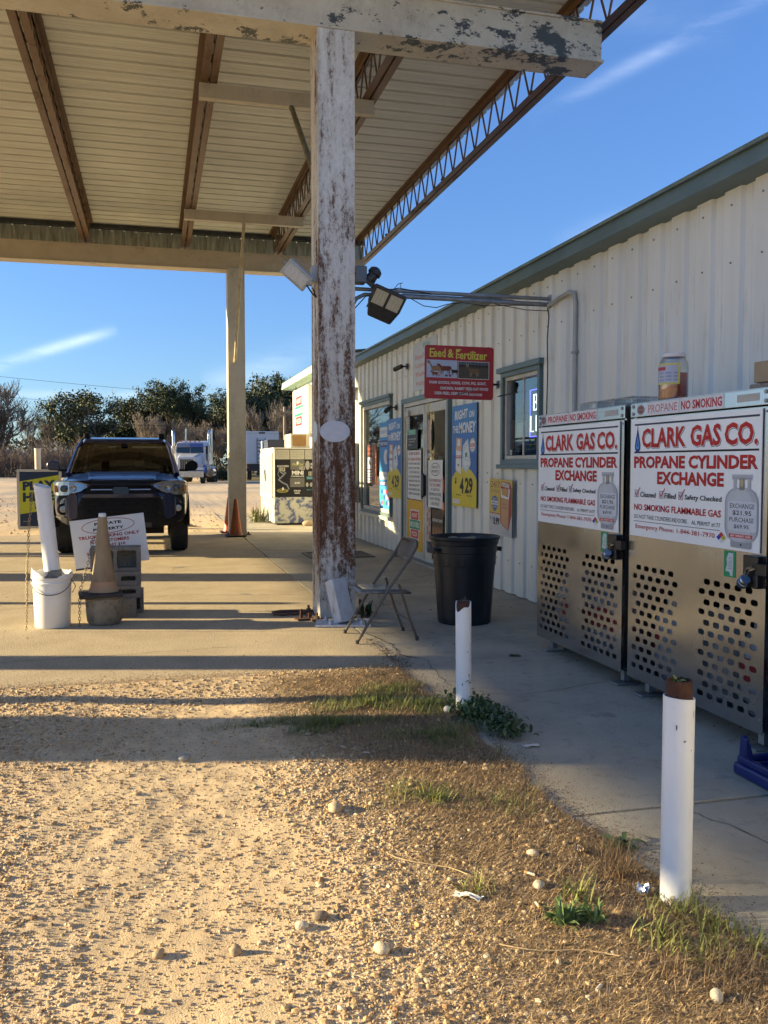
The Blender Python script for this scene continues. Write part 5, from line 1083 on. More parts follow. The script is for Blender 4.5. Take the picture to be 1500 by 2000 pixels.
# ================================================================ BUCKET, CONE, BLOCKS, BOARD
bkt = M('bucket_white', (.74, .74, .72), .4, c2=(.66, .66, .64), scale=4, c3=(.30, .28, .24), s3=10, lo3=.68, hi3=.8)
t = thing('bucket', 'broken white bucket filled with concrete holding a leaning pipe', 'bucket', (-.829, 7.77, 0))
n = 40; cx, cy = -.829, 7.77
def jag(k): 
    a = k / n * 360; return .46 + (.035 * math.exp(-((a - 200) / 35) ** 2)) - (.05 * math.exp(-((a - 275) / 40) ** 2)) + .004 * math.sin(a * .3) + .006 * math.sin(a * .11)
rings = []
for r, z in ((.134, .002), (.140, .01), (.152, .36), (.160, .362), (.161, .375), (.153, .38), (.154, .405), (.163, .408), (.164, .42)): rings.append([(cx + r * math.cos(2 * math.pi * k / n), cy + r * math.sin(2 * math.pi * k / n), z) for k in range(n)])
for r in (.158, .154): rings.append([(cx + r * math.cos(2 * math.pi * k / n), cy + r * math.sin(2 * math.pi * k / n), jag(k)) for k in range(n)])
rings.append([(cx + .150 * math.cos(2 * math.pi * k / n), cy + .150 * math.sin(2 * math.pi * k / n), .39) for k in range(n)])
MB().loft(rings, cap=False).build('body', bkt, t, smooth=True)
MB().lathe([(.0, .395), (.10, .40), (.152, .385)], (cx, cy, 0), 24, cap=False).build('concrete_fill', M('rough_concrete', (.30, .27, .22), .95, c2=(.20, .18, .14), scale=20, bump=.8), t)
MB().tube([(cx + .158 * math.cos(R(a)), cy - .03 + .158 * math.sin(R(a)) * .6 - .03, .405 - .125 * math.sin(R(180 + 180 * (a - 180) / 180)) * -1 if 0 else .40 - .12 * math.sin(R(a - 180))) for a in range(180, 361, 12)], .0032, 6).build('wire_handle', dark, t)
MB().tube([(cx + .155, cy - .05, .40), (cx + .19, cy - .06, .34), (cx + .165, cy - .08, .29)], .0032, 6).build('wire_handle', dark, t)
t2 = thing('plastic_pipe', 'leaning white plastic pipe with slanted cut top set in the bucket', 'pipe', (cx, cy, .36))
p0, p1 = Vector((-.815, 7.78, .33)), Vector((-.895, 7.80, 1.17)); d = (p1 - p0).normalized(); u = d.cross(Vector((0, 1, 0))).normalized(); v = d.cross(u); n = 32
rings = []
for tt_, rr_, cut in ((0, .064, 0), (.3, .0635, 0), (.8, .064, 0), (1, .066, 1), (1, .060, 1), (.6, .058, 0)):
    rings.append([p0 + (p1 - p0) * tt_ + (u * math.cos(2 * math.pi * k / n) + v * math.sin(2 * math.pi * k / n)) * rr_ + d * (-.022 * math.cos(2 * math.pi * k / n) * (1 if (u.x > 0) else -1) - .012 * math.sin(2 * math.pi * k / n) if cut else 0) for k in range(n)])
MB().loft(rings, cap=False).build('pipe_wall', pvc, t2, smooth=True)
MB().lathe([(.066, .38), (.068, .40), (.0675, .47), (.064, .475)], (-.820, 7.783, .0), 24, cap=False).build('cement_smear', MATS['rough_concrete'], t2, smooth=True)
def chain(name, label, pts, mat, lk=.030):
    pts = [Vector(p) for p in pts]; P = [pts[0]]; a = MB(); i = 0; alt = 0
    for A, B in zip(pts, pts[1:]):
        L_ = (B - A).length; d_ = (B - A) / L_; m_ = int(L_ / (lk * .72))
        for q in range(m_):
            c = A + d_ * (q + .5) * L_ / m_; s1 = d_.cross(Vector((0, 1, .2))).normalized()
            if alt % 2: s1 = d_.cross(s1).normalized()
            alt += 1; a.tube([c + d_ * (lk / 2 * math.cos(R(w_))) + s1 * (lk * .30 * math.sin(R(w_))) for w_ in range(0, 360, 45)], .0026, 4, closed=True)
    t = thing(name, label, 'chain', pts[-1]); a.build('links', mat, t); return t
chm1 = M('chain_tan', (.35, .27, .16), .6, .4, c2=(.22, .15, .09), scale=30); chm2 = M('chain_dark', (.12, .10, .08), .5, .6, c2=(.2, .17, .13), scale=30)
chain('chain', 'rusty tan chain hanging from the pipe top down past the bucket', [(-.965, 7.74, 1.12), (-.985, 7.66, .85), (-1.0, 7.6, .5), (-1.0, 7.56, .28), (-1.01, 7.55, .02)], chm1)
chain('chain', 'dark chain hanging from the cone to the ground between bucket and cone', [(-.49, 7.70, .74), (-.53, 7.65, .55), (-.60, 7.60, .30), (-.605, 7.59, .02)], chm2, .034)
# cone and concrete base
t = thing('traffic_cone', 'sun bleached tan traffic cone with white cap on a round concrete weight', 'cone', (-.424, 7.80, .24))
cf = M('cone_faded', (.34, .25, .14), .75, c2=(.22, .15, .085), scale=5, stretch=(1, 1, .4), c3=(.48, .20, .10), s3=3.0, lo3=.58, hi3=.75)
n = 28; cx, cy = -.424, 7.80
MB().lathe([(.125, .275), (.112, .30), (.105, .32), (.086, .45), (.066, .60), (.050, .75), (.040, .86), (.038, .90), (.030, .905)], (cx, cy, 0), n).build('cone_body', cf, t, smooth=True)
MB().lathe([(.1265, .277), (.1135, .302), (.1065, .322), (.1005, .362)], (cx, cy, 0), n, cap=False).build('faded_band', M('cone_band', (.46, .235, .13), .75, c2=(.34, .25, .14), scale=7, lo=.35, hi=.6), t, smooth=True)
MB().lathe([(.030, .895), (.030, .932), (.026, .936)], (cx, cy, 0), 18).build('cap', pvc, t)
MB().box((cx - .20, cy - .17, .238), (cx + .15, cy + .17, .273), rot=(0, -1, 6)).build('base', M('black_rubber', (.014, .014, .014), .7, c2=(.03, .028, .025), scale=9), t, bevel=.008)
t = thing('concrete_weight', 'round grey concrete weight under the faded traffic cone', 'weight', (cx, cy, 0))
MB().lathe([(.0, .003), (.125, .004), (.142, .03), (.150, .10), (.152, .20), (.145, .235), (.0, .236)], (cx + .005, cy, 0), 30, cap=False).build('weight', M('drum_concrete', (.25, .215, .155), .9, c2=(.18, .15, .105), scale=7, bump=.5, c3=(.13, .11, .08), s3=15), t, smooth=True)
MB().lathe([(.149, .195), (.155, .2), (.155, .22), (.147, .225)], (cx + .005, cy, 0), 30, cap=False).build('rim', MATS['drum_concrete'], t, smooth=True)
# concrete blocks: each a thing
blk_m = M('cinder_block', (.235, .225, .205), .95, c2=(.18, .17, .155), scale=7, bump=1.0, bscale=120, c3=(.13, .125, .11), s3=60, lo3=.55, hi3=.6)
def block(label, x0, x1, y0, y1, z0, z1, face='y', rz=0, holes=2):
    t = thing('concrete_block', label, 'concrete block', ((x0 + x1) / 2, (y0 + y1) / 2, z0), group='grey concrete blocks stacked behind the cone')
    c = bpy.data.curves.new('d', 'CURVE'); c.dimensions = '2D'; c.fill_mode = 'BOTH'; D = (y1 - y0) / 2; c.extrude = D
    def loop(P):
        sp = c.splines.new('POLY'); sp.points.add(len(P) - 1)
        for i, (a, b) in enumerate(P): sp.points[i].co = (a, b, 0, 1)
        sp.use_cyclic_u = True
    W, H = x1 - x0, z1 - z0; loop([(-W / 2, 0), (W / 2, 0), (W / 2, H), (-W / 2, H)]); wl = .030
    if holes:
        hw = (W - wl * (holes + 1)) / holes; hh = H - 2 * wl if H > .15 else H * .36; r = min(.012, hh * .3)
        for k in range(holes):
            a0 = -W / 2 + wl + k * (hw + wl); b0 = (H - hh) / 2; inset = 0 if H > .15 else hw * .10; a1 = a0 + hw - inset; a0 += inset
            P = []
            for cx_, cy_, an in ((a1 - r, b0 + r, -90), (a1 - r, b0 + hh - r, 0), (a0 + r, b0 + hh - r, 90), (a0 + r, b0 + r, 180)): P += [(cx_ + r * math.cos(R(an + q * 45)), cy_ + r * math.sin(R(an + q * 45))) for q in range(3)]
            loop(P)
    o = bpy.data.objects.new('d', c); me = o.to_mesh().copy(); bpy.data.objects.remove(o); bpy.data.curves.remove(c); me.materials.clear(); me.materials.append(blk_m)
    Rz = Matrix.Rotation(R(rz), 3, 'Z')
    for v in me.vertices: v.co = Rz @ Vector((v.co.x, -v.co.z, v.co.y))
    o = bpy.data.objects.new('block', me); col.objects.link(o); o.parent = t; bv = o.modifiers.new('b', 'BEVEL'); bv.width = .003; bv.segments = 1; bv.limit_method = 'ANGLE'
    if holes: MB().box((-W / 2 + .01, D * .4, .01), (W / 2 - .01, D * .5, H - .01)).build('web', blk_m, t, world=False)
block('top block of the stack, with two large square cells facing out', -.545, -.125, 8.10, 8.29, .405, .618, rz=-2)
block('thin slotted block directly under the top block', -.52, -.122, 8.08, 8.28, .283, .402, rz=0)
block('thin slotted block, second from the ground in the stack', -.53, -.124, 8.07, 8.27, .172, .281, rz=1)
block('plain block on end at the bottom of the stack behind the concrete weight', -.50, -.165, 8.06, 8.25, .003, .170, holes=0)
block('block standing behind the bottom right corner of the stack', -.30, -.105, 8.27, 8.46, .003, .21, holes=1)
board = M('board_white', (.70, .70, .69), .45, c2=(.64, .64, .62), scale=3, c3=(.36, .34, .30), s3=11, lo3=.66, hi3=.8)
W, H = .655, .445
s = Sign('leaning_sign', 'white PRIVATE PROPERTY truck parking sign leaning behind the concrete blocks', 'sign', (-.700, 8.50, .385), FRONTM, W, H, .006, board, rot=6.3, tilt=0)
s.ell(.33, H * .82, .235, H * .155, (.35, .02, .03), ring=.006)
dr_ = (.33, .02, .03); s.text('PRIVATE', .21, H * .845, .45, H * .905, K_, .04); s.text('PROPERTY', .195, H * .73, .465, H * .79, K_, .04)
for tx, a, b, v in (('TRUCK PARKING ONLY', .055, .60, .585), ('FOR CUSTOMERS', .155, .50, .485), ('AT LEAST $10', .20, .46, .385), ('SHOPPING', .11, .42, .245), ('IN STORE', .18, .44, .15)): s.text(tx, a, H * v, b, H * (v + .068), dr_, .035)
s.done(); MB().box((-.002, -.012, -.008), (W * .5, .004, .004)).build('edge_strip', dark, s.root, world=False)
# PLAY HERE curb sign
W, H = .86, 1.22
s = Sign('curb_sign', 'navy and yellow PLAY HERE sign standing beyond the bucket', 'sign', (-2.71, 19.4, .02), FRONTM, W, H, .03, M('frame_grey', (.45, .45, .43), .4, .3, c2=(.38, .38, .36), scale=8))
YG = (.40, .46, .045); NV = (.018, .035, .085)
s.rect(.05, .05, W - .05, H - .05, NV); s.poly([(.05, .30), (W - .05, .42), (W - .05, H - .12), (.05, H - .25)], YG)
s.text('PLAY', .11, .78, .74, .97, NV, .06, slope=.03); s.text('HERE', .11, .55, .72, .74, NV, .06, slope=.03); s.text('Win', .30, .38, .66, .54, W_, .05, .3); s.text('Win', .305, .385, .655, .535, NV, .0, .3)
s.text('MISSISSIPPI', .38, .17, .80, .235, W_, .02); s.text('LOTTERY', .48, .105, .80, .155, YG, .02); s.text('21+ PLAY', .11, .14, .25, .16, W_); s.done()
for x in (.04, W - .04): MB().box((x - .02, -.02, -.35), (x + .02, .01, -.02)).build('foot', MATS['frame_grey'], s.root, world=False)
t = thing('pipe_post', 'tall cream pipe post standing behind the PLAY HERE sign', 'post', (-2.96, 25, 0)); cyl('post', (-2.96, 25, -.02), (-2.96, 25, 1.74), .078, M('cream_pipe', (.50, .46, .38), .5, c2=(.42, .38, .30), scale=4), t, n=20); cyl('cap', (-2.96, 25, 1.69), (-2.96, 25, 1.76), .086, MATS['cream_pipe'], t, n=20)
# ================================================================ ICE CHEST and things on it
t = thing('ice_chest', 'white two door ice chest with cigar adverts on its side at the far end', 'ice chest', (3.0, 20.6, 0))
cw = M('chest_white', (.60, .60, .57), .4, c2=(.52, .52, .49), scale=3, c3=(.36, .34, .28), s3=9, lo3=.66, hi3=.8)
marb = M('marble_wrap', (.46, .47, .42), .4, c2=(.07, .10, .24), scale=6, lo=.47, hi=.56, c3=(.50, .50, .42), s3=11, lo3=.52, hi3=.60)
x0, x1, y0, y1 = 2.56, 3.50, 19.45, 21.95
MB().box((x0, y0, .04), (x1, y1, .62)).build('lower_body', marb, t, bevel=.01); MB().box((x0, y0, .622), (x1, y1, 1.68)).build('body', cw, t, bevel=.01)
MB().box((x0 - .012, y0 - .012, 1.681), (x1 + .01, y1 + .01, 1.71)).build('lid', cw, t, bevel=.004); MB().box((x0 + .06, y0 + .06, 0), (x1 - .06, y1 - .06, .039)).build('plinth', dark, t)
ltm = M('chest_panel', (.40, .39, .35), .5, c2=(.33, .32, .28), scale=5)
for ya, yb in ((19.62, 20.66), (20.78, 21.82)):
    d = MB().box((x0 - .035, ya, .58), (x0 - .001, yb, 1.60)).build('door', cw, t, bevel=.008); MB().box((x0 - .040, ya + .08, .66), (x0 - .036, yb - .08, 1.54)).build('panel', ltm, d)
MB().box((x0 - .075, 20.70, 1.02), (x0 - .035, 20.76, 1.22)).build('handle', galv, t, bevel=.01); MB().box((x0 - .07, 20.58, .95), (x0 - .038, 20.62, 1.12)).build('handle', galv, t, bevel=.01)
s = Sign('cigar_advert', 'black cigarillo adverts covering the side of the ice chest', 'poster', (x0 + .02, y0 - .004, .62), FRONTM, .91, 1.05, .003, flat((.012, .012, .018)))
LT = (.40, .39, .33)
for k in range(3):
    a, b = .0 + k * .33, min(.32 + k * .33, .91); s.rect(a + .003, .83, b, 1.04, LT); s.text('WARNING: Cigars', a + .02, .975, b - .02, 1.0, (.2, .2, .18), .02); s.text('are not a safe alternative', a + .02, .93, b - .02, .955, (.2, .2, .18)); s.text('to cigarettes', a + .02, .885, b - .1, .91, (.2, .2, .18))
s.text('ALWAYS FRESH', .04, .66, .30, .70, W_, .02); s.rect(.08, .57, .22, .65, LT); s.text('119', .10, .58, .20, .64, K_, .02)
P = [(.12, .55), (.20, .50), (.14, .44), (.08, .38), (.16, .32), (.26, .27), (.30, .18)]
for q, w__ in ((P, .03), ([(a + .035, b + .03) for a, b in P[:4]], .02), ([(.09, .60), (.06, .50), (.10, .42)], .012)): s.line(q, w__, (.20, .22, .27))
s.ell(.16, .14, .13, .045, (.35, .33, .10), ring=.012); s.text('White Owl', .05, .12, .27, .16, (.42, .40, .12), .03, .1); s.ell(.17, .18, .02, .035, W_, 12)
s.rect(.34, .60, .655, .82, (.14, .14, .13)); s.text('White Owl', .37, .69, .62, .75, (.42, .40, .12), .03, .1); s.ell(.50, .75, .025, .04, W_, 12); s.rect(.54, .60, .66, .67, LT); s.text('119', .56, .61, .65, .66, K_, .02)
s.text('MINI', .37, .49, .63, .58, W_, .05); s.text('CIGARILLOS', .35, .44, .64, .475, W_, .02); s.rect(.33, .22, .65, .42, (.13, .13, .125)); s.text('SILVER', .43, .29, .55, .33, W_, .03); s.text('AVAILABLE', .41, .12, .56, .155, W_, .03); s.text('INSIDE', .43, .07, .54, .10, W_, .03)
s.ell(.72, .70, .05, .10, (.36, .36, .34), 14); s.text('BIG', .79, .70, .90, .75, W_, .04); s.text('BU', .79, .63, .88, .68, W_, .04); s.rect(.74, .47, .90, .56, LT); s.text('119', .76, .48, .88, .55, K_, .02); s.rect(.70, .39, .90, .45, (.10, .30, .40)); s.text('RETAIL', .70, .14, .88, .17, (.05, .25, .32), .02)
for a in (.71, .80): s.ell(a, .27, .03, .05, (.40, .40, .38), 12)
s.done()
t = thing('air_conditioner', 'cream window air conditioner with orange grille sitting on the ice chest', 'air conditioner', (3.15, 19.9, 1.72))
MB().box((2.945, 19.56, 1.715), (3.37, 20.5, 2.02)).build('housing', M('ac_cream', (.55, .52, .42), .45, c2=(.46, .43, .34), scale=5), t, bevel=.008)
gm_ = M('ac_grille', (.42, .22, .05), .6, c2=(.32, .16, .04), scale=20)
for i in range(12): MB().box((2.985, 19.545, 1.745 + i * .0205), (3.29, 19.559, 1.757 + i * .0205)).build('slat', gm_, t)
for i in range(9): MB().box((3.0 + i * .035, 19.538, 1.742), (3.006 + i * .035, 19.544, 1.99)).build('slat', gm_, t)
MB().box((2.935, 19.64, 1.75), (2.944, 20.44, 1.98)).build('vent_panel', M('ac_vent', (.48, .46, .38), .5, c2=(.3, .28, .22), scale=60, stretch=(1, 3, 1)), t)
t = thing('storage_box', 'dark blue box lying on the ice chest behind the air conditioner', 'box', (2.85, 21.3, 1.72)); MB().box((2.60, 20.9, 1.715), (3.1, 21.6, 1.92)).build('box', M('box_navy', (.025, .035, .07), .5), t, bevel=.01); MB().box((2.59, 20.89, 1.87), (3.11, 21.61, 1.90)).build('lid', MATS['box_navy'], t, bevel=.004)
t = thing('storage_box', 'pale blue container at the left end of the ice chest top', 'box', (2.62, 21.75, 1.72)); MB().box((2.56, 21.65, 1.715), (2.78, 21.9, 1.91)).build('box', flat((.25, .33, .45)), t, bevel=.01); MB().box((2.555, 21.645, 1.86), (2.785, 21.905, 1.88)).build('lid', flat((.35, .42, .5)), t)
t = thing('rock', 'small tan rock beside the foot of the ice chest', 'rock', (3.25, 19.1, 0)); V, F_ = ico(2); rr = np.random.default_rng(4); V = V * (1 + .18 * (rr.random((len(V), 1)) - .5)) * np.array([.14, .10, .07]) + np.array([0, 0, .05])
np_mesh('stone', V, F_, M('rock_tan', (.38, .30, .20), .9, c2=(.28, .22, .15), scale=9, bump=.4), None, True, None, t)
# traffic cones at the far column
def cone(x, y, label, mat):
    t = thing('traffic_cone', label, 'cone', (x, y, 0)); MB().lathe([(.125, .03), (.118, .05), (.075, .35), (.035, .66), (.028, .70), (.0, .705)], (x, y, 0), 24, cap=False).build('cone_body', mat, t, smooth=True); MB().box((x - .18, y - .18, .004), (x + .18, y + .18, .032)).build('base', MATS['black_rubber'], t, bevel=.008)
cone(1.465, 16.60, 'orange traffic cone painted darker as in shade, in front of the far column', M('cone_shade_orange', (.36, .085, .02), .6, c2=(.25, .06, .02), scale=5, c3=(.12, .06, .04), s3=8)); cone(1.425, 17.62, 'orange traffic cone painted bright as in sun, mostly hidden behind the far column', M('cone_sun_orange', (.55, .10, .03), .5))  # shade and sunlight are put into the two cones' orange tones
t = thing('hose_loop', 'brown hose looped on the concrete left of the rusty column', 'hose', (1.2, 7.9, 0))
MB().tube([(1.40, 7.86, .02), (1.25, 7.92, .018), (1.10, 7.95, .016), (1.02, 7.90, .016), (1.02, 7.82, .016), (1.10, 7.78, .016), (1.22, 7.80, .016), (1.38, 7.83, .03)], .014, 8).build('hose', M('hose_brown', (.10, .045, .03), .6), t, smooth=True)
t = thing('rusty_bracket', 'rusted bolt bracket on the ground at the column foot', 'bracket', (1.25, 7.58, 0)); MB().box((1.17, 7.50, .004), (1.36, 7.62, .016), rot=(0, 0, 8)).build('plate', rustp, t); MB().tube([(1.22, 7.57, .01), (1.225, 7.57, .09)], .014, 7).build('bolt', rustp, t); MB().tube([(1.29, 7.55, .01), (1.295, 7.55, .06)], .02, 7).build('bolt', rustp, t)

# ================================================================ SUV
SX, SY = -.460, 13.32
suv = thing('parked_suv', 'dark blue SUV parked nose on under the canopy', 'car', (SX, SY, 0))
blue = M('suv_paint', (.003, .006, .036), .3, .0, c2=(.004, .007, .042), scale=3, coat=.8, spec=.3)
blackp = M('suv_black', (.004, .004, .0045), .6, spec=.2, c2=(.013, .013, .014), scale=20)
sglass = glass('suv_glass', (.085, .115, .10), .01, .4)
tyre = M('tyre_rubber', (.014, .014, .014), .8, c2=(.03, .028, .024), scale=9)
Tm = Matrix.Translation((SX, SY, 0))
def nose(x, z=1.0): return float(np.interp(abs(x), [0, .45, .62, .72, .80, .87, .93, .965], [-.075, -.065, -.03, .0, .045, .10, .18, .32]))
st_ = [  # y, bottom, shoulder z, top z, lower half width, upper half width
    (.03, .56, .84, .94, .50, .46), (.05, .53, .86, .98, .66, .62), (.10, .49, .89, 1.01, .78, .74), (.17, .46, .93, 1.04, .86, .80), (.30, .44, 1.00, 1.09, .94, .86), (.60, .46, 1.05, 1.14, .965, .88), (.95, .50, 1.09, 1.19, .965, .885), (1.30, .50, 1.13, 1.23, .965, .88),
    (2.2, .42, 1.16, 1.22, .955, .87), (3.4, .42, 1.17, 1.22, .955, .87), (4.3, .50, 1.16, 1.20, .94, .85), (4.68, .58, 1.10, 1.14, .88, .78), (4.78, .66, 1.0, 1.04, .80, .7)]
rings = []
for y_, zb, zs, zt, wl, wu in st_:
    half = [(0, zb), (wl * .80, zb), (wl * .96, zb + .05), (wl, zb + .2), (wl, zs - .16), (wl * .985, zs - .04), (wu, zs + .01), (wu * .8, zt - .005), (wu * .45, zt + .005), (0, zt + .008)]
    rings.append([(x, y_, z) for x, z in half] + [(-x, y_, z) for x, z in half[-2:0:-1]])
a = MB(Tm); a.loft(rings); a.build('body', blue, suv, smooth=True, sub=2, ang=0)
def strip(name, xs, zt, zb, mat, off, th=.03, par=suv, n=24, mirror=False, bev=0):
    for sg in ((1, -1) if mirror else (1,)):
        a = MB(Tm); X_ = np.linspace(xs[0], xs[-1], n); zt_ = np.interp(X_, xs, zt); zb_ = np.interp(X_, xs, zb); V = []
        for x, p, q in zip(X_, zt_, zb_):
            yn = nose(x) + .10 - off
            V += [(sg * x, yn + .10 * max(0, p - .95), p), (sg * x, yn, q), (sg * x, yn + th, q), (sg * x, yn + th, p)]
        a.add(V, [(4 * i + k, 4 * i + (k + 1) % 4, 4 * i + 4 + (k + 1) % 4, 4 * i + 4 + k) for i in range(n - 1) for k in range(4)] + [(0, 1, 2, 3), (4 * n - 4, 4 * n - 3, 4 * n - 2, 4 * n - 1)])
        o = a.build(name, mat, par, bevel=bev)
    return o
strip('grille', [-.64, -.56, -.44, .44, .56, .64], [.60, .86, 1.055, 1.055, .86, .60], [.56, .50, .46, .46, .50, .56], blackp, .035, .08)
strip('hood_edge', [-.84, -.5, 0, .5, .84], [1.10, 1.115, 1.12, 1.115, 1.10], [1.065, 1.06, 1.06, 1.06, 1.065], blackp, .005, .05)
g_ = strip('bumper_bar', [-.54, -.5, .5, .54], [.90, .925, .925, .90], [.868, .862, .862, .868], blue, .060, .05, bev=.008)
strip('chrome_strip', [.12, .415], [.988, .988], [.974, .974], M('satin_chrome', (.42, .43, .45), .3, .8), .055, .02, mirror=True)
strip('emblem_badge', [-.11, -.09, .09, .11], [.99, 1.02, 1.02, .99], [.94, .915, .915, .94], M('badge_black', (.02, .02, .022), .2), .062, .03)
for k in range(5): strip('grille_slat', [-.52 + .01 * k, .52 - .01 * k], [.82 - k * .058] * 2, [.805 - k * .058] * 2, M('grille_slat', (.004, .004, .005), .6, spec=.2), .048, .02)
for k in range(2): strip('grille_slat', [-.44, .44], [1.03 - k * .028] * 2, [1.02 - k * .028] * 2, MATS['grille_slat'], .050, .02)
strip('bumper_panel', [.60, .635, .70, .765], [.88, .93, .93, .86], [.585, .56, .56, .60], blue, .035, .05, mirror=True, bev=.012)
strip('fog_housing', [.765, .80, .86, .90], [.90, .93, .90, .84], [.60, .58, .58, .62], blackp, .012, .04, mirror=True, bev=.008)
strip('lower_bumper', [-.92, -.75, -.5, .5, .75, .92], [.60, .575, .565, .565, .575, .60], [.58, .47, .42, .42, .47, .58], blackp, .03, .08, bev=.01)
strip('skid_plate', [-.42, .42], [.50, .50], [.43, .43], M('skid', (.03, .03, .032), .5), .05, .04)
hl = M('lamp_chrome', (.34, .35, .36), .15, .9)
hg = glass('lamp_glass', (.92, .94, .95), .02)
for sg in (1, -1):
    h = strip('headlight', [.46, .56, .75, .90, .955], [1.045, 1.075, 1.10, 1.095, 1.06], [1.02, .955, .90, .895, .93], hl, .022, .03) if sg > 0 else None
strip('headlight', [-.955, -.90, -.75, -.56, -.46], [1.06, 1.095, 1.10, 1.075, 1.045], [.93, .895, .90, .955, 1.02], hl, .022, .03)
for sg in (1, -1):
    yb = nose(.79) + .10
    a = MB(Tm @ Matrix.Translation((sg * .79, yb - .04, .995)) @ Matrix.Rotation(R(90), 4, 'X')); a.lathe([(.048, 0), (.050, .012), (.040, .016), (.034, .008), (.0, .018)], n=18, cap=False); a.build('projector', M('projector', (.10, .11, .13), .1, .6), suv, smooth=True)
    a = MB(Tm @ Matrix.Translation((sg * .66, nose(.66) + .06, 1.0)) @ Matrix.Rotation(R(90), 4, 'X')); a.lathe([(.040, 0), (.036, .01), (.0, .0)], n=14, cap=False); a.build('reflector', hl, suv, smooth=True)
    a = MB(Tm @ Matrix.Translation((sg * .905, nose(.905) + .05, .99))); a.box((-.02, -.01, -.05), (.02, .01, .05)); a.build('indicator', flat((.5, .22, .08)), suv, bevel=.006)
    yb = nose(.825) + .085
    a = MB(Tm @ Matrix.Translation((sg * .805, yb - .01, .70)) @ Matrix.Rotation(R(90), 4, 'X')); a.lathe([(.085, 0), (.085, .02), (.065, .03), (.055, .01), (.0, .008)], n=22, cap=False); q = a.build('fog_ring', blackp, suv, smooth=True)
    a = MB(Tm @ Matrix.Translation((sg * .805, yb - .035, .70)) @ Matrix.Rotation(R(90), 4, 'X')); a.lathe([(.048, -.005), (.048, .006), (.0, .012)], n=18, cap=False); a.build('fog_light', M('fog_lens', (.32, .33, .34), .15, .3), suv, smooth=True)
strip('headlight_trim', [.46, .56, .75, .90, .955], [1.060, 1.090, 1.113, 1.108, 1.07], [1.045, 1.077, 1.101, 1.096, 1.06], M('satin_chrome'), .03, .02, mirror=True)
# hood scoop and creases
a = MB(Tm); a.loft([[(-.50, .42, 1.09), (.50, .42, 1.09), (.46, .44, 1.125), (-.46, .44, 1.125)], [(-.56, 1.05, 1.17), (.56, 1.05, 1.17), (.50, 1.05, 1.222), (-.50, 1.05, 1.222)], [(-.58, 1.25, 1.2), (.58, 1.25, 1.2), (.54, 1.25, 1.235), (-.54, 1.25, 1.235)]]); a.build('hood_bulge', blue, suv, smooth=True, bevel=.015)
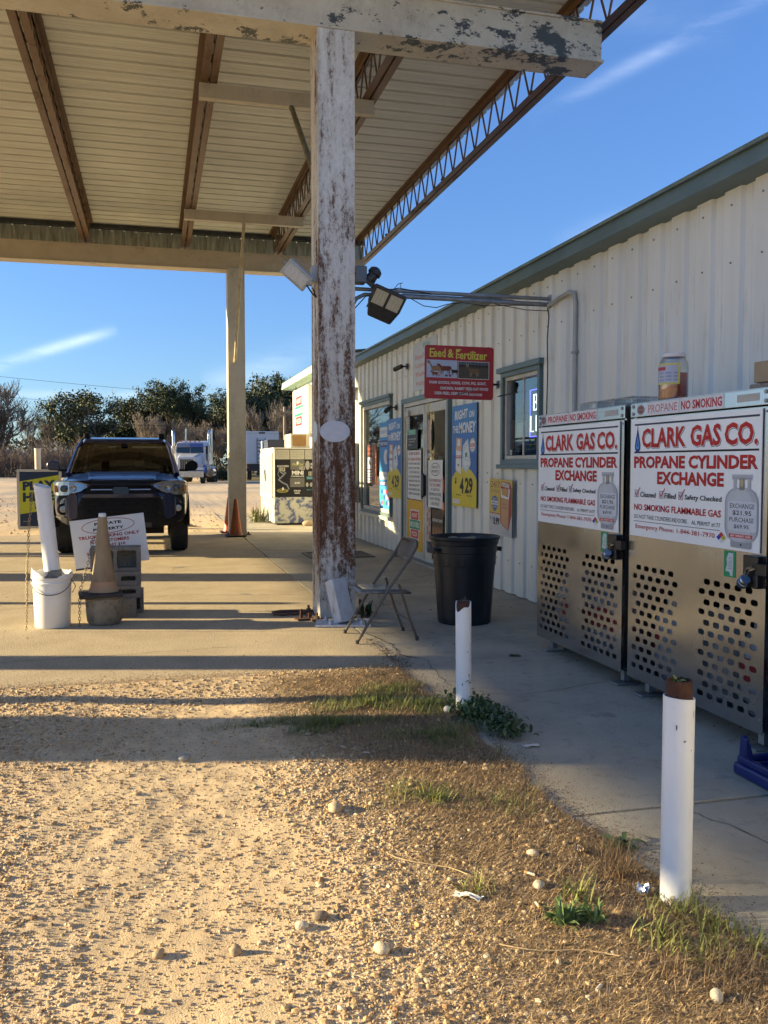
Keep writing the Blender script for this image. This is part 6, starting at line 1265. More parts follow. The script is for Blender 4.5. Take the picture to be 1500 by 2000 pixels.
# cabin: pillars, roof, glass, interior
yw0, yw1 = 1.22, 2.0; zb_, zt_ = 1.235, 1.70
def P3(x, y, z): return (x, y, z)
a = MB(Tm)
a.loft([[(-.66, 1.96, 1.685), (.66, 1.96, 1.685), (.60, 1.99, 1.755), (-.60, 1.99, 1.755)], [(-.70, 2.2, 1.70), (.70, 2.2, 1.70), (.62, 2.2, 1.79), (-.62, 2.2, 1.79)], [(-.71, 3.2, 1.70), (.71, 3.2, 1.70), (.63, 3.2, 1.80), (-.63, 3.2, 1.80)], [(-.68, 4.25, 1.66), (.68, 4.25, 1.66), (.60, 4.25, 1.77), (-.60, 4.25, 1.77)]])
a.build('roof', blue, suv, smooth=True, bevel=.03)
for sg in (1, -1):
    MB(Tm).tube([(sg * .815, 1.15, 1.18), (sg * .78, 1.45, 1.36), (sg * .725, 1.80, 1.59), (sg * .675, 2.0, 1.70)], [.045, .040, .036, .036], 8).build('pillar', blue, suv, smooth=True)
    for y_ in (2.75, 3.6): MB(Tm).tube([(sg * .83, y_, 1.15), (sg * .70, y_ + .03, 1.71)], .035, 6).build('pillar', blackp, suv)
    MB(Tm).tube([(sg * .83, 4.55, 1.12), (sg * .67, 4.2, 1.70)], .07, 6).build('pillar', blue, suv)
    a = MB(Tm); a.add([(sg * .845, 1.45, 1.17), (sg * .845, 4.4, 1.17), (sg * .70, 4.15, 1.69), (sg * .70, 2.05, 1.69)], [(0, 1, 2, 3)]); a.build('side_window', sglass, suv)
    # mirror
    a = MB(Tm); a.loft([[(sg * .95 + sg * dx * .9, 1.40 + dy, 1.325 + dz) for dx, dz in ((0, -.085), (.20, -.075), (.235, -.02), (.22, .05), (.14, .085), (.02, .06))] for dy in (-.02, .10)]); a.build('mirror', blue if sg < 0 else blackp, suv, smooth=True, bevel=.02)
    MB(Tm).box((sg * .86 if sg > 0 else -1.0, 1.42, 1.23), (1.0 if sg > 0 else -.86, 1.48, 1.265)).build('mirror_arm', blackp, suv, bevel=.008)
    # roof rail
    MB(Tm).tube([(sg * .60, 2.10, 1.785), (sg * .60, 2.2, 1.85), (sg * .60, 3.0, 1.855), (sg * .60, 4.0, 1.84), (sg * .60, 4.15, 1.76)], .022, 7).build('roof_rail', blackp, suv, smooth=True)
    MB(Tm).box((sg * .60 - .05, 2.10, 1.77), (sg * .60 + .05, 2.32, 1.86)).build('rail_foot', blackp, suv, bevel=.02)
    # wheel arches flare
    for wy in (.93, 3.72):
        a = MB(Tm); n = 14; V = []
        for i in range(n + 1):
            an = R(180 * i / n); V += [(sg * .955, wy + .44 * math.cos(an), .42 + .44 * math.sin(an)), (sg * .985, wy + .46 * math.cos(an), .42 + .46 * math.sin(an)), (sg * .975, wy + .50 * math.cos(an), .42 + .50 * math.sin(an)), (sg * .90, wy + .45 * math.cos(an), .42 + .44 * math.sin(an))]
        a.add(V, [(4 * i + k, 4 * i + (k + 1) % 4, 4 * i + 4 + (k + 1) % 4, 4 * i + 4 + k) for i in range(n) for k in range(4)]); a.build('wheel_arch', blackp, suv, smooth=True)
        w_ = MB(Tm @ Matrix.Translation((sg * .83, wy, .395)) @ Matrix.Rotation(R(90), 4, 'Y')); w_.lathe([(.24, -.125), (.34, -.13), (.378, -.12), (.392, -.08), (.395, 0), (.392, .08), (.378, .12), (.34, .13), (.24, .125)], n=36, cap=False); wh = w_.build('wheel', tyre, suv, smooth=True)
        g2 = MB(Tm @ Matrix.Translation((sg * .83, wy, .395)) @ Matrix.Rotation(R(90), 4, 'Y'))
        for zz in (-.075, -.025, .025, .075): g2.lathe([(.392, zz - .018), (.3985, zz - .016), (.3985, zz + .016), (.392, zz + .018)], n=36, cap=False)
        g2.build('tread', tyre, wh)
        r_ = MB(Tm @ Matrix.Translation((sg * .83, wy, .395)) @ Matrix.Rotation(R(90 * sg), 4, 'Y')); r_.lathe([(.24, .11), (.235, .04), (.07, .05), (.06, .08), (0, .085)], n=20, cap=False)
        for k in range(6): r_.T = Tm @ Matrix.Translation((sg * .83, wy, .395)) @ Matrix.Rotation(R(90 * sg), 4, 'Y') @ Matrix.Rotation(R(60 * k), 4, 'Z'); r_.box((.04, -.025, .05), (.235, .025, .10))
        r_.build('rim', MATS['satin_chrome'], wh)
        MB(Tm).box((sg * .70 - .03, wy - .36, .42), (sg * .70 + .03, wy + .36, .80)).build('wheel_well', blackp, suv)
a = MB(Tm); n = 10
V = [((-1 + 2 * i / n) * (.775 - .115 * j), 1.20 - (.06 * (1 - (-1 + 2 * i / n) ** 2)) + .80 * j, 1.225 + .475 * j) for j in (0, .33, .66, 1) for i in range(n + 1)]
a.add(V, [(j * (n + 1) + i, j * (n + 1) + i + 1, (j + 1) * (n + 1) + i + 1, (j + 1) * (n + 1) + i) for j in range(3) for i in range(n)]); a.build('windshield', sglass, suv, smooth=True)
MB(Tm).tube([(-.70, 1.17, 1.262), (-.3, 1.12, 1.262), (.02, 1.12, 1.27)], .009, 5).build('wiper', blackp, suv); MB(Tm).tube([(-.05, 1.11, 1.262), (.35, 1.12, 1.268), (.68, 1.17, 1.27)], .009, 5).build('wiper', blackp, suv)
cabm = M('cabin_tan', (.045, .055, .040), .8, c2=(.035, .042, .03), scale=4); seatm = M('seat_black', (.010, .010, .009), .8, spec=.2)
MB(Tm).box((-.72, 1.35, 1.10), (.72, 1.75, 1.235)).build('dashboard', seatm, suv, bevel=.03); MB(Tm).box((-.70, 4.0, 1.0), (.70, 4.05, 1.6)).build('cabin_back', cabm, suv); MB(Tm).box((-.68, 2.0, 1.675), (.68, 4.1, 1.69)).build('headliner', cabm, suv)
for sx in (-.36, .36):
    q = MB(Tm).box((sx - .24, 2.35, .9), (sx + .24, 2.50, 1.42)).build('seat', seatm, suv, bevel=.05); MB(Tm).box((sx - .14, 2.36, 1.44), (sx + .14, 2.46, 1.62)).build('headrest', seatm, q, bevel=.035)
    for dx in (-.05, .05): MB(Tm).tube([(sx + dx, 2.35, 1.36), (sx + dx, 2.35, 1.44)], .009, 6).build('post', hl, q)
MB(Tm).box((-.22, 3.3, 1.3), (.20, 3.36, 1.5)).build('rear_headrest', seatm, suv, bevel=.02)
MB(Tm).box((-.13, 1.82, 1.575), (.13, 1.85, 1.635)).build('rear_mirror', seatm, suv, bevel=.01); MB(Tm).box((-.05, 1.82, 1.63), (.05, 1.90, 1.68)).build('mirror_mount', seatm, suv)
MB(Tm).box((-.47, 1.885, 1.655), (-.26, 1.892, 1.62)).build('sticker', flat((.28, .38, .36)), suv)
a = MB(Tm @ Matrix.Translation((.37, 1.78, 1.20)) @ Matrix.Rotation(R(65), 4, 'X')); a.tube([(.185 * math.cos(R(k * 15)), .185 * math.sin(R(k * 15)), 0) for k in range(24)], .014, 6, closed=True); a.build('steering_wheel', seatm, suv, smooth=True)
MB(Tm).box((-.6, .5, .30), (.6, 4.2, .44)).build('chassis', blackp, suv)
# ================================================================ SEMI TRUCK (bobtail) far behind the car
TX, TY = 2.15, 61.5
semi = thing('semi_truck', 'white and blue semi tractor with tall chrome stacks parked in the lot', 'truck', (TX, TY, 0))
Ts = Matrix.Translation((TX, TY, 0)) @ Matrix.Rotation(R(-11), 4, 'Z')
wp = M('truck_white', (.52, .53, .56), .35, c2=(.46, .47, .50), scale=1.5, coat=.5); chrome = M('truck_chrome', (.55, .53, .50), .22, 1.0, c2=(.40, .38, .36), scale=4); bl_ = M('truck_blue', (.03, .09, .30), .3, coat=.5)
def sb(name, a, b, m_, bev=.02): return MB(Ts).box(a, b).build(name, m_, semi, bevel=bev)
a = MB(Ts); a.loft([[(-.62, 0, 1.05), (.62, 0, 1.05), (.62, 0, 1.75), (.5, 0, 1.84), (-.5, 0, 1.84), (-.62, 0, 1.75)], [(-.80, 1.7, 1.05), (.80, 1.7, 1.05), (.80, 1.7, 1.95), (.66, 1.7, 2.08), (-.66, 1.7, 2.08), (-.80, 1.7, 1.95)]]); a.build('hood', wp, semi, bevel=.03)
gr_ = sb('grille', (-.50, -.035, .92), (.50, -.002, 1.72), chrome); sb('grille_opening', (-.44, -.045, .98), (.44, -.036, 1.66), dark, 0)
for k in range(7): MB(Ts).box((-.42 + k * .135, -.055, .99), (-.40 + k * .135, -.046, 1.65)).build('grille_bar', chrome, semi)
sb('bumper', (-1.18, -.32, .45), (1.18, -.18, .88), chrome, .03); MB(Ts).box((-.13, -.335, .60), (.13, -.322, .74)).build('licence_plate', flat((.5, .5, .48)), semi)
a = MB(Ts); a.loft([[(-1.05, 1.7, 1.2), (1.05, 1.7, 1.2), (1.05, 1.7, 2.45), (.9, 1.85, 2.86), (-.9, 1.85, 2.86), (-1.05, 1.7, 2.45)], [(-1.1, 4.2, 1.2), (1.1, 4.2, 1.2), (1.1, 4.2, 2.6), (1.0, 4.2, 3.02), (-1.0, 4.2, 3.02), (-1.1, 4.2, 2.6)]]); a.build('cab', wp, semi, bevel=.04)
for sx in (-1, 1):
    MB(Ts).add([(sx * .03, 1.66, 2.12), (sx * .93, 1.66, 2.12), (sx * .88, 1.70, 2.52), (sx * .03, 1.70, 2.52)], [(0, 1, 2, 3)]).build('windshield', glass('truck_glass', (.1, .14, .2), .02), semi)
    MB(Ts).add([(sx * .03, 1.672, 2.12), (sx * .93, 1.672, 2.12), (sx * .88, 1.712, 2.52), (sx * .03, 1.712, 2.52)], [(0, 1, 2, 3)]).build('cab_dark', flat((.02, .035, .055)), semi)
    MB(Ts).box((sx * 1.06 if sx > 0 else -1.075, 1.95, 2.05), (1.075 if sx > 0 else -1.06, 2.6, 2.6)).build('side_window', flat((.02, .03, .04)), semi)
    # bent stacks, air cleaners, tanks, fenders, lamps
    MB(Ts).tube([(sx * 1.22, 2.2, 1.3), (sx * 1.22, 2.2, 3.25), (sx * 1.23, 2.25, 3.5), (sx * 1.30, 2.4, 3.68)], .10, 10).build('exhaust_stack', chrome, semi, smooth=True)
    MB(Ts).tube([(sx * 1.22, 2.2, 1.6), (sx * 1.22, 2.2, 2.6)], .17, 12).build('air_cleaner', chrome, semi, smooth=True)
    MB(Ts).tube([(sx * 1.15, 3.0, .75), (sx * 1.15, 4.4, .75)], .32, 16).build('fuel_tank', chrome, semi, smooth=True)
    MB(Ts).box((sx * .68 if sx > 0 else -1.16, -.15, .92), (1.16 if sx > 0 else -.68, .35, 1.12)).build('bumper_step', wp, semi, bevel=.03)
    MB(Ts).box((sx * .70 if sx > 0 else -1.12, -.10, 1.13), (1.12 if sx > 0 else -.70, .1, 1.34)).build('headlight', M('truck_lamp', (.35, .32, .33), .2), semi, bevel=.03)
    a = MB(Ts); n = 10; V = []
    for i in range(n + 1):
        an = R(10 + 160 * i / n)
        for xx in (.80, 1.20): V.append((sx * xx, .85 + .68 * math.cos(an), .62 + .68 * math.sin(an)))
    a.add(V, [(2 * i, 2 * i + 1, 2 * i + 3, 2 * i + 2) for i in range(n)]); o = a.build('fender', bl_ if sx > 0 else wp, semi, smooth=True); o.modifiers.new('s', 'SOLIDIFY').thickness = .05
    for wy, wx, wd in ((.85, .98, .14), (5.3, .95, .30), (6.6, .95, .30)):
        w_ = MB(Ts @ Matrix.Translation((sx * wx, wy, .52)) @ Matrix.Rotation(R(90), 4, 'Y')); w_.lathe([(.28, -wd), (.48, -wd), (.52, -wd * .8), (.52, wd * .8), (.48, wd), (.28, wd)], n=22, cap=False); wh = w_.build('wheel', tyre, semi, smooth=True)
        w_ = MB(Ts @ Matrix.Translation((sx * wx, wy, .52)) @ Matrix.Rotation(R(90), 4, 'Y')); w_.lathe([(.0, -wd * .3), (.27, -wd * .5), (.28, wd * .5), (.0, wd * .3)], n=16, cap=False); w_.build('rim', chrome, wh)
    MB(Ts).tube([(sx * 1.2, 1.95, 2.6), (sx * 1.42, 1.85, 2.6)], .015, 5).build('mirror_arm', chrome, semi); MB(Ts).box((sx * 1.42 - .08, 1.82, 2.1), (sx * 1.42 + .08, 1.88, 2.66)).build('mirror', chrome, semi, bevel=.02)
    MB(Ts).tube([(sx * .95, 5.9, 1.3), (sx * .95, 5.9, 3.95)], .06, 8).build('tall_stack', chrome, semi)
    a = MB(Ts); V = []; n = 10
    for i in range(n + 1):
        an = R(180 * i / n)
        for xx in (.62, 1.27): V.append((sx * xx, 5.95 + 1.25 * math.cos(an), .72 + .45 * math.sin(an)))
    a.add(V, [(2 * i, 2 * i + 1, 2 * i + 3, 2 * i + 2) for i in range(n)]); a.build('fender', chrome, semi, smooth=True)
MB(Ts).box((-.9, 1.50, 2.50), (.9, 1.72, 2.78)).build('sun_visor', flat((.14, .18, .27)), semi, bevel=.02); MB(Ts).box((.02, 1.49, 2.505), (.9, 1.499, 2.775)).build('visor_panel', flat((.06, .10, .30)), semi)
for k in range(5): MB(Ts).box((-.62 + k * .31 - .05, 1.78, 2.88), (-.62 + k * .31 + .05, 1.9, 2.95)).build('marker_light', flat((.5, .15, .12)), semi, bevel=.01)
MB(Ts).box((-.5, 2, .7), (.5, 7.2, 1.0)).build('chassis', dark, semi); MB(Ts).box((-1.05, 1.8, .9), (1.05, 4.2, 1.2)).build('cab_step', chrome, semi)
# ================================================================ BOX TRUCK
bx = thing('box_truck', 'white box truck with rear ladder parked beyond the ice chest', 'truck', (9.0, 74, 0)); Tb = Matrix.Translation((8.75, 74, 0)) @ Matrix.Rotation(R(-3), 4, 'Z')
def bb(name, a, b, m_, bev=0): return MB(Tb).box(a, b).build(name, m_, bx, bevel=bev)
bb('box_body', (-1.38, 0, 1.35), (1.38, 7, 4.05), wp, .04); bb('rear_frame', (-1.34, -.02, 3.84), (1.34, -.002, 3.92), MATS['frame_grey']); bb('door', (-1.0, -.03, 1.45), (.95, -.021, 3.75), M('truck_door', (.50, .51, .54), .4), .01)
for xx in (-.42, .25): MB(Tb).tube([(xx, -.12, 1.3), (xx, -.12, 3.5)], .03, 6).build('ladder_rail', dark, bx)
for k in range(7): MB(Tb).tube([(-.42, -.12, 1.5 + k * .3), (.25, -.12, 1.5 + k * .3)], .025, 5).build('rung', dark, bx)
bb('bumper', (-1.3, -.1, .75), (1.3, .1, .95), dark); bb('underbody', (-1.25, 0, .8), (1.25, 6.8, 1.34), dark); bb('hazard_diamond', (.86, -.045, 3.05), (1.10, -.031, 3.28), flat((.45, .12, .1))); bb('badge', (-.25, -.04, 3.86), (.25, -.021, 3.98), dark, 0)
for xx in (-1.05, 1.05):
    for yy in (.9, 2.2, 7.6): MB(Tb @ Matrix.Translation((xx, yy, .5)) @ Matrix.Rotation(R(90), 4, 'Y')).lathe([(.0, -.2), (.46, -.2), (.5, -.15), (.5, .15), (.46, .2), (0, .2)], n=18, cap=False).build('wheel', tyre, bx)
bb('cab', (-1.1, 7.1, 1.0), (1.1, 9.0, 2.9), wp, .1)
for xx in (-1.2, 1.1): bb('tail_light', (xx, -.115, .98), (xx + .12, -.09, 1.08), flat((.4, .03, .03)))
# ================================================================ DISTANT HOUSES, hedge, road things
def house(x, y, wx, wy, h, label, wall, roof, rz=0):
    t = thing('house', label, 'house', (x, y, 0)); T = Matrix.Translation((x, y, 0)) @ Matrix.Rotation(R(rz), 4, 'Z')
    MB(T).box((-wx / 2, -wy / 2, 0), (wx / 2, wy / 2, h)).build('wall', wall, t)
    MB(T).prism([(-wy / 2 - .5, h - .1), (wy / 2 + .5, h - .1), (0, h + wy * .22)], -wx / 2 - .4, wx / 2 + .4, 'x').build('roof', roof, t)
    for k in range(int(wx / 3)):
        xx = -wx / 2 + 1.5 + k * 3; f_ = MB(T).box((xx - .5, -wy / 2 - .04, .9), (xx + .5, -wy / 2 - .002, 2.0)).build('window', MATS['truck_door'], t); MB(T).box((xx - .42, -wy / 2 - .06, .98), (xx + .42, -wy / 2 - .041, 1.92)).build('pane', flat((.02, .025, .03)), f_)
    MB(T).box((-.4, -wy / 2 - .05, 0), (.5, -wy / 2 - .003, 2.0)).build('door', flat((.10, .08, .06)), t)
hw = M('house_white', (.45, .46, .48), .7); hb = M('house_brown', (.16, .12, .08), .8); rf = M('roof_dark', (.06, .055, .05), .9); 
house(-22.0, 205, 9, 7, 2.6, 'small white house under the bare trees across the road', hw, rf); house(-34.5, 210, 12, 7, 2.8, 'low brown house half hidden by thickets at the left border', hb, rf, 5); house(-28, 208, 6, 6, 2.4, 'tan shed between the two distant houses', M('house_tan', (.24, .20, .14), .8), rf, -6)
t = thing('parked_van', 'dark van parked beside the distant brown house', 'van', (-25.5, 96, 0)); MB().loft([[(-27.6, 91.2, .3), (-23.4, 91.2, .3), (-23.3, 91.2, 1.1), (-24.6, 91.2, 1.3), (-25.2, 91.2, 1.9), (-27.5, 91.2, 1.9)], [(-27.6, 93, .3), (-23.4, 93, .3), (-23.3, 93, 1.1), (-24.6, 93, 1.3), (-25.2, 93, 1.9), (-27.5, 93, 1.9)]]).build('body', flat((.02, .03, .06)), t, bevel=.06)
for xx in (-26.8, -24.2): cyl('wheel', (xx, 91.15, .35), (xx, 91.35, .35), .35, tyre, t)
cyl('mast', (0, 0, 0), (0, 0, .01), .01, dark, t) if 0 else None
t = thing('utility_pole', 'thin sunlit utility pole with crossarm standing behind the ice chest', 'utility pole', (8.0, 60, 0)); pm = M('pole_wood', (.30, .22, .13), .8, c2=(.2, .15, .09), scale=6)
cyl('pole', (8.62, 60, -.2), (8.62, 60, 5.2), .09, pm, t, n=10); MB().box((8.0, 59.95, 4.75), (9.24, 60.05, 4.88)).build('crossarm', pm, t); MB().tube([(8.25, 60, 4.78), (8.62, 60, 4.45), (9.0, 60, 4.78)], .03, 5).build('brace', pm, t)
def wire(name, label, pts, r=.02):
    t = thing(name, label, 'power line', pts[0]); A, B = Vector(pts[0]), Vector(pts[1]); P = [A.lerp(B, i / 24) + Vector((0, 0, -pts[2] * 4 * (i / 24) * (1 - i / 24))) for i in range(25)]; MB().tube(P, r, 4).build('wire', dark, t)
wire('power_line', 'upper power line crossing the sky above the bare tree', ((-80, 100, 17.5), (60, 100, 6.5), 2.0), .016); wire('power_line', 'lower power line crossing the sky above the bare tree', ((-80, 101, 15), (60, 101, 5.5), 2.2), .014); wire('power_line', 'thin power line passing low across the gap between the trees', ((-80, 99, 9.5), (60, 99, 7), 1.5), .012)
wire('power_line', 'pale cable running in front of the big oak above the car roof', ((-14, 78, 5.0), (26, 78, 4.4), .2), .02)
# ================================================================ TREES
bark = M('bark', (.10, .075, .05), .95, c2=(.06, .045, .03), scale=3); twig = M('twig_bark', (.20, .165, .13), .9, c2=(.13, .105, .085), scale=1); twr = M('reddish_twigs', (.19, .135, .10), .9, c2=(.13, .095, .075), scale=1)
leafd = M('leaf_evergreen', attr='Col', rough=.6, spec=.3); 
def grow(seed, h, spread, levels, n0, up=.35, trunk_h=.25, droop=0, rad=.03):
    """branch skeleton: list of (points, radii, level) and the twig tips"""
    rr = random.Random(seed); out_ = []; tips = []
    def br(p, d, L_, r, lv):
        pts = [p]; rs = [r]; q = p; dd = d; K = 4 if lv < 2 else 3
        for i in range(K):
            dd = (dd + Vector((rr.uniform(-.22, .22), rr.uniform(-.22, .22), rr.uniform(-.1, .16) + up * .25 - droop * lv * .05))).normalized(); q = q + dd * L_ / K; pts.append(q); rs.append(r * (1 - .5 * (i + 1) / K))
        out_.append((pts, rs, lv))
        if lv >= levels: tips.append((pts[-1], dd)); tips.append((pts[-2], dd)); return
        nb = n0 if lv == 0 else rr.choice((3, 4, 4, 5))
        for k in range(nb):
            t_ = rr.uniform(.35, 1.0) if lv else rr.uniform(.55, 1.0); j = min(int(t_ * K), K - 1); base = pts[j].lerp(pts[j + 1], t_ * K - j)
            az = rr.uniform(0, 6.283); sp_ = rr.uniform(.45, 1.05) * spread; side = Vector((math.cos(az), math.sin(az), 0)); nd = (dd * (1 - .25 * sp_) + side * sp_ + Vector((0, 0, up * .6))).normalized()
            br(base, nd, L_ * rr.uniform(.55, .78), rs[j] * .62, lv + 1)
    br(Vector((0, 0, -.1)), Vector((rr.uniform(-.05, .05), rr.uniform(-.05, .05), 1)), h * trunk_h * 1.3, h * rad, 0)
    for k in range(3): br(Vector((0, 0, h * trunk_h * .8)), Vector((rr.uniform(-.6, .6) * spread, rr.uniform(-.6, .6) * spread, 1)).normalized(), h * .33, h * rad * .6, 1)
    return out_, tips
def leaf_cloud(centers, per, sz, rad, c0, c1, seed, flat_=1.0):
    g = np.random.default_rng(seed); C_ = np.repeat(np.array(centers), per, axis=0); n = len(C_); P = C_ + g.normal(size=(n, 3)) * rad * np.array([1, 1, flat_]) * .6
    base = np.array([[-.5, -.25, 0], [.5, -.3, 0], [.45, .3, .1], [-.4, .3, -.05]]); Q = rotm(n); s_ = sz * (.6 + .8 * g.random((n, 1, 1))); V = P[:, None, :] + np.einsum('nij,kj->nki', Q, base) * s_
    cl = np.repeat(g.random((len(centers), 1)), per, axis=0) * .6 + g.random((n, 1)) * .4; col_ = np.array(c0) * (1 - cl) + np.array(c1) * cl
    F_ = np.arange(n * 4).reshape(n, 4); return V.reshape(-1, 3), F_, np.repeat(col_, 4, axis=0)
def tree_kind(name, label, cat, skel, leaves=None, twigm=twig, split=1):
    t = thing(name, label, cat); sk, tips = skel; a = MB(); b = MB()
    for pts, rs, lv in sk:
        (a if lv <= split else b).tube(pts, [max(r, .012 if leaves else .016) for r in rs], 6 if lv <= split else 3, cap=False)
    a.build('trunk', bark, t, smooth=True, fix=False, world=False)
    o = b.build('branches', twigm, t, fix=False, world=False)
    if leaves: np_mesh('crown', *leaves[:2], leafd, leaves[2], parent=t)
    return t
def place(o, x, y, s, rz, label, group):
    o.location = (x, y, 0); o.scale = s if isinstance(s, tuple) else (s, s, s); o.rotation_euler = (0, 0, R(rz)); o['label'] = label; o['group'] = group; return o
sk = grow(3, 10, 1.0, 5, 5, up=.30, trunk_h=.22); bare = tree_kind('bare_tree', '', 'tree', sk)
sk = grow(21, 10, .8, 5, 4, up=.5, trunk_h=.20, rad=.02); bare2 = tree_kind('bare_tree', '', 'tree', sk)
sk = grow(8, 10, 1.15, 4, 6, up=.22, trunk_h=.20, rad=.032); tp = [p for p, d in sk[1] if p.z > 2.6]; oak = tree_kind('live_oak', '', 'tree', sk, leaf_cloud([tuple(p) for p in tp], 13, .17, .42, (.035, .045, .018), (.095, .105, .045), 5))
sk = grow(31, 12, .75, 3, 8, up=.15, trunk_h=.55, rad=.018); tp = [p for p, d in sk[1] if p.z > 4.5]; pine = tree_kind('pine_tree', '', 'tree', sk, leaf_cloud([tuple(p) for p in tp] * 2, 34, .22, .65, (.02, .038, .015), (.065, .085, .035), 6, .7))
sk = grow(44, 11, .85, 4, 6, up=.35, trunk_h=.25, rad=.022); tp = [p for p, d in sk[1] if p.z > 2]; mixd = tree_kind('evergreen_tree', '', 'tree', sk, leaf_cloud([tuple(p) for p in tp[::2]], 14, .20, .55, (.025, .035, .016), (.085, .10, .045), 7))
def shrub_geo(seed, twm):
    rr = random.Random(seed); a = MB()
    for k in range(95):
        az = rr.uniform(0, 6.28); r0 = rr.uniform(0, 2.2); p = Vector((r0 * math.cos(az) * 1.3, r0 * math.sin(az), 0)); d = Vector((math.cos(az) * .35, math.sin(az) * .35, 1)).normalized(); h = rr.uniform(2.6, 4.4) - r0 * .5
        pts = [p]; 
        for i in range(3): d = (d + Vector((rr.uniform(-.2, .2), rr.uniform(-.2, .2), 0))).normalized(); pts.append(pts[-1] + d * h / 3)
        a.tube(pts, [.035, .025, .018, .012], 3, cap=False)
        for j in range(5): q = pts[rr.choice((1, 2, 2, 3))]; e_ = (d + Vector((rr.uniform(-.8, .8), rr.uniform(-.8, .8), .1))).normalized(); a.tube([q, q + e_ * rr.uniform(.5, 1.2)], [.016, .010], 3, cap=False)
    t = thing('bare_shrub', '', 'shrub'); a.build('branches', twm, t, fix=False, world=False); return t
shr = shrub_geo(1, twr); shr2 = shrub_geo(2, twig)
used = {}
names0 = {}
def put(kind, x, y, s, rz, label, group):
    if kind.name not in used: used[kind.name] = 1; return place(kind, x, y, s, rz, label, group)
    return place(copytree(kind), x, y, s, rz, label, group)
def bx_(px, Y): a = math.radians(14.56) + math.atan((px - 750) / 1730); return math.tan(a) * Y     # bearing of a direction, used once for spacing the tree row
G1, G2, G3, G4 = 'bare winter trees behind the lot', 'dark evergreens behind the lot', 'pines behind the lot', 'bare thickets across the road'
def top_z(o): return max(v.co.z for ch in o.children for v in ch.data.vertices)
TZ = {k.name: top_z(k) for k in (bare, bare2, oak, pine, mixd)}
# kind, bearing of the crown (degrees from the wall direction), distance along the wall, height, extra width, turn, label, group
for k_, bear, Y_, hh, ww, rz, lab, gg in (
    (bare, -8.9, 104, 11.0, 1.15, 20, 'large bare tree at the left picture border', G1), (bare, -12.5, 108, 11.5, 1.1, 140, 'bare tree just outside the left border', G1), (bare2, -6.9, 112, 7.5, 1.1, 40, 'faint bare tree between the big bare tree and the oak', G1),
    (oak, -3.5, 100, 9.9, 1.12, 10, 'broad evergreen oak with open limbs above the car', G2), (oak, -1.5, 110, 10.0, 1.0, 120, 'rounded evergreen oak right of the open limbed oak', G2), (mixd, -.1, 108, 9.2, 1.0, 200, 'dense dark evergreen between oak and pine', G2), (mixd, 1.3, 112, 9.6, 1.0, 60, 'dark evergreen left of the layered pine', G2),
    (pine, 2.45, 104, 11.0, 1.0, 0, 'pine with layered flat crown left of the far column', G3), (mixd, 4.2, 110, 9.9, 1.0, 250, 'dark evergreen just left of the far column', G2), (pine, 5.1, 118, 11.0, 1.0, 90, 'pine hidden behind the far column', G3),
    (mixd, 6.5, 104, 12.0, 1.0, 20, 'tall evergreen right of the far column', G2), (pine, 7.5, 110, 13.2, 1.1, 200, 'tall pine above the white box truck', G3), (mixd, 8.4, 112, 12.4, 1.0, 150, 'tall dark evergreen behind the ice chest', G2), (pine, 9.6, 108, 11.6, 1.1, 300, 'pine rising over the mint eave', G3), (mixd, 10.9, 112, 12.0, 1.0, 260, 'evergreen behind the far wing roof', G2),
    (oak, 7.0, 122, 11.5, 1.2, 230, 'wide evergreen filling the gap behind the tall pine', G2), (oak, 3.2, 122, 9.6, 1.2, 300, 'evergreen mass behind the layered pine', G2), (oak, 9.4, 124, 12.2, 1.2, 80, 'wide evergreen behind the pine over the mint eave', G2), (mixd, .6, 120, 9.4, 1.2, 320, 'evergreen in the second row behind the semi tractor', G2),
    (bare2, 6.7, 92, 7.6, .9, 20, 'thin bare tree before the evergreens right of the far column', G1), (bare2, 7.9, 94, 8.2, .9, 90, 'pale bare tree above the box truck', G1), (bare2, 8.8, 96, 8.0, .9, 250, 'bare tree behind the utility pole', G1),
    (bare2, .9, 90, 6.4, 1.0, 0, 'small bare tree directly behind the semi tractor', G1), (bare2, -.4, 92, 6.6, 1.0, 70, 'small bare tree behind the car roof', G1), (bare2, 2.6, 94, 6.0, 1.1, 170, 'small bare tree right of the semi stacks', G1), (bare2, 3.9, 92, 5.6, 1.1, 210, 'small bare tree just left of the far column', G1), (bare2, 2.0, 90, 5.6, 1.1, 300, 'small bare tree between the semi stacks', G1),
    (pine, -6.2, 150, 9.5, 1.0, 120, 'small distant pine seen between the bare trees', G3)):
    s_ = hh / TZ[k_.name.split('.')[0]] if k_.name in TZ else 1
    put(k_, math.tan(R(bear)) * Y_, Y_, (s_ * ww, s_ * ww, s_), rz, lab, gg)
random.seed(12)
for i, px in enumerate((-40, -23, -6, 11, 42, 58, 108, 122, 137, 152, 168)):
    y_ = 98 + random.uniform(-4, 6); k = shr if i % 3 else shr2; s_ = random.uniform(.62, .98) * (1.0 if px < 140 else .8)
    put(k, bx_(px, y_), y_, (s_ * 1.1, s_ * 1.1, s_), random.uniform(0, 360), 'tangled bare thicket, %s in the row left of the car' % ['first', 'second', 'third', 'fourth', 'fifth', 'sixth', 'seventh', 'eighth', 'ninth', 'tenth', 'eleventh', 'twelfth', 'thirteenth'][i], G4)
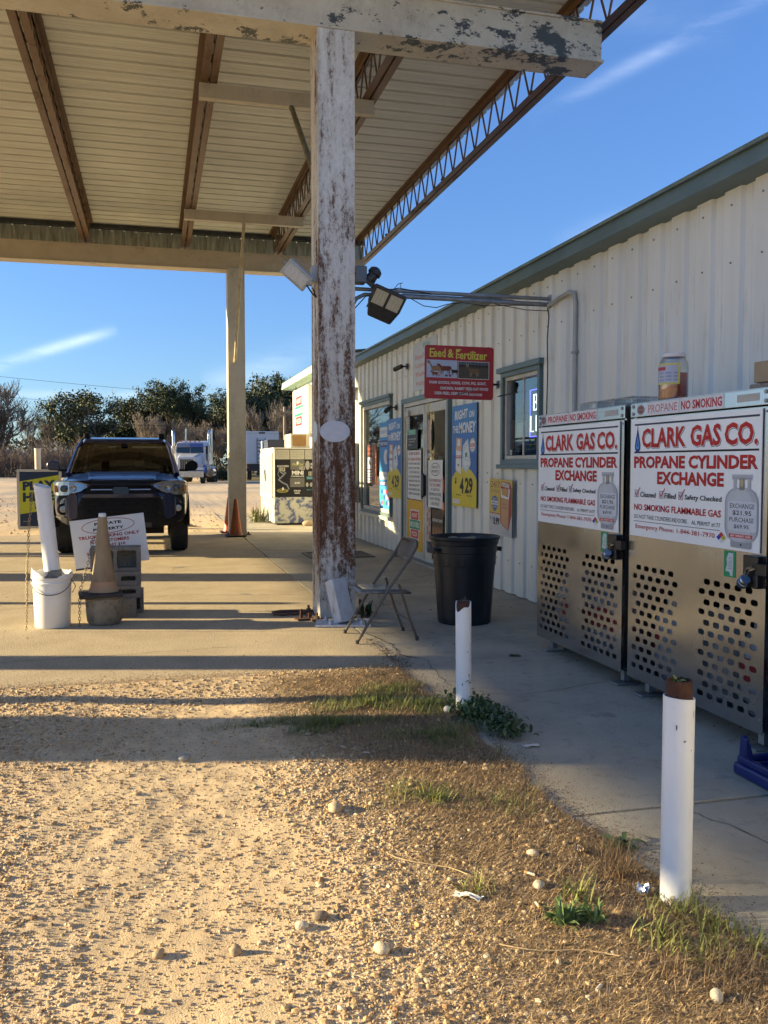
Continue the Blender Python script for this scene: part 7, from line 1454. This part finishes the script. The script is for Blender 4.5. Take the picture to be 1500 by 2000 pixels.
# trees out to the left, reflected in glass and steel
for i, (x, y, k, s_) in enumerate(((-75, 70, oak, 1.0), (-82, 48, mixd, .95), (-84, 30, oak, 1.0), (-80, 16, mixd, .85), (-85, 2, oak, .8), (-82, -14, mixd, .9), (-70, 86, pine, .9), (-52, 98, bare, 1.0), (-45, 106, oak, 1.0))):
    s_ = 9.0 * s_ / TZ[k.name]; put(k, x, y, s_, 37 * i, 'tree beyond the lot, out to the left of the picture', 'trees out to the left of the picture')
hd = leaf_cloud([(x, 72 + random.uniform(-.5, .5), random.uniform(.2, 1.1)) for x in np.arange(3.6, 6.9, .12)] * 3, 40, .12, .35, (.012, .025, .012), (.04, .065, .03), 9)
t = thing('hedge', 'low dark clipped hedge between semi tractor and far column', 'hedge'); np_mesh('foliage', *hd[:2], leafd, hd[2], parent=t)
wood = leaf_cloud([(x, 128 + random.uniform(-3, 6), random.uniform(0, 6.6) * (1 - .25 * abs(math.sin(x * .21)))) for x in np.arange(-8, 75, .16)], 26, .42, 1.0, (.02, .026, .014), (.075, .075, .04), 10)
wood2 = leaf_cloud([(x, 262 + random.uniform(-6, 6), random.uniform(0, 7)) for x in np.arange(-130, 0, .5)], 26, .8, 2.0, (.03, .03, .018), (.08, .07, .04), 11)
wood = (np.concatenate([wood[0], wood2[0]]), np.concatenate([wood[1], wood2[1] + len(wood[0])]), np.concatenate([wood[2], wood2[2]]))
o = np_mesh('treeline', *wood[:2], leafd, wood[2], kind='stuff'); o['label'] = 'dark undergrowth and far woods behind the single trees'; o['category'] = 'woods'

# ================================================================ unseen pumps and posts added left of view to cast the forecourt's shadow bars
def dispenser(x, y, label):
    t = thing('unseen_dispenser', label, 'fuel pump', (x, y, 0), group='unseen fuel pumps added for their shadows')
    MB().box((x - .42, y - .28, .16), (x + .42, y + .28, 1.95)).build('cabinet', M('pump_white', (.5, .5, .5), .4), t, bevel=.02); MB().box((x - .36, y - .295, 1.25), (x + .36, y - .281, 1.75)).build('panel', blackp, t, bevel=.004); MB().box((x - .42, y - .29, .0), (x + .42, y + .29, .15)).build('plinth', M('plinth', (.3, .28, .25), .8), t, bevel=.01)
    MB().tube([(x + .44, y, 1.5), (x + .55, y, 1.0), (x + .5, y, .5), (x + .44, y, .9)], .02, 7).build('hose', dark, t); MB().box((x + .42, y - .05, .95), (x + .48, y + .05, 1.2)).build('nozzle', dark, t, bevel=.01)
dispenser(-5.6, 5.87, 'unseen white fuel pump added for its shadow, nearest the camera'); dispenser(-5.6, 12.3, 'unseen white fuel pump added for its shadow, in the middle bay')
for i, (x, y) in enumerate(((-4.3, 6.26), (-4.6, 10.0), (-5.0, 14.6))):
    t = thing('unseen_post', 'unseen steel post added for its shadow', 'bollard', (x, y, 0), group='unseen posts added for their shadows'); cyl('post', (x, y, 0), (x, y, 1.45), .075, MATS['pump_white'], t); MB().lathe([(.14, .002), (.14, .02)], (x, y, 0), 12).build('base', MATS['plinth'], t)
# ================================================================ GRAVEL, GRASS, WEEDS, LITTER
V1, F1 = ico(1); V2, F2 = ico(2)
def scatter_pts(n, x0, x1, y0, y1, dens):
    X_ = rng.uniform(x0, x1, n); Y_ = rng.uniform(y0, y1, n); k = rng.random(n) < dens(X_, Y_); return X_[k], Y_[k]
def stones(name, X_, Y_, size, Vb, Fb, label, sink=.35, pal=None):
    n = len(X_); q = rotm(n); s_ = size[:, None] * np.stack([.75 + .5 * rng.random(n), .75 + .5 * rng.random(n), .5 + .35 * rng.random(n)], 1)
    ang = rng.uniform(0, 6.283, n); ca, sa = np.cos(ang), np.sin(ang)
    J = 1 + .22 * (rng.random((n, len(Vb), 1)) - .5) * 2
    Vr = np.einsum('nij,kj->nki', q, Vb) * J * s_[:, None, :]
    V = np.stack([Vr[..., 0] * ca[:, None] - Vr[..., 1] * sa[:, None], Vr[..., 0] * sa[:, None] + Vr[..., 1] * ca[:, None], Vr[..., 2]], -1)
    z = gh(X_, Y_); P = np.stack([X_, Y_, z + s_[:, 2] * (1 - 2 * sink) * .8], 1); V = (V + P[:, None, :]).reshape(-1, 3)
    F_ = (Fb[None] + (np.arange(n) * len(Vb))[:, None, None]).reshape(-1, Fb.shape[1])
    pal = np.array(pal if pal is not None else [(.56, .43, .26), (.50, .37, .21), (.60, .49, .33), (.42, .32, .19), (.48, .43, .34), (.32, .21, .12), (.64, .56, .42), (.54, .38, .20), (.52, .40, .24)])
    c = pal[rng.integers(0, len(pal), n)] * np.array([.88, .82, .74]) * (.72 + .4 * rng.random((n, 1))); C = np.repeat(c, len(Vb), axis=0)
    o = np_mesh(name, V, F_, M('stone', attr='Col', rough=.85, spec=.25, bump=.3, bscale=300), C, False, 'stuff'); o['label'] = label; o['category'] = 'gravel'; return o
def gravel_d(x, y):
    e = edge_x(y) - x; band = sstep(1.75, .3, e) * sstep(-.03, .04, outside(x, y)); nearcam = sstep(4.4, 2.0, y)
    patch = sstep(.38, .62, fbm(x * 1.4 + 3, y * 1.4, 3)); track = np.exp(-((x + .05 - .08 * y) / .28) ** 2)
    return np.clip(band * (.45 + .55 * nearcam) * .9 + .22 * patch + .25 * sstep(-.2, -.7, x) - .35 * track * (y < 5), .04, 1) * sstep(.0, .05, outside(x, y)) * (1 - .85 * grass_d(x, y))
def grass_d(x, y):
    e = edge_x(y) - x + .16 * (fbm(x * 5, y * 5, 3) - .5); wd = .80 + .30 * sstep(3.0, 4.0, y) + .5 * (fbm(y * 1.1, y * 0 + 7, 2) - .5) + .20 * sstep(2.5, 1.9, y)
    return np.clip(sstep(wd, wd * .45, e) * sstep(-.10, .02, e) * sstep(5.7, 5.3, y), 0, 1)
VO = np.array([[1, 0, 0], [-1, 0, 0], [0, 1, 0], [0, -1, 0], [0, 0, 1], [0, 0, -1]], float); FO = np.array([[0, 2, 4], [2, 1, 4], [1, 3, 4], [3, 0, 4], [2, 0, 5], [1, 2, 5], [3, 1, 5], [0, 3, 5]])
x, y = scatter_pts(400000, -1.6, 1.9, 1.35, 5.9, lambda a, b: np.clip(gravel_d(a, b) * .9 + .10, 0, 1) * sstep(.0, .05, outside(a, b)) * sstep(6.6, 2.2, b)); sz = rng.gamma(2.4, .0010, len(x)) + .0018; sz = np.minimum(sz, .006)
stones('gravel', x, y, sz, VO, FO, 'fine tan gravel strewn over the dirt in the foreground')
x, y = scatter_pts(66000, -1.6, 1.9, 1.35, 5.9, gravel_d); sz = np.minimum(rng.gamma(2.6, .0013, len(x)) + .0034, .0125)
stones('gravel', x, y, sz, V1, F1, 'coarser tan gravel strewn over the dirt in the foreground')
x, y = scatter_pts(1300, -1.6, 1.75, 1.35, 5.8, lambda a, b: gravel_d(a, b) * .5); sz = rng.uniform(.007, .014, len(x)); stones('gravel', x, y, sz, V2, F2, 'larger tan pebbles among the gravel')
x, y = scatter_pts(5200, -22, 1.5, 17.9, 40, lambda a, b: .8 * sstep(.0, .3, outside(a, b))); stones('gravel', x, y, rng.uniform(.01, .035, len(x)), V1, F1, 'scattered stones on the far dirt lot', sink=.3)
# named single rocks
def rock(x_, y_, s_, label, c, sq=(1, .8, .6)):
    t = thing('rock', label, 'rock', (x_, y_, float(gh(np.array([x_]), np.array([y_]))[0]))); J = 1 + .24 * (rng.random((len(V2), 1)) - .5); V = V2 * J * np.array(sq) * s_ + np.array([0, 0, s_ * .3]); np_mesh('stone', V, F2, M('rock_%d' % int(c[0] * 1000), c, .85, c2=tuple(q * .75 for q in c), scale=40, bump=.4, bscale=200), None, True, None, t); t.rotation_euler = (0, 0, rng.uniform(0, 6))
for a in ((1.347, 1.87, .024, 'large cream stone in the bottom right corner', (.50, .44, .33), (.8, .7, 1.0)), (1.241, 2.749, .022, 'round cream pebble higher up beside the dead grass', (.55, .47, .33)), (1.159, 2.518, .024, 'cream stone left of the foil scrap', (.52, .45, .33)),
          (.116, 4.038, .030, 'flat grey stone at the edge of the wide shadow bar', (.34, .32, .27), (1.2, .9, .45)), (.661, 3.291, .036, 'tan stone casting a long shadow in mid foreground', (.45, .34, .22)), (.201, 2.409, .022, 'upright brown stone in the dirt near the bottom', (.35, .26, .16), (.8, .8, 1)), (.46, 2.527, .026, 'dark brown stone with pale stone beside it', (.24, .18, .12)),
          (.40, 2.49, .022, 'pale stone touching the dark brown stone', (.50, .45, .35)), (-.005, 2.449, .020, 'small yellow brown stone left of the bottom middle', (.35, .27, .15)), (1.004, 5.966, .030, 'white crumb of concrete lying on the slab near the chair', (.50, .46, .38), (1.3, .9, .6)), (.589, 2.295, .026, 'white angular stone at the bottom middle', (.55, .52, .45)), (1.527, 4.497, .028, 'white lump at the foot of the chipped bollard', (.58, .57, .54), (1, .8, .9)), (2.36, 4.62, .022, 'small tan stone on the walk under the lockers', (.36, .28, .19), (1, .8, .6)), (2.42, 3.62, .014, 'tan pebble on the walk near the blue crate', (.34, .25, .17))): rock(*a)
# ---- blades: one quad strip of three segments each, joined
def blades(name, X_, Y_, ln, wd, lean, c0, c1, label, cat, curl=.6, z0=None, kind='stuff'):
    n = len(X_); az = rng.uniform(0, 6.283, n); el = lean[0] + (lean[1] - lean[0]) * rng.random(n); z = gh(X_, Y_) if z0 is None else z0; P = np.stack([X_, Y_, z], 1); K = 3 if kind == 'thing' else 2; V = []
    side = np.stack([-np.sin(az), np.cos(az), np.zeros(n)], 1)
    for k in range(K + 1):
        w_ = wd * (1 - (k / K) ** 1.6 * .92); V += [P - side * w_[:, None] / 2, P + side * w_[:, None] / 2]
        d = np.stack([np.cos(az) * np.cos(el), np.sin(az) * np.cos(el), np.sin(el)], 1); P = P + d * (ln / K)[:, None]; el = el - curl * rng.random(n); az = az + rng.normal(0, .35, n) * curl; P[:, 2] = np.maximum(P[:, 2], z + .003)
    V = np.stack(V, 1); F_ = np.array([[2 * k, 2 * k + 1, 2 * k + 3, 2 * k + 2] for k in range(K)]); F_ = (F_[None] + (np.arange(n) * 2 * (K + 1))[:, None, None]).reshape(-1, 4)
    t_ = rng.random((n, 1)); c = np.array(c0) * (1 - t_) + np.array(c1) * t_; C = np.repeat(c * (.7 + .6 * rng.random((n, 1))), 2 * (K + 1), axis=0)
    o = np_mesh(name, V.reshape(-1, 3), F_, M('blade', attr='Col', rough=.7, spec=.25), C, True, kind); o['label'] = label; o['category'] = cat; return o
x, y = scatter_pts(330000, -.1, 1.9, 1.35, 5.7, lambda a, b: grass_d(a, b) * np.clip(.25 + 1.7 * fbm(a * 6, b * 6, 3), 0, 1))
blades('dry_grass', x, y, rng.uniform(.010, .040, len(x)), rng.uniform(.0012, .003, len(x)), (.05, .9), (.42, .30, .16), (.17, .11, .06), 'matted dead grass along the edge of the concrete walk', 'grass', .9)
x, y = scatter_pts(26000, -.2, 1.8, 1.35, 5.8, lambda a, b: .55 * sstep(1.4, .3, edge_x(b) - a) * sstep(.46, .6, fbm(a * 3 + 5, b * 3, 3)) * sstep(-.03, .05, outside(a, b)))
blades('dry_grass', x, y, rng.uniform(.02, .07, len(x)), rng.uniform(.001, .0022, len(x)), (.0, .7), (.56, .44, .26), (.30, .21, .12), 'loose straw strewn over the gravel', 'grass', .7)
def greens(cx, cy, rx, ry, n): a = rng.uniform(0, 6.283, n); r = np.sqrt(rng.random(n)); r = r * (.6 + .4 * np.sin(a * 3 + cx * 9)); return cx + rx * r * np.cos(a), cy + ry * r * np.sin(a)
G = [greens(*q) for q in ((1.15, 4.75, .38, .30, 2600), (.85, 4.42, .40, .18, 1800), (1.45, 4.62, .25, .22, 1500), (1.35, 4.1, .35, .22, 1100), (1.36, 5.0, .25, .2, 700), (1.0, 3.35, .3, .15, 320), (1.3, 3.2, .3, .2, 200), (1.62, 3.9, .15, .4, 420), (.5, 4.5, .3, .1, 300))]
x = np.concatenate([q[0] for q in G]); y = np.concatenate([q[1] for q in G]); k = outside(x, y) > .0; x, y = x[k], y[k]
blades('green_grass', x, y, rng.uniform(.02, .07, len(x)), rng.uniform(.0015, .0035, len(x)), (.5, 1.4), (.10, .14, .04), (.21, .21, .07), 'short green grass in the shade by the chipped bollard', 'grass', .5)
def tuft(name, label, cx, cy, r, n, l0, l1, w0, w1, c0, c1, cat='grass', lean=(.6, 1.45), curl=.45):
    a = rng.uniform(0, 6.283, n); q = r * rng.random(n); X_, Y_ = cx + q * np.cos(a), cy + q * np.sin(a); o = blades(name, X_, Y_, rng.uniform(l0, l1, n), rng.uniform(w0, w1, n), lean, c0, c1, label, cat, curl, kind='thing'); return o
GR0, GR1 = (.14, .17, .045), (.27, .26, .085)
for a in (('green grass tuft right at the foot of the nearest bollard', 1.50, 2.26, .10, 90, .03, .10), ('broad green tuft left of the nearest bollard foot', 1.36, 2.14, .09, 80, .03, .10), ('green tuft in front of the nearest bollard', 1.44, 2.05, .10, 80, .03, .09), ('green tuft at the right border below the walk', 1.60, 2.05, .11, 110, .03, .09), ('green tuft between bollard and right border', 1.56, 2.17, .07, 60, .03, .08), ('pale green sprig left of the nearest bollard', 1.25, 2.42, .05, 50, .04, .12), ('small green tuft at the far left of the weeds', .97, 2.55, .06, 45, .03, .08), ('green tuft high in the dead grass', 1.06, 3.28, .07, 90, .03, .09)):
    tuft('grass_tuft', a[0], *a[1:7], .0025, .0065, GR0, GR1)
for a in (('tall dry brown stalks left of the nearest bollard', 1.45, 2.52, .07, 130, .06, .17), ('dry brown tuft at the edge of the walk', 1.50, 2.66, .08, 120, .04, .12), ('dead straw tuft in the bottom right', 1.45, 1.95, .10, 140, .04, .11), ('dry tuft at the lower right border', 1.30, 1.98, .09, 100, .03, .09)): tuft('dry_tuft', a[0], *a[1:7], .0012, .003, (.30, .21, .11), (.16, .10, .06), lean=(.7, 1.5), curl=.3)
# ---- leafy weeds
def weed(label, cx, cy, z, n, L0, L1, Wd, cols, seed, up=.5, mat='leaf_green', par=None, rnd=False):
    t = thing('leafy_weed', label, 'plant', (cx, cy, z)); rr = random.Random(seed); m = M(mat, cols[0], .5, c2=cols[1], scale=30); a = MB()
    for i in range(n):
        az = rr.uniform(0, 6.283); el = rr.uniform(up * .3, up * 1.6); ln = rr.uniform(L0, L1); p = Vector((rr.uniform(-.3, .3) * L1 if not rnd else rr.gauss(0, .05), rr.uniform(-.3, .3) * L1 if not rnd else rr.gauss(0, .06), .003 if not rnd else rr.uniform(0, .05))); d = Vector((math.cos(az) * math.cos(el), math.sin(az) * math.cos(el), math.sin(el))); sd = Vector((-math.sin(az), math.cos(az), rr.uniform(-.3, .3))).normalized(); V = []; K = 5
        for k in range(K + 1):
            u = k / K; w_ = Wd * math.sin(math.pi * min(.97, .12 + .86 * u)) ** .8 * rr.uniform(.9, 1.1); up_ = Vector((0, 0, 1)); V += [p - sd * w_ + up_ * w_ * .35, p, p + sd * w_ + up_ * w_ * .35]; p = p + d * ln / K; d = (d + Vector((0, 0, -.28))).normalized()
            if p.z < .002: p.z = .002
        a.add(V, [(3 * k + j, 3 * k + j + 1, 3 * k + j + 4, 3 * k + j + 3) for k in range(K) for j in (0, 1)])
    a.build('leaf_cluster' if n > 60 else 'leaves', m, t, smooth=True, world=False, ang=0); return t
gz = lambda x, y: max(float(gh(np.array([x]), np.array([y]))[0]), .002)
lg_ = ((.10, .17, .045), (.20, .25, .08)); dk_ = ((.035, .065, .022), (.07, .11, .035))
weed('leafy green rosette weed left of the nearest bollard in the gravel', 1.13, 2.29, gz(1.13, 2.29), 55, .04, .085, .0065, lg_, 1, 1.0)
weed('second leafy rosette touching the first, nearer the bollard', 1.21, 2.28, gz(1.21, 2.28), 40, .035, .075, .006, lg_, 2, 1.0); weed('dark leafy weed at the walk edge behind the nearest bollard', 1.58, 2.74, gz(1.58, 2.74), 22, .05, .09, .010, dk_, 3, mat='leaf_dark')
for i, (x_, y_, n_) in enumerate(((1.68, 4.50, 230), (1.69, 4.36, 210), (1.61, 4.38, 180), (1.70, 4.20, 170), (1.67, 4.64, 110), (1.67, 4.03, 110))): weed('clump of small round dark leaves, %s around the chipped bollard' % ['tallest', 'second', 'third', 'fourth', 'fifth', 'lowest'][i], x_, y_, gz(x_, y_), n_, .022, .05, .009, dk_ if i % 2 else ((.035, .075, .02), (.07, .12, .04)), 10 + i, .9, 'leaf_dark' if i % 2 else 'leaf_mid', rnd=True)
weed('tiny weed growing in the joint of the walk', 2.44, 5.735, 0.0, 26, .03, .06, .006, ((.04, .06, .02), (.07, .09, .03)), 31, .4, 'leaf_joint'); weed('dark leafy weed sprouting behind the chair at the column foot', 1.80, 7.62, 0, 16, .08, .17, .022, dk_, 32, .95, 'leaf_dark')
weed('green seedling growing out of the nearest bollard top', 1.535, 2.35, .682, 9, .018, .032, .007, ((.08, .14, .03), (.14, .2, .05)), 33, .9, 'leaf_bright'); weed('dry wisps sprouting from the chipped bollard top', 1.632, 4.54, .585, 10, .03, .05, .0012, ((.10, .07, .05), (.14, .1, .07)), 34, 1.3, 'leaf_dry')
weed('tuft of grass beside the ice chest', 2.35, 20.6, 0, 90, .25, .5, .012, ((.20, .20, .07), (.14, .15, .05)), 35, 1.1, 'leaf_far'); weed('green weed patch beside the far column', .75, 19.2, 0, 60, .1, .2, .02, ((.10, .13, .04), (.07, .1, .03)), 36, .5, 'leaf_far2')
# ---- litter
def litter(name, label, x_, y_, mat, pts, rz=0, cat='litter'):
    z = gz(x_, y_) if outside(np.array([x_]), np.array([y_]))[0] > 0 else 0.0; t = thing(name, label, cat, (x_, y_, z + .006), (0, 0, R(rz))); a = MB(); a.add(pts[0], pts[1]); o = a.build('sheet', mat, t, world=False); o.modifiers.new('s', 'SOLIDIFY').thickness = .0008
def crumple(w_, h_, k, seed):
    rr = random.Random(seed); n = 5; V = [((i / n - .5) * w_ * (1 + rr.uniform(-.2, .2)), (j / n - .5) * h_ * (1 + rr.uniform(-.2, .2)), rr.uniform(0, k)) for i in range(n + 1) for j in range(n + 1)]; return V, [(i * (n + 1) + j, (i + 1) * (n + 1) + j, (i + 1) * (n + 1) + j + 1, i * (n + 1) + j + 1) for i in range(n) for j in range(n)]
foil = M('foil', (.5, .52, .58), .25, .8); film = M('film', (.55, .54, .50), .3); ppr = M('paper', (.52, .50, .45), .8, c2=(.42, .38, .3), scale=30)
litter('foil_scrap', 'crumpled silver foil at the foot of the nearest bollard', 1.455, 2.40, foil, crumple(.045, .04, .03, 1)); litter('plastic_scrap', 'long whitish plastic scrap in the gravel left of the leafy weed', .915, 2.50, film, crumple(.085, .022, .015, 2), -40); litter('paper_scrap', 'small white scrap between nearest bollard and right border', 1.60, 2.16, ppr, crumple(.03, .012, .01, 3), 50)
litter('plastic_scrap', 'grey plastic scrap on the dirt by the walk edge', 1.725, 3.85, film, crumple(.08, .03, .008, 4), 10); litter('leaf_litter', 'curled tan leaf left of the tall dry stalks', 1.40, 2.72, M('dead_leaf', (.34, .24, .14), .8), crumple(.05, .03, .02, 5), 60); litter('leaf_litter', 'curled tan leaf above the rosette weed', 1.33, 2.52, MATS['dead_leaf'], crumple(.06, .025, .012, 6), 20)
for i, (x_, y_, lab) in enumerate(((.717, 4.27, 'orange tipped cigarette butt in the wide shadow'), (1.17, 2.60, 'white cigarette butt left of the cream stone'), (1.10, 2.40, 'white cigarette butt above the leafy weed'), (1.08, 1.98, 'white cigarette butt near the bottom border'), (.93, 3.9, 'pale cigarette butt in the dry grass'), (.84, 4.0, 'cigarette butt beside the straw'))):
    z = gz(x_, y_); t = thing('cigarette_butt', lab, 'cigarette butt', (x_, y_, z + .008)); rz = 40 * i; d = Vector((math.cos(rz), math.sin(rz), .05)) * .013; p = Vector((x_, y_, z + .008)); MB().tube([p - d, p + d], .0042, 8).build('paper', ppr, t); MB().tube([p + d, p + d * 1.9], .0043, 8).build('filter', flat((.45, .26, .12)), t)
for i, (x_, y_, L_, rz, lab) in enumerate(((1.05, 2.15, .32, 150, 'long dry stem lying across the gravel below the weed'), (.86, 2.75, .30, 130, 'dry stem lying left of the plastic scrap'), (1.25, 2.02, .26, 175, 'curved dry stem near the bottom right'), (1.30, 2.62, .18, 20, 'short dry stem above the foil'))):
    t = thing('straw', lab, 'twig', (x_, y_, gz(x_, y_))); d = Vector((math.cos(R(rz)), math.sin(R(rz)), 0)); n_ = Vector((-d.y, d.x, 0)); P = []
    for k in range(9): u = k / 8 - .5; q = Vector((x_, y_, 0)) + d * u * L_ + n_ * .02 * math.sin(u * 5); P.append((q.x, q.y, gz(q.x, q.y) + .010))
    MB().tube(P, .0018, 5).build('stalk', M('straw', (.40, .29, .16), .8), t)
# concrete crumbs along the walk joints, and leaf dust under the lockers
def crumb(a, b): return np.full(a.shape, 1.0)
x = np.concatenate([rng.normal(1.60, .03, 260), rng.uniform(2.75, 3.5, 700), rng.normal(1.62, .06, 160)]); y = np.concatenate([rng.uniform(5.6, 6.6, 260), rng.uniform(2.6, 6.0, 700), rng.normal(5.85, .12, 160)])
_gh = gh; gh = lambda a, b: np.zeros_like(a); stones('grit', x, y, rng.uniform(.002, .007, len(x)), V1, F1, 'grit in the walk joint and under the lockers', pal=[(.22, .16, .10), (.34, .28, .2), (.14, .1, .07)]); gh = _gh
yy_ = rng.uniform(1.2, 5.7, 9000); x = edge_x(yy_) + rng.exponential(.055, 9000) - .02; gh = lambda a, b: np.zeros_like(a); stones('grit', x, yy_, rng.uniform(.0008, .0035, 9000), VO, FO, 'soil crumbs spilling over the edge of the concrete walk', pal=[(.13, .09, .055), (.22, .16, .1), (.34, .26, .17), (.09, .065, .04)]); gh = _gh
x_e = rng.uniform(-1.6, 1.6, 7000); y_e = 5.66 + rng.exponential(.06, 7000) - .03; gh = lambda a, b: np.zeros_like(a); stones('grit', x_e, y_e, rng.uniform(.001, .005, 7000), VO, FO, 'gravel crumbs spilling onto the forecourt edge'); gh = _gh
x = rng.uniform(-3, 3.5, 420); y = rng.uniform(5.9, 16, 420); gh = lambda a, b: np.zeros_like(a); stones('grit', x, y, rng.uniform(.003, .008, len(x)), V1, F1, 'fine grit scattered over the forecourt', pal=[(.30, .24, .16), (.40, .33, .24)]); gh = _gh
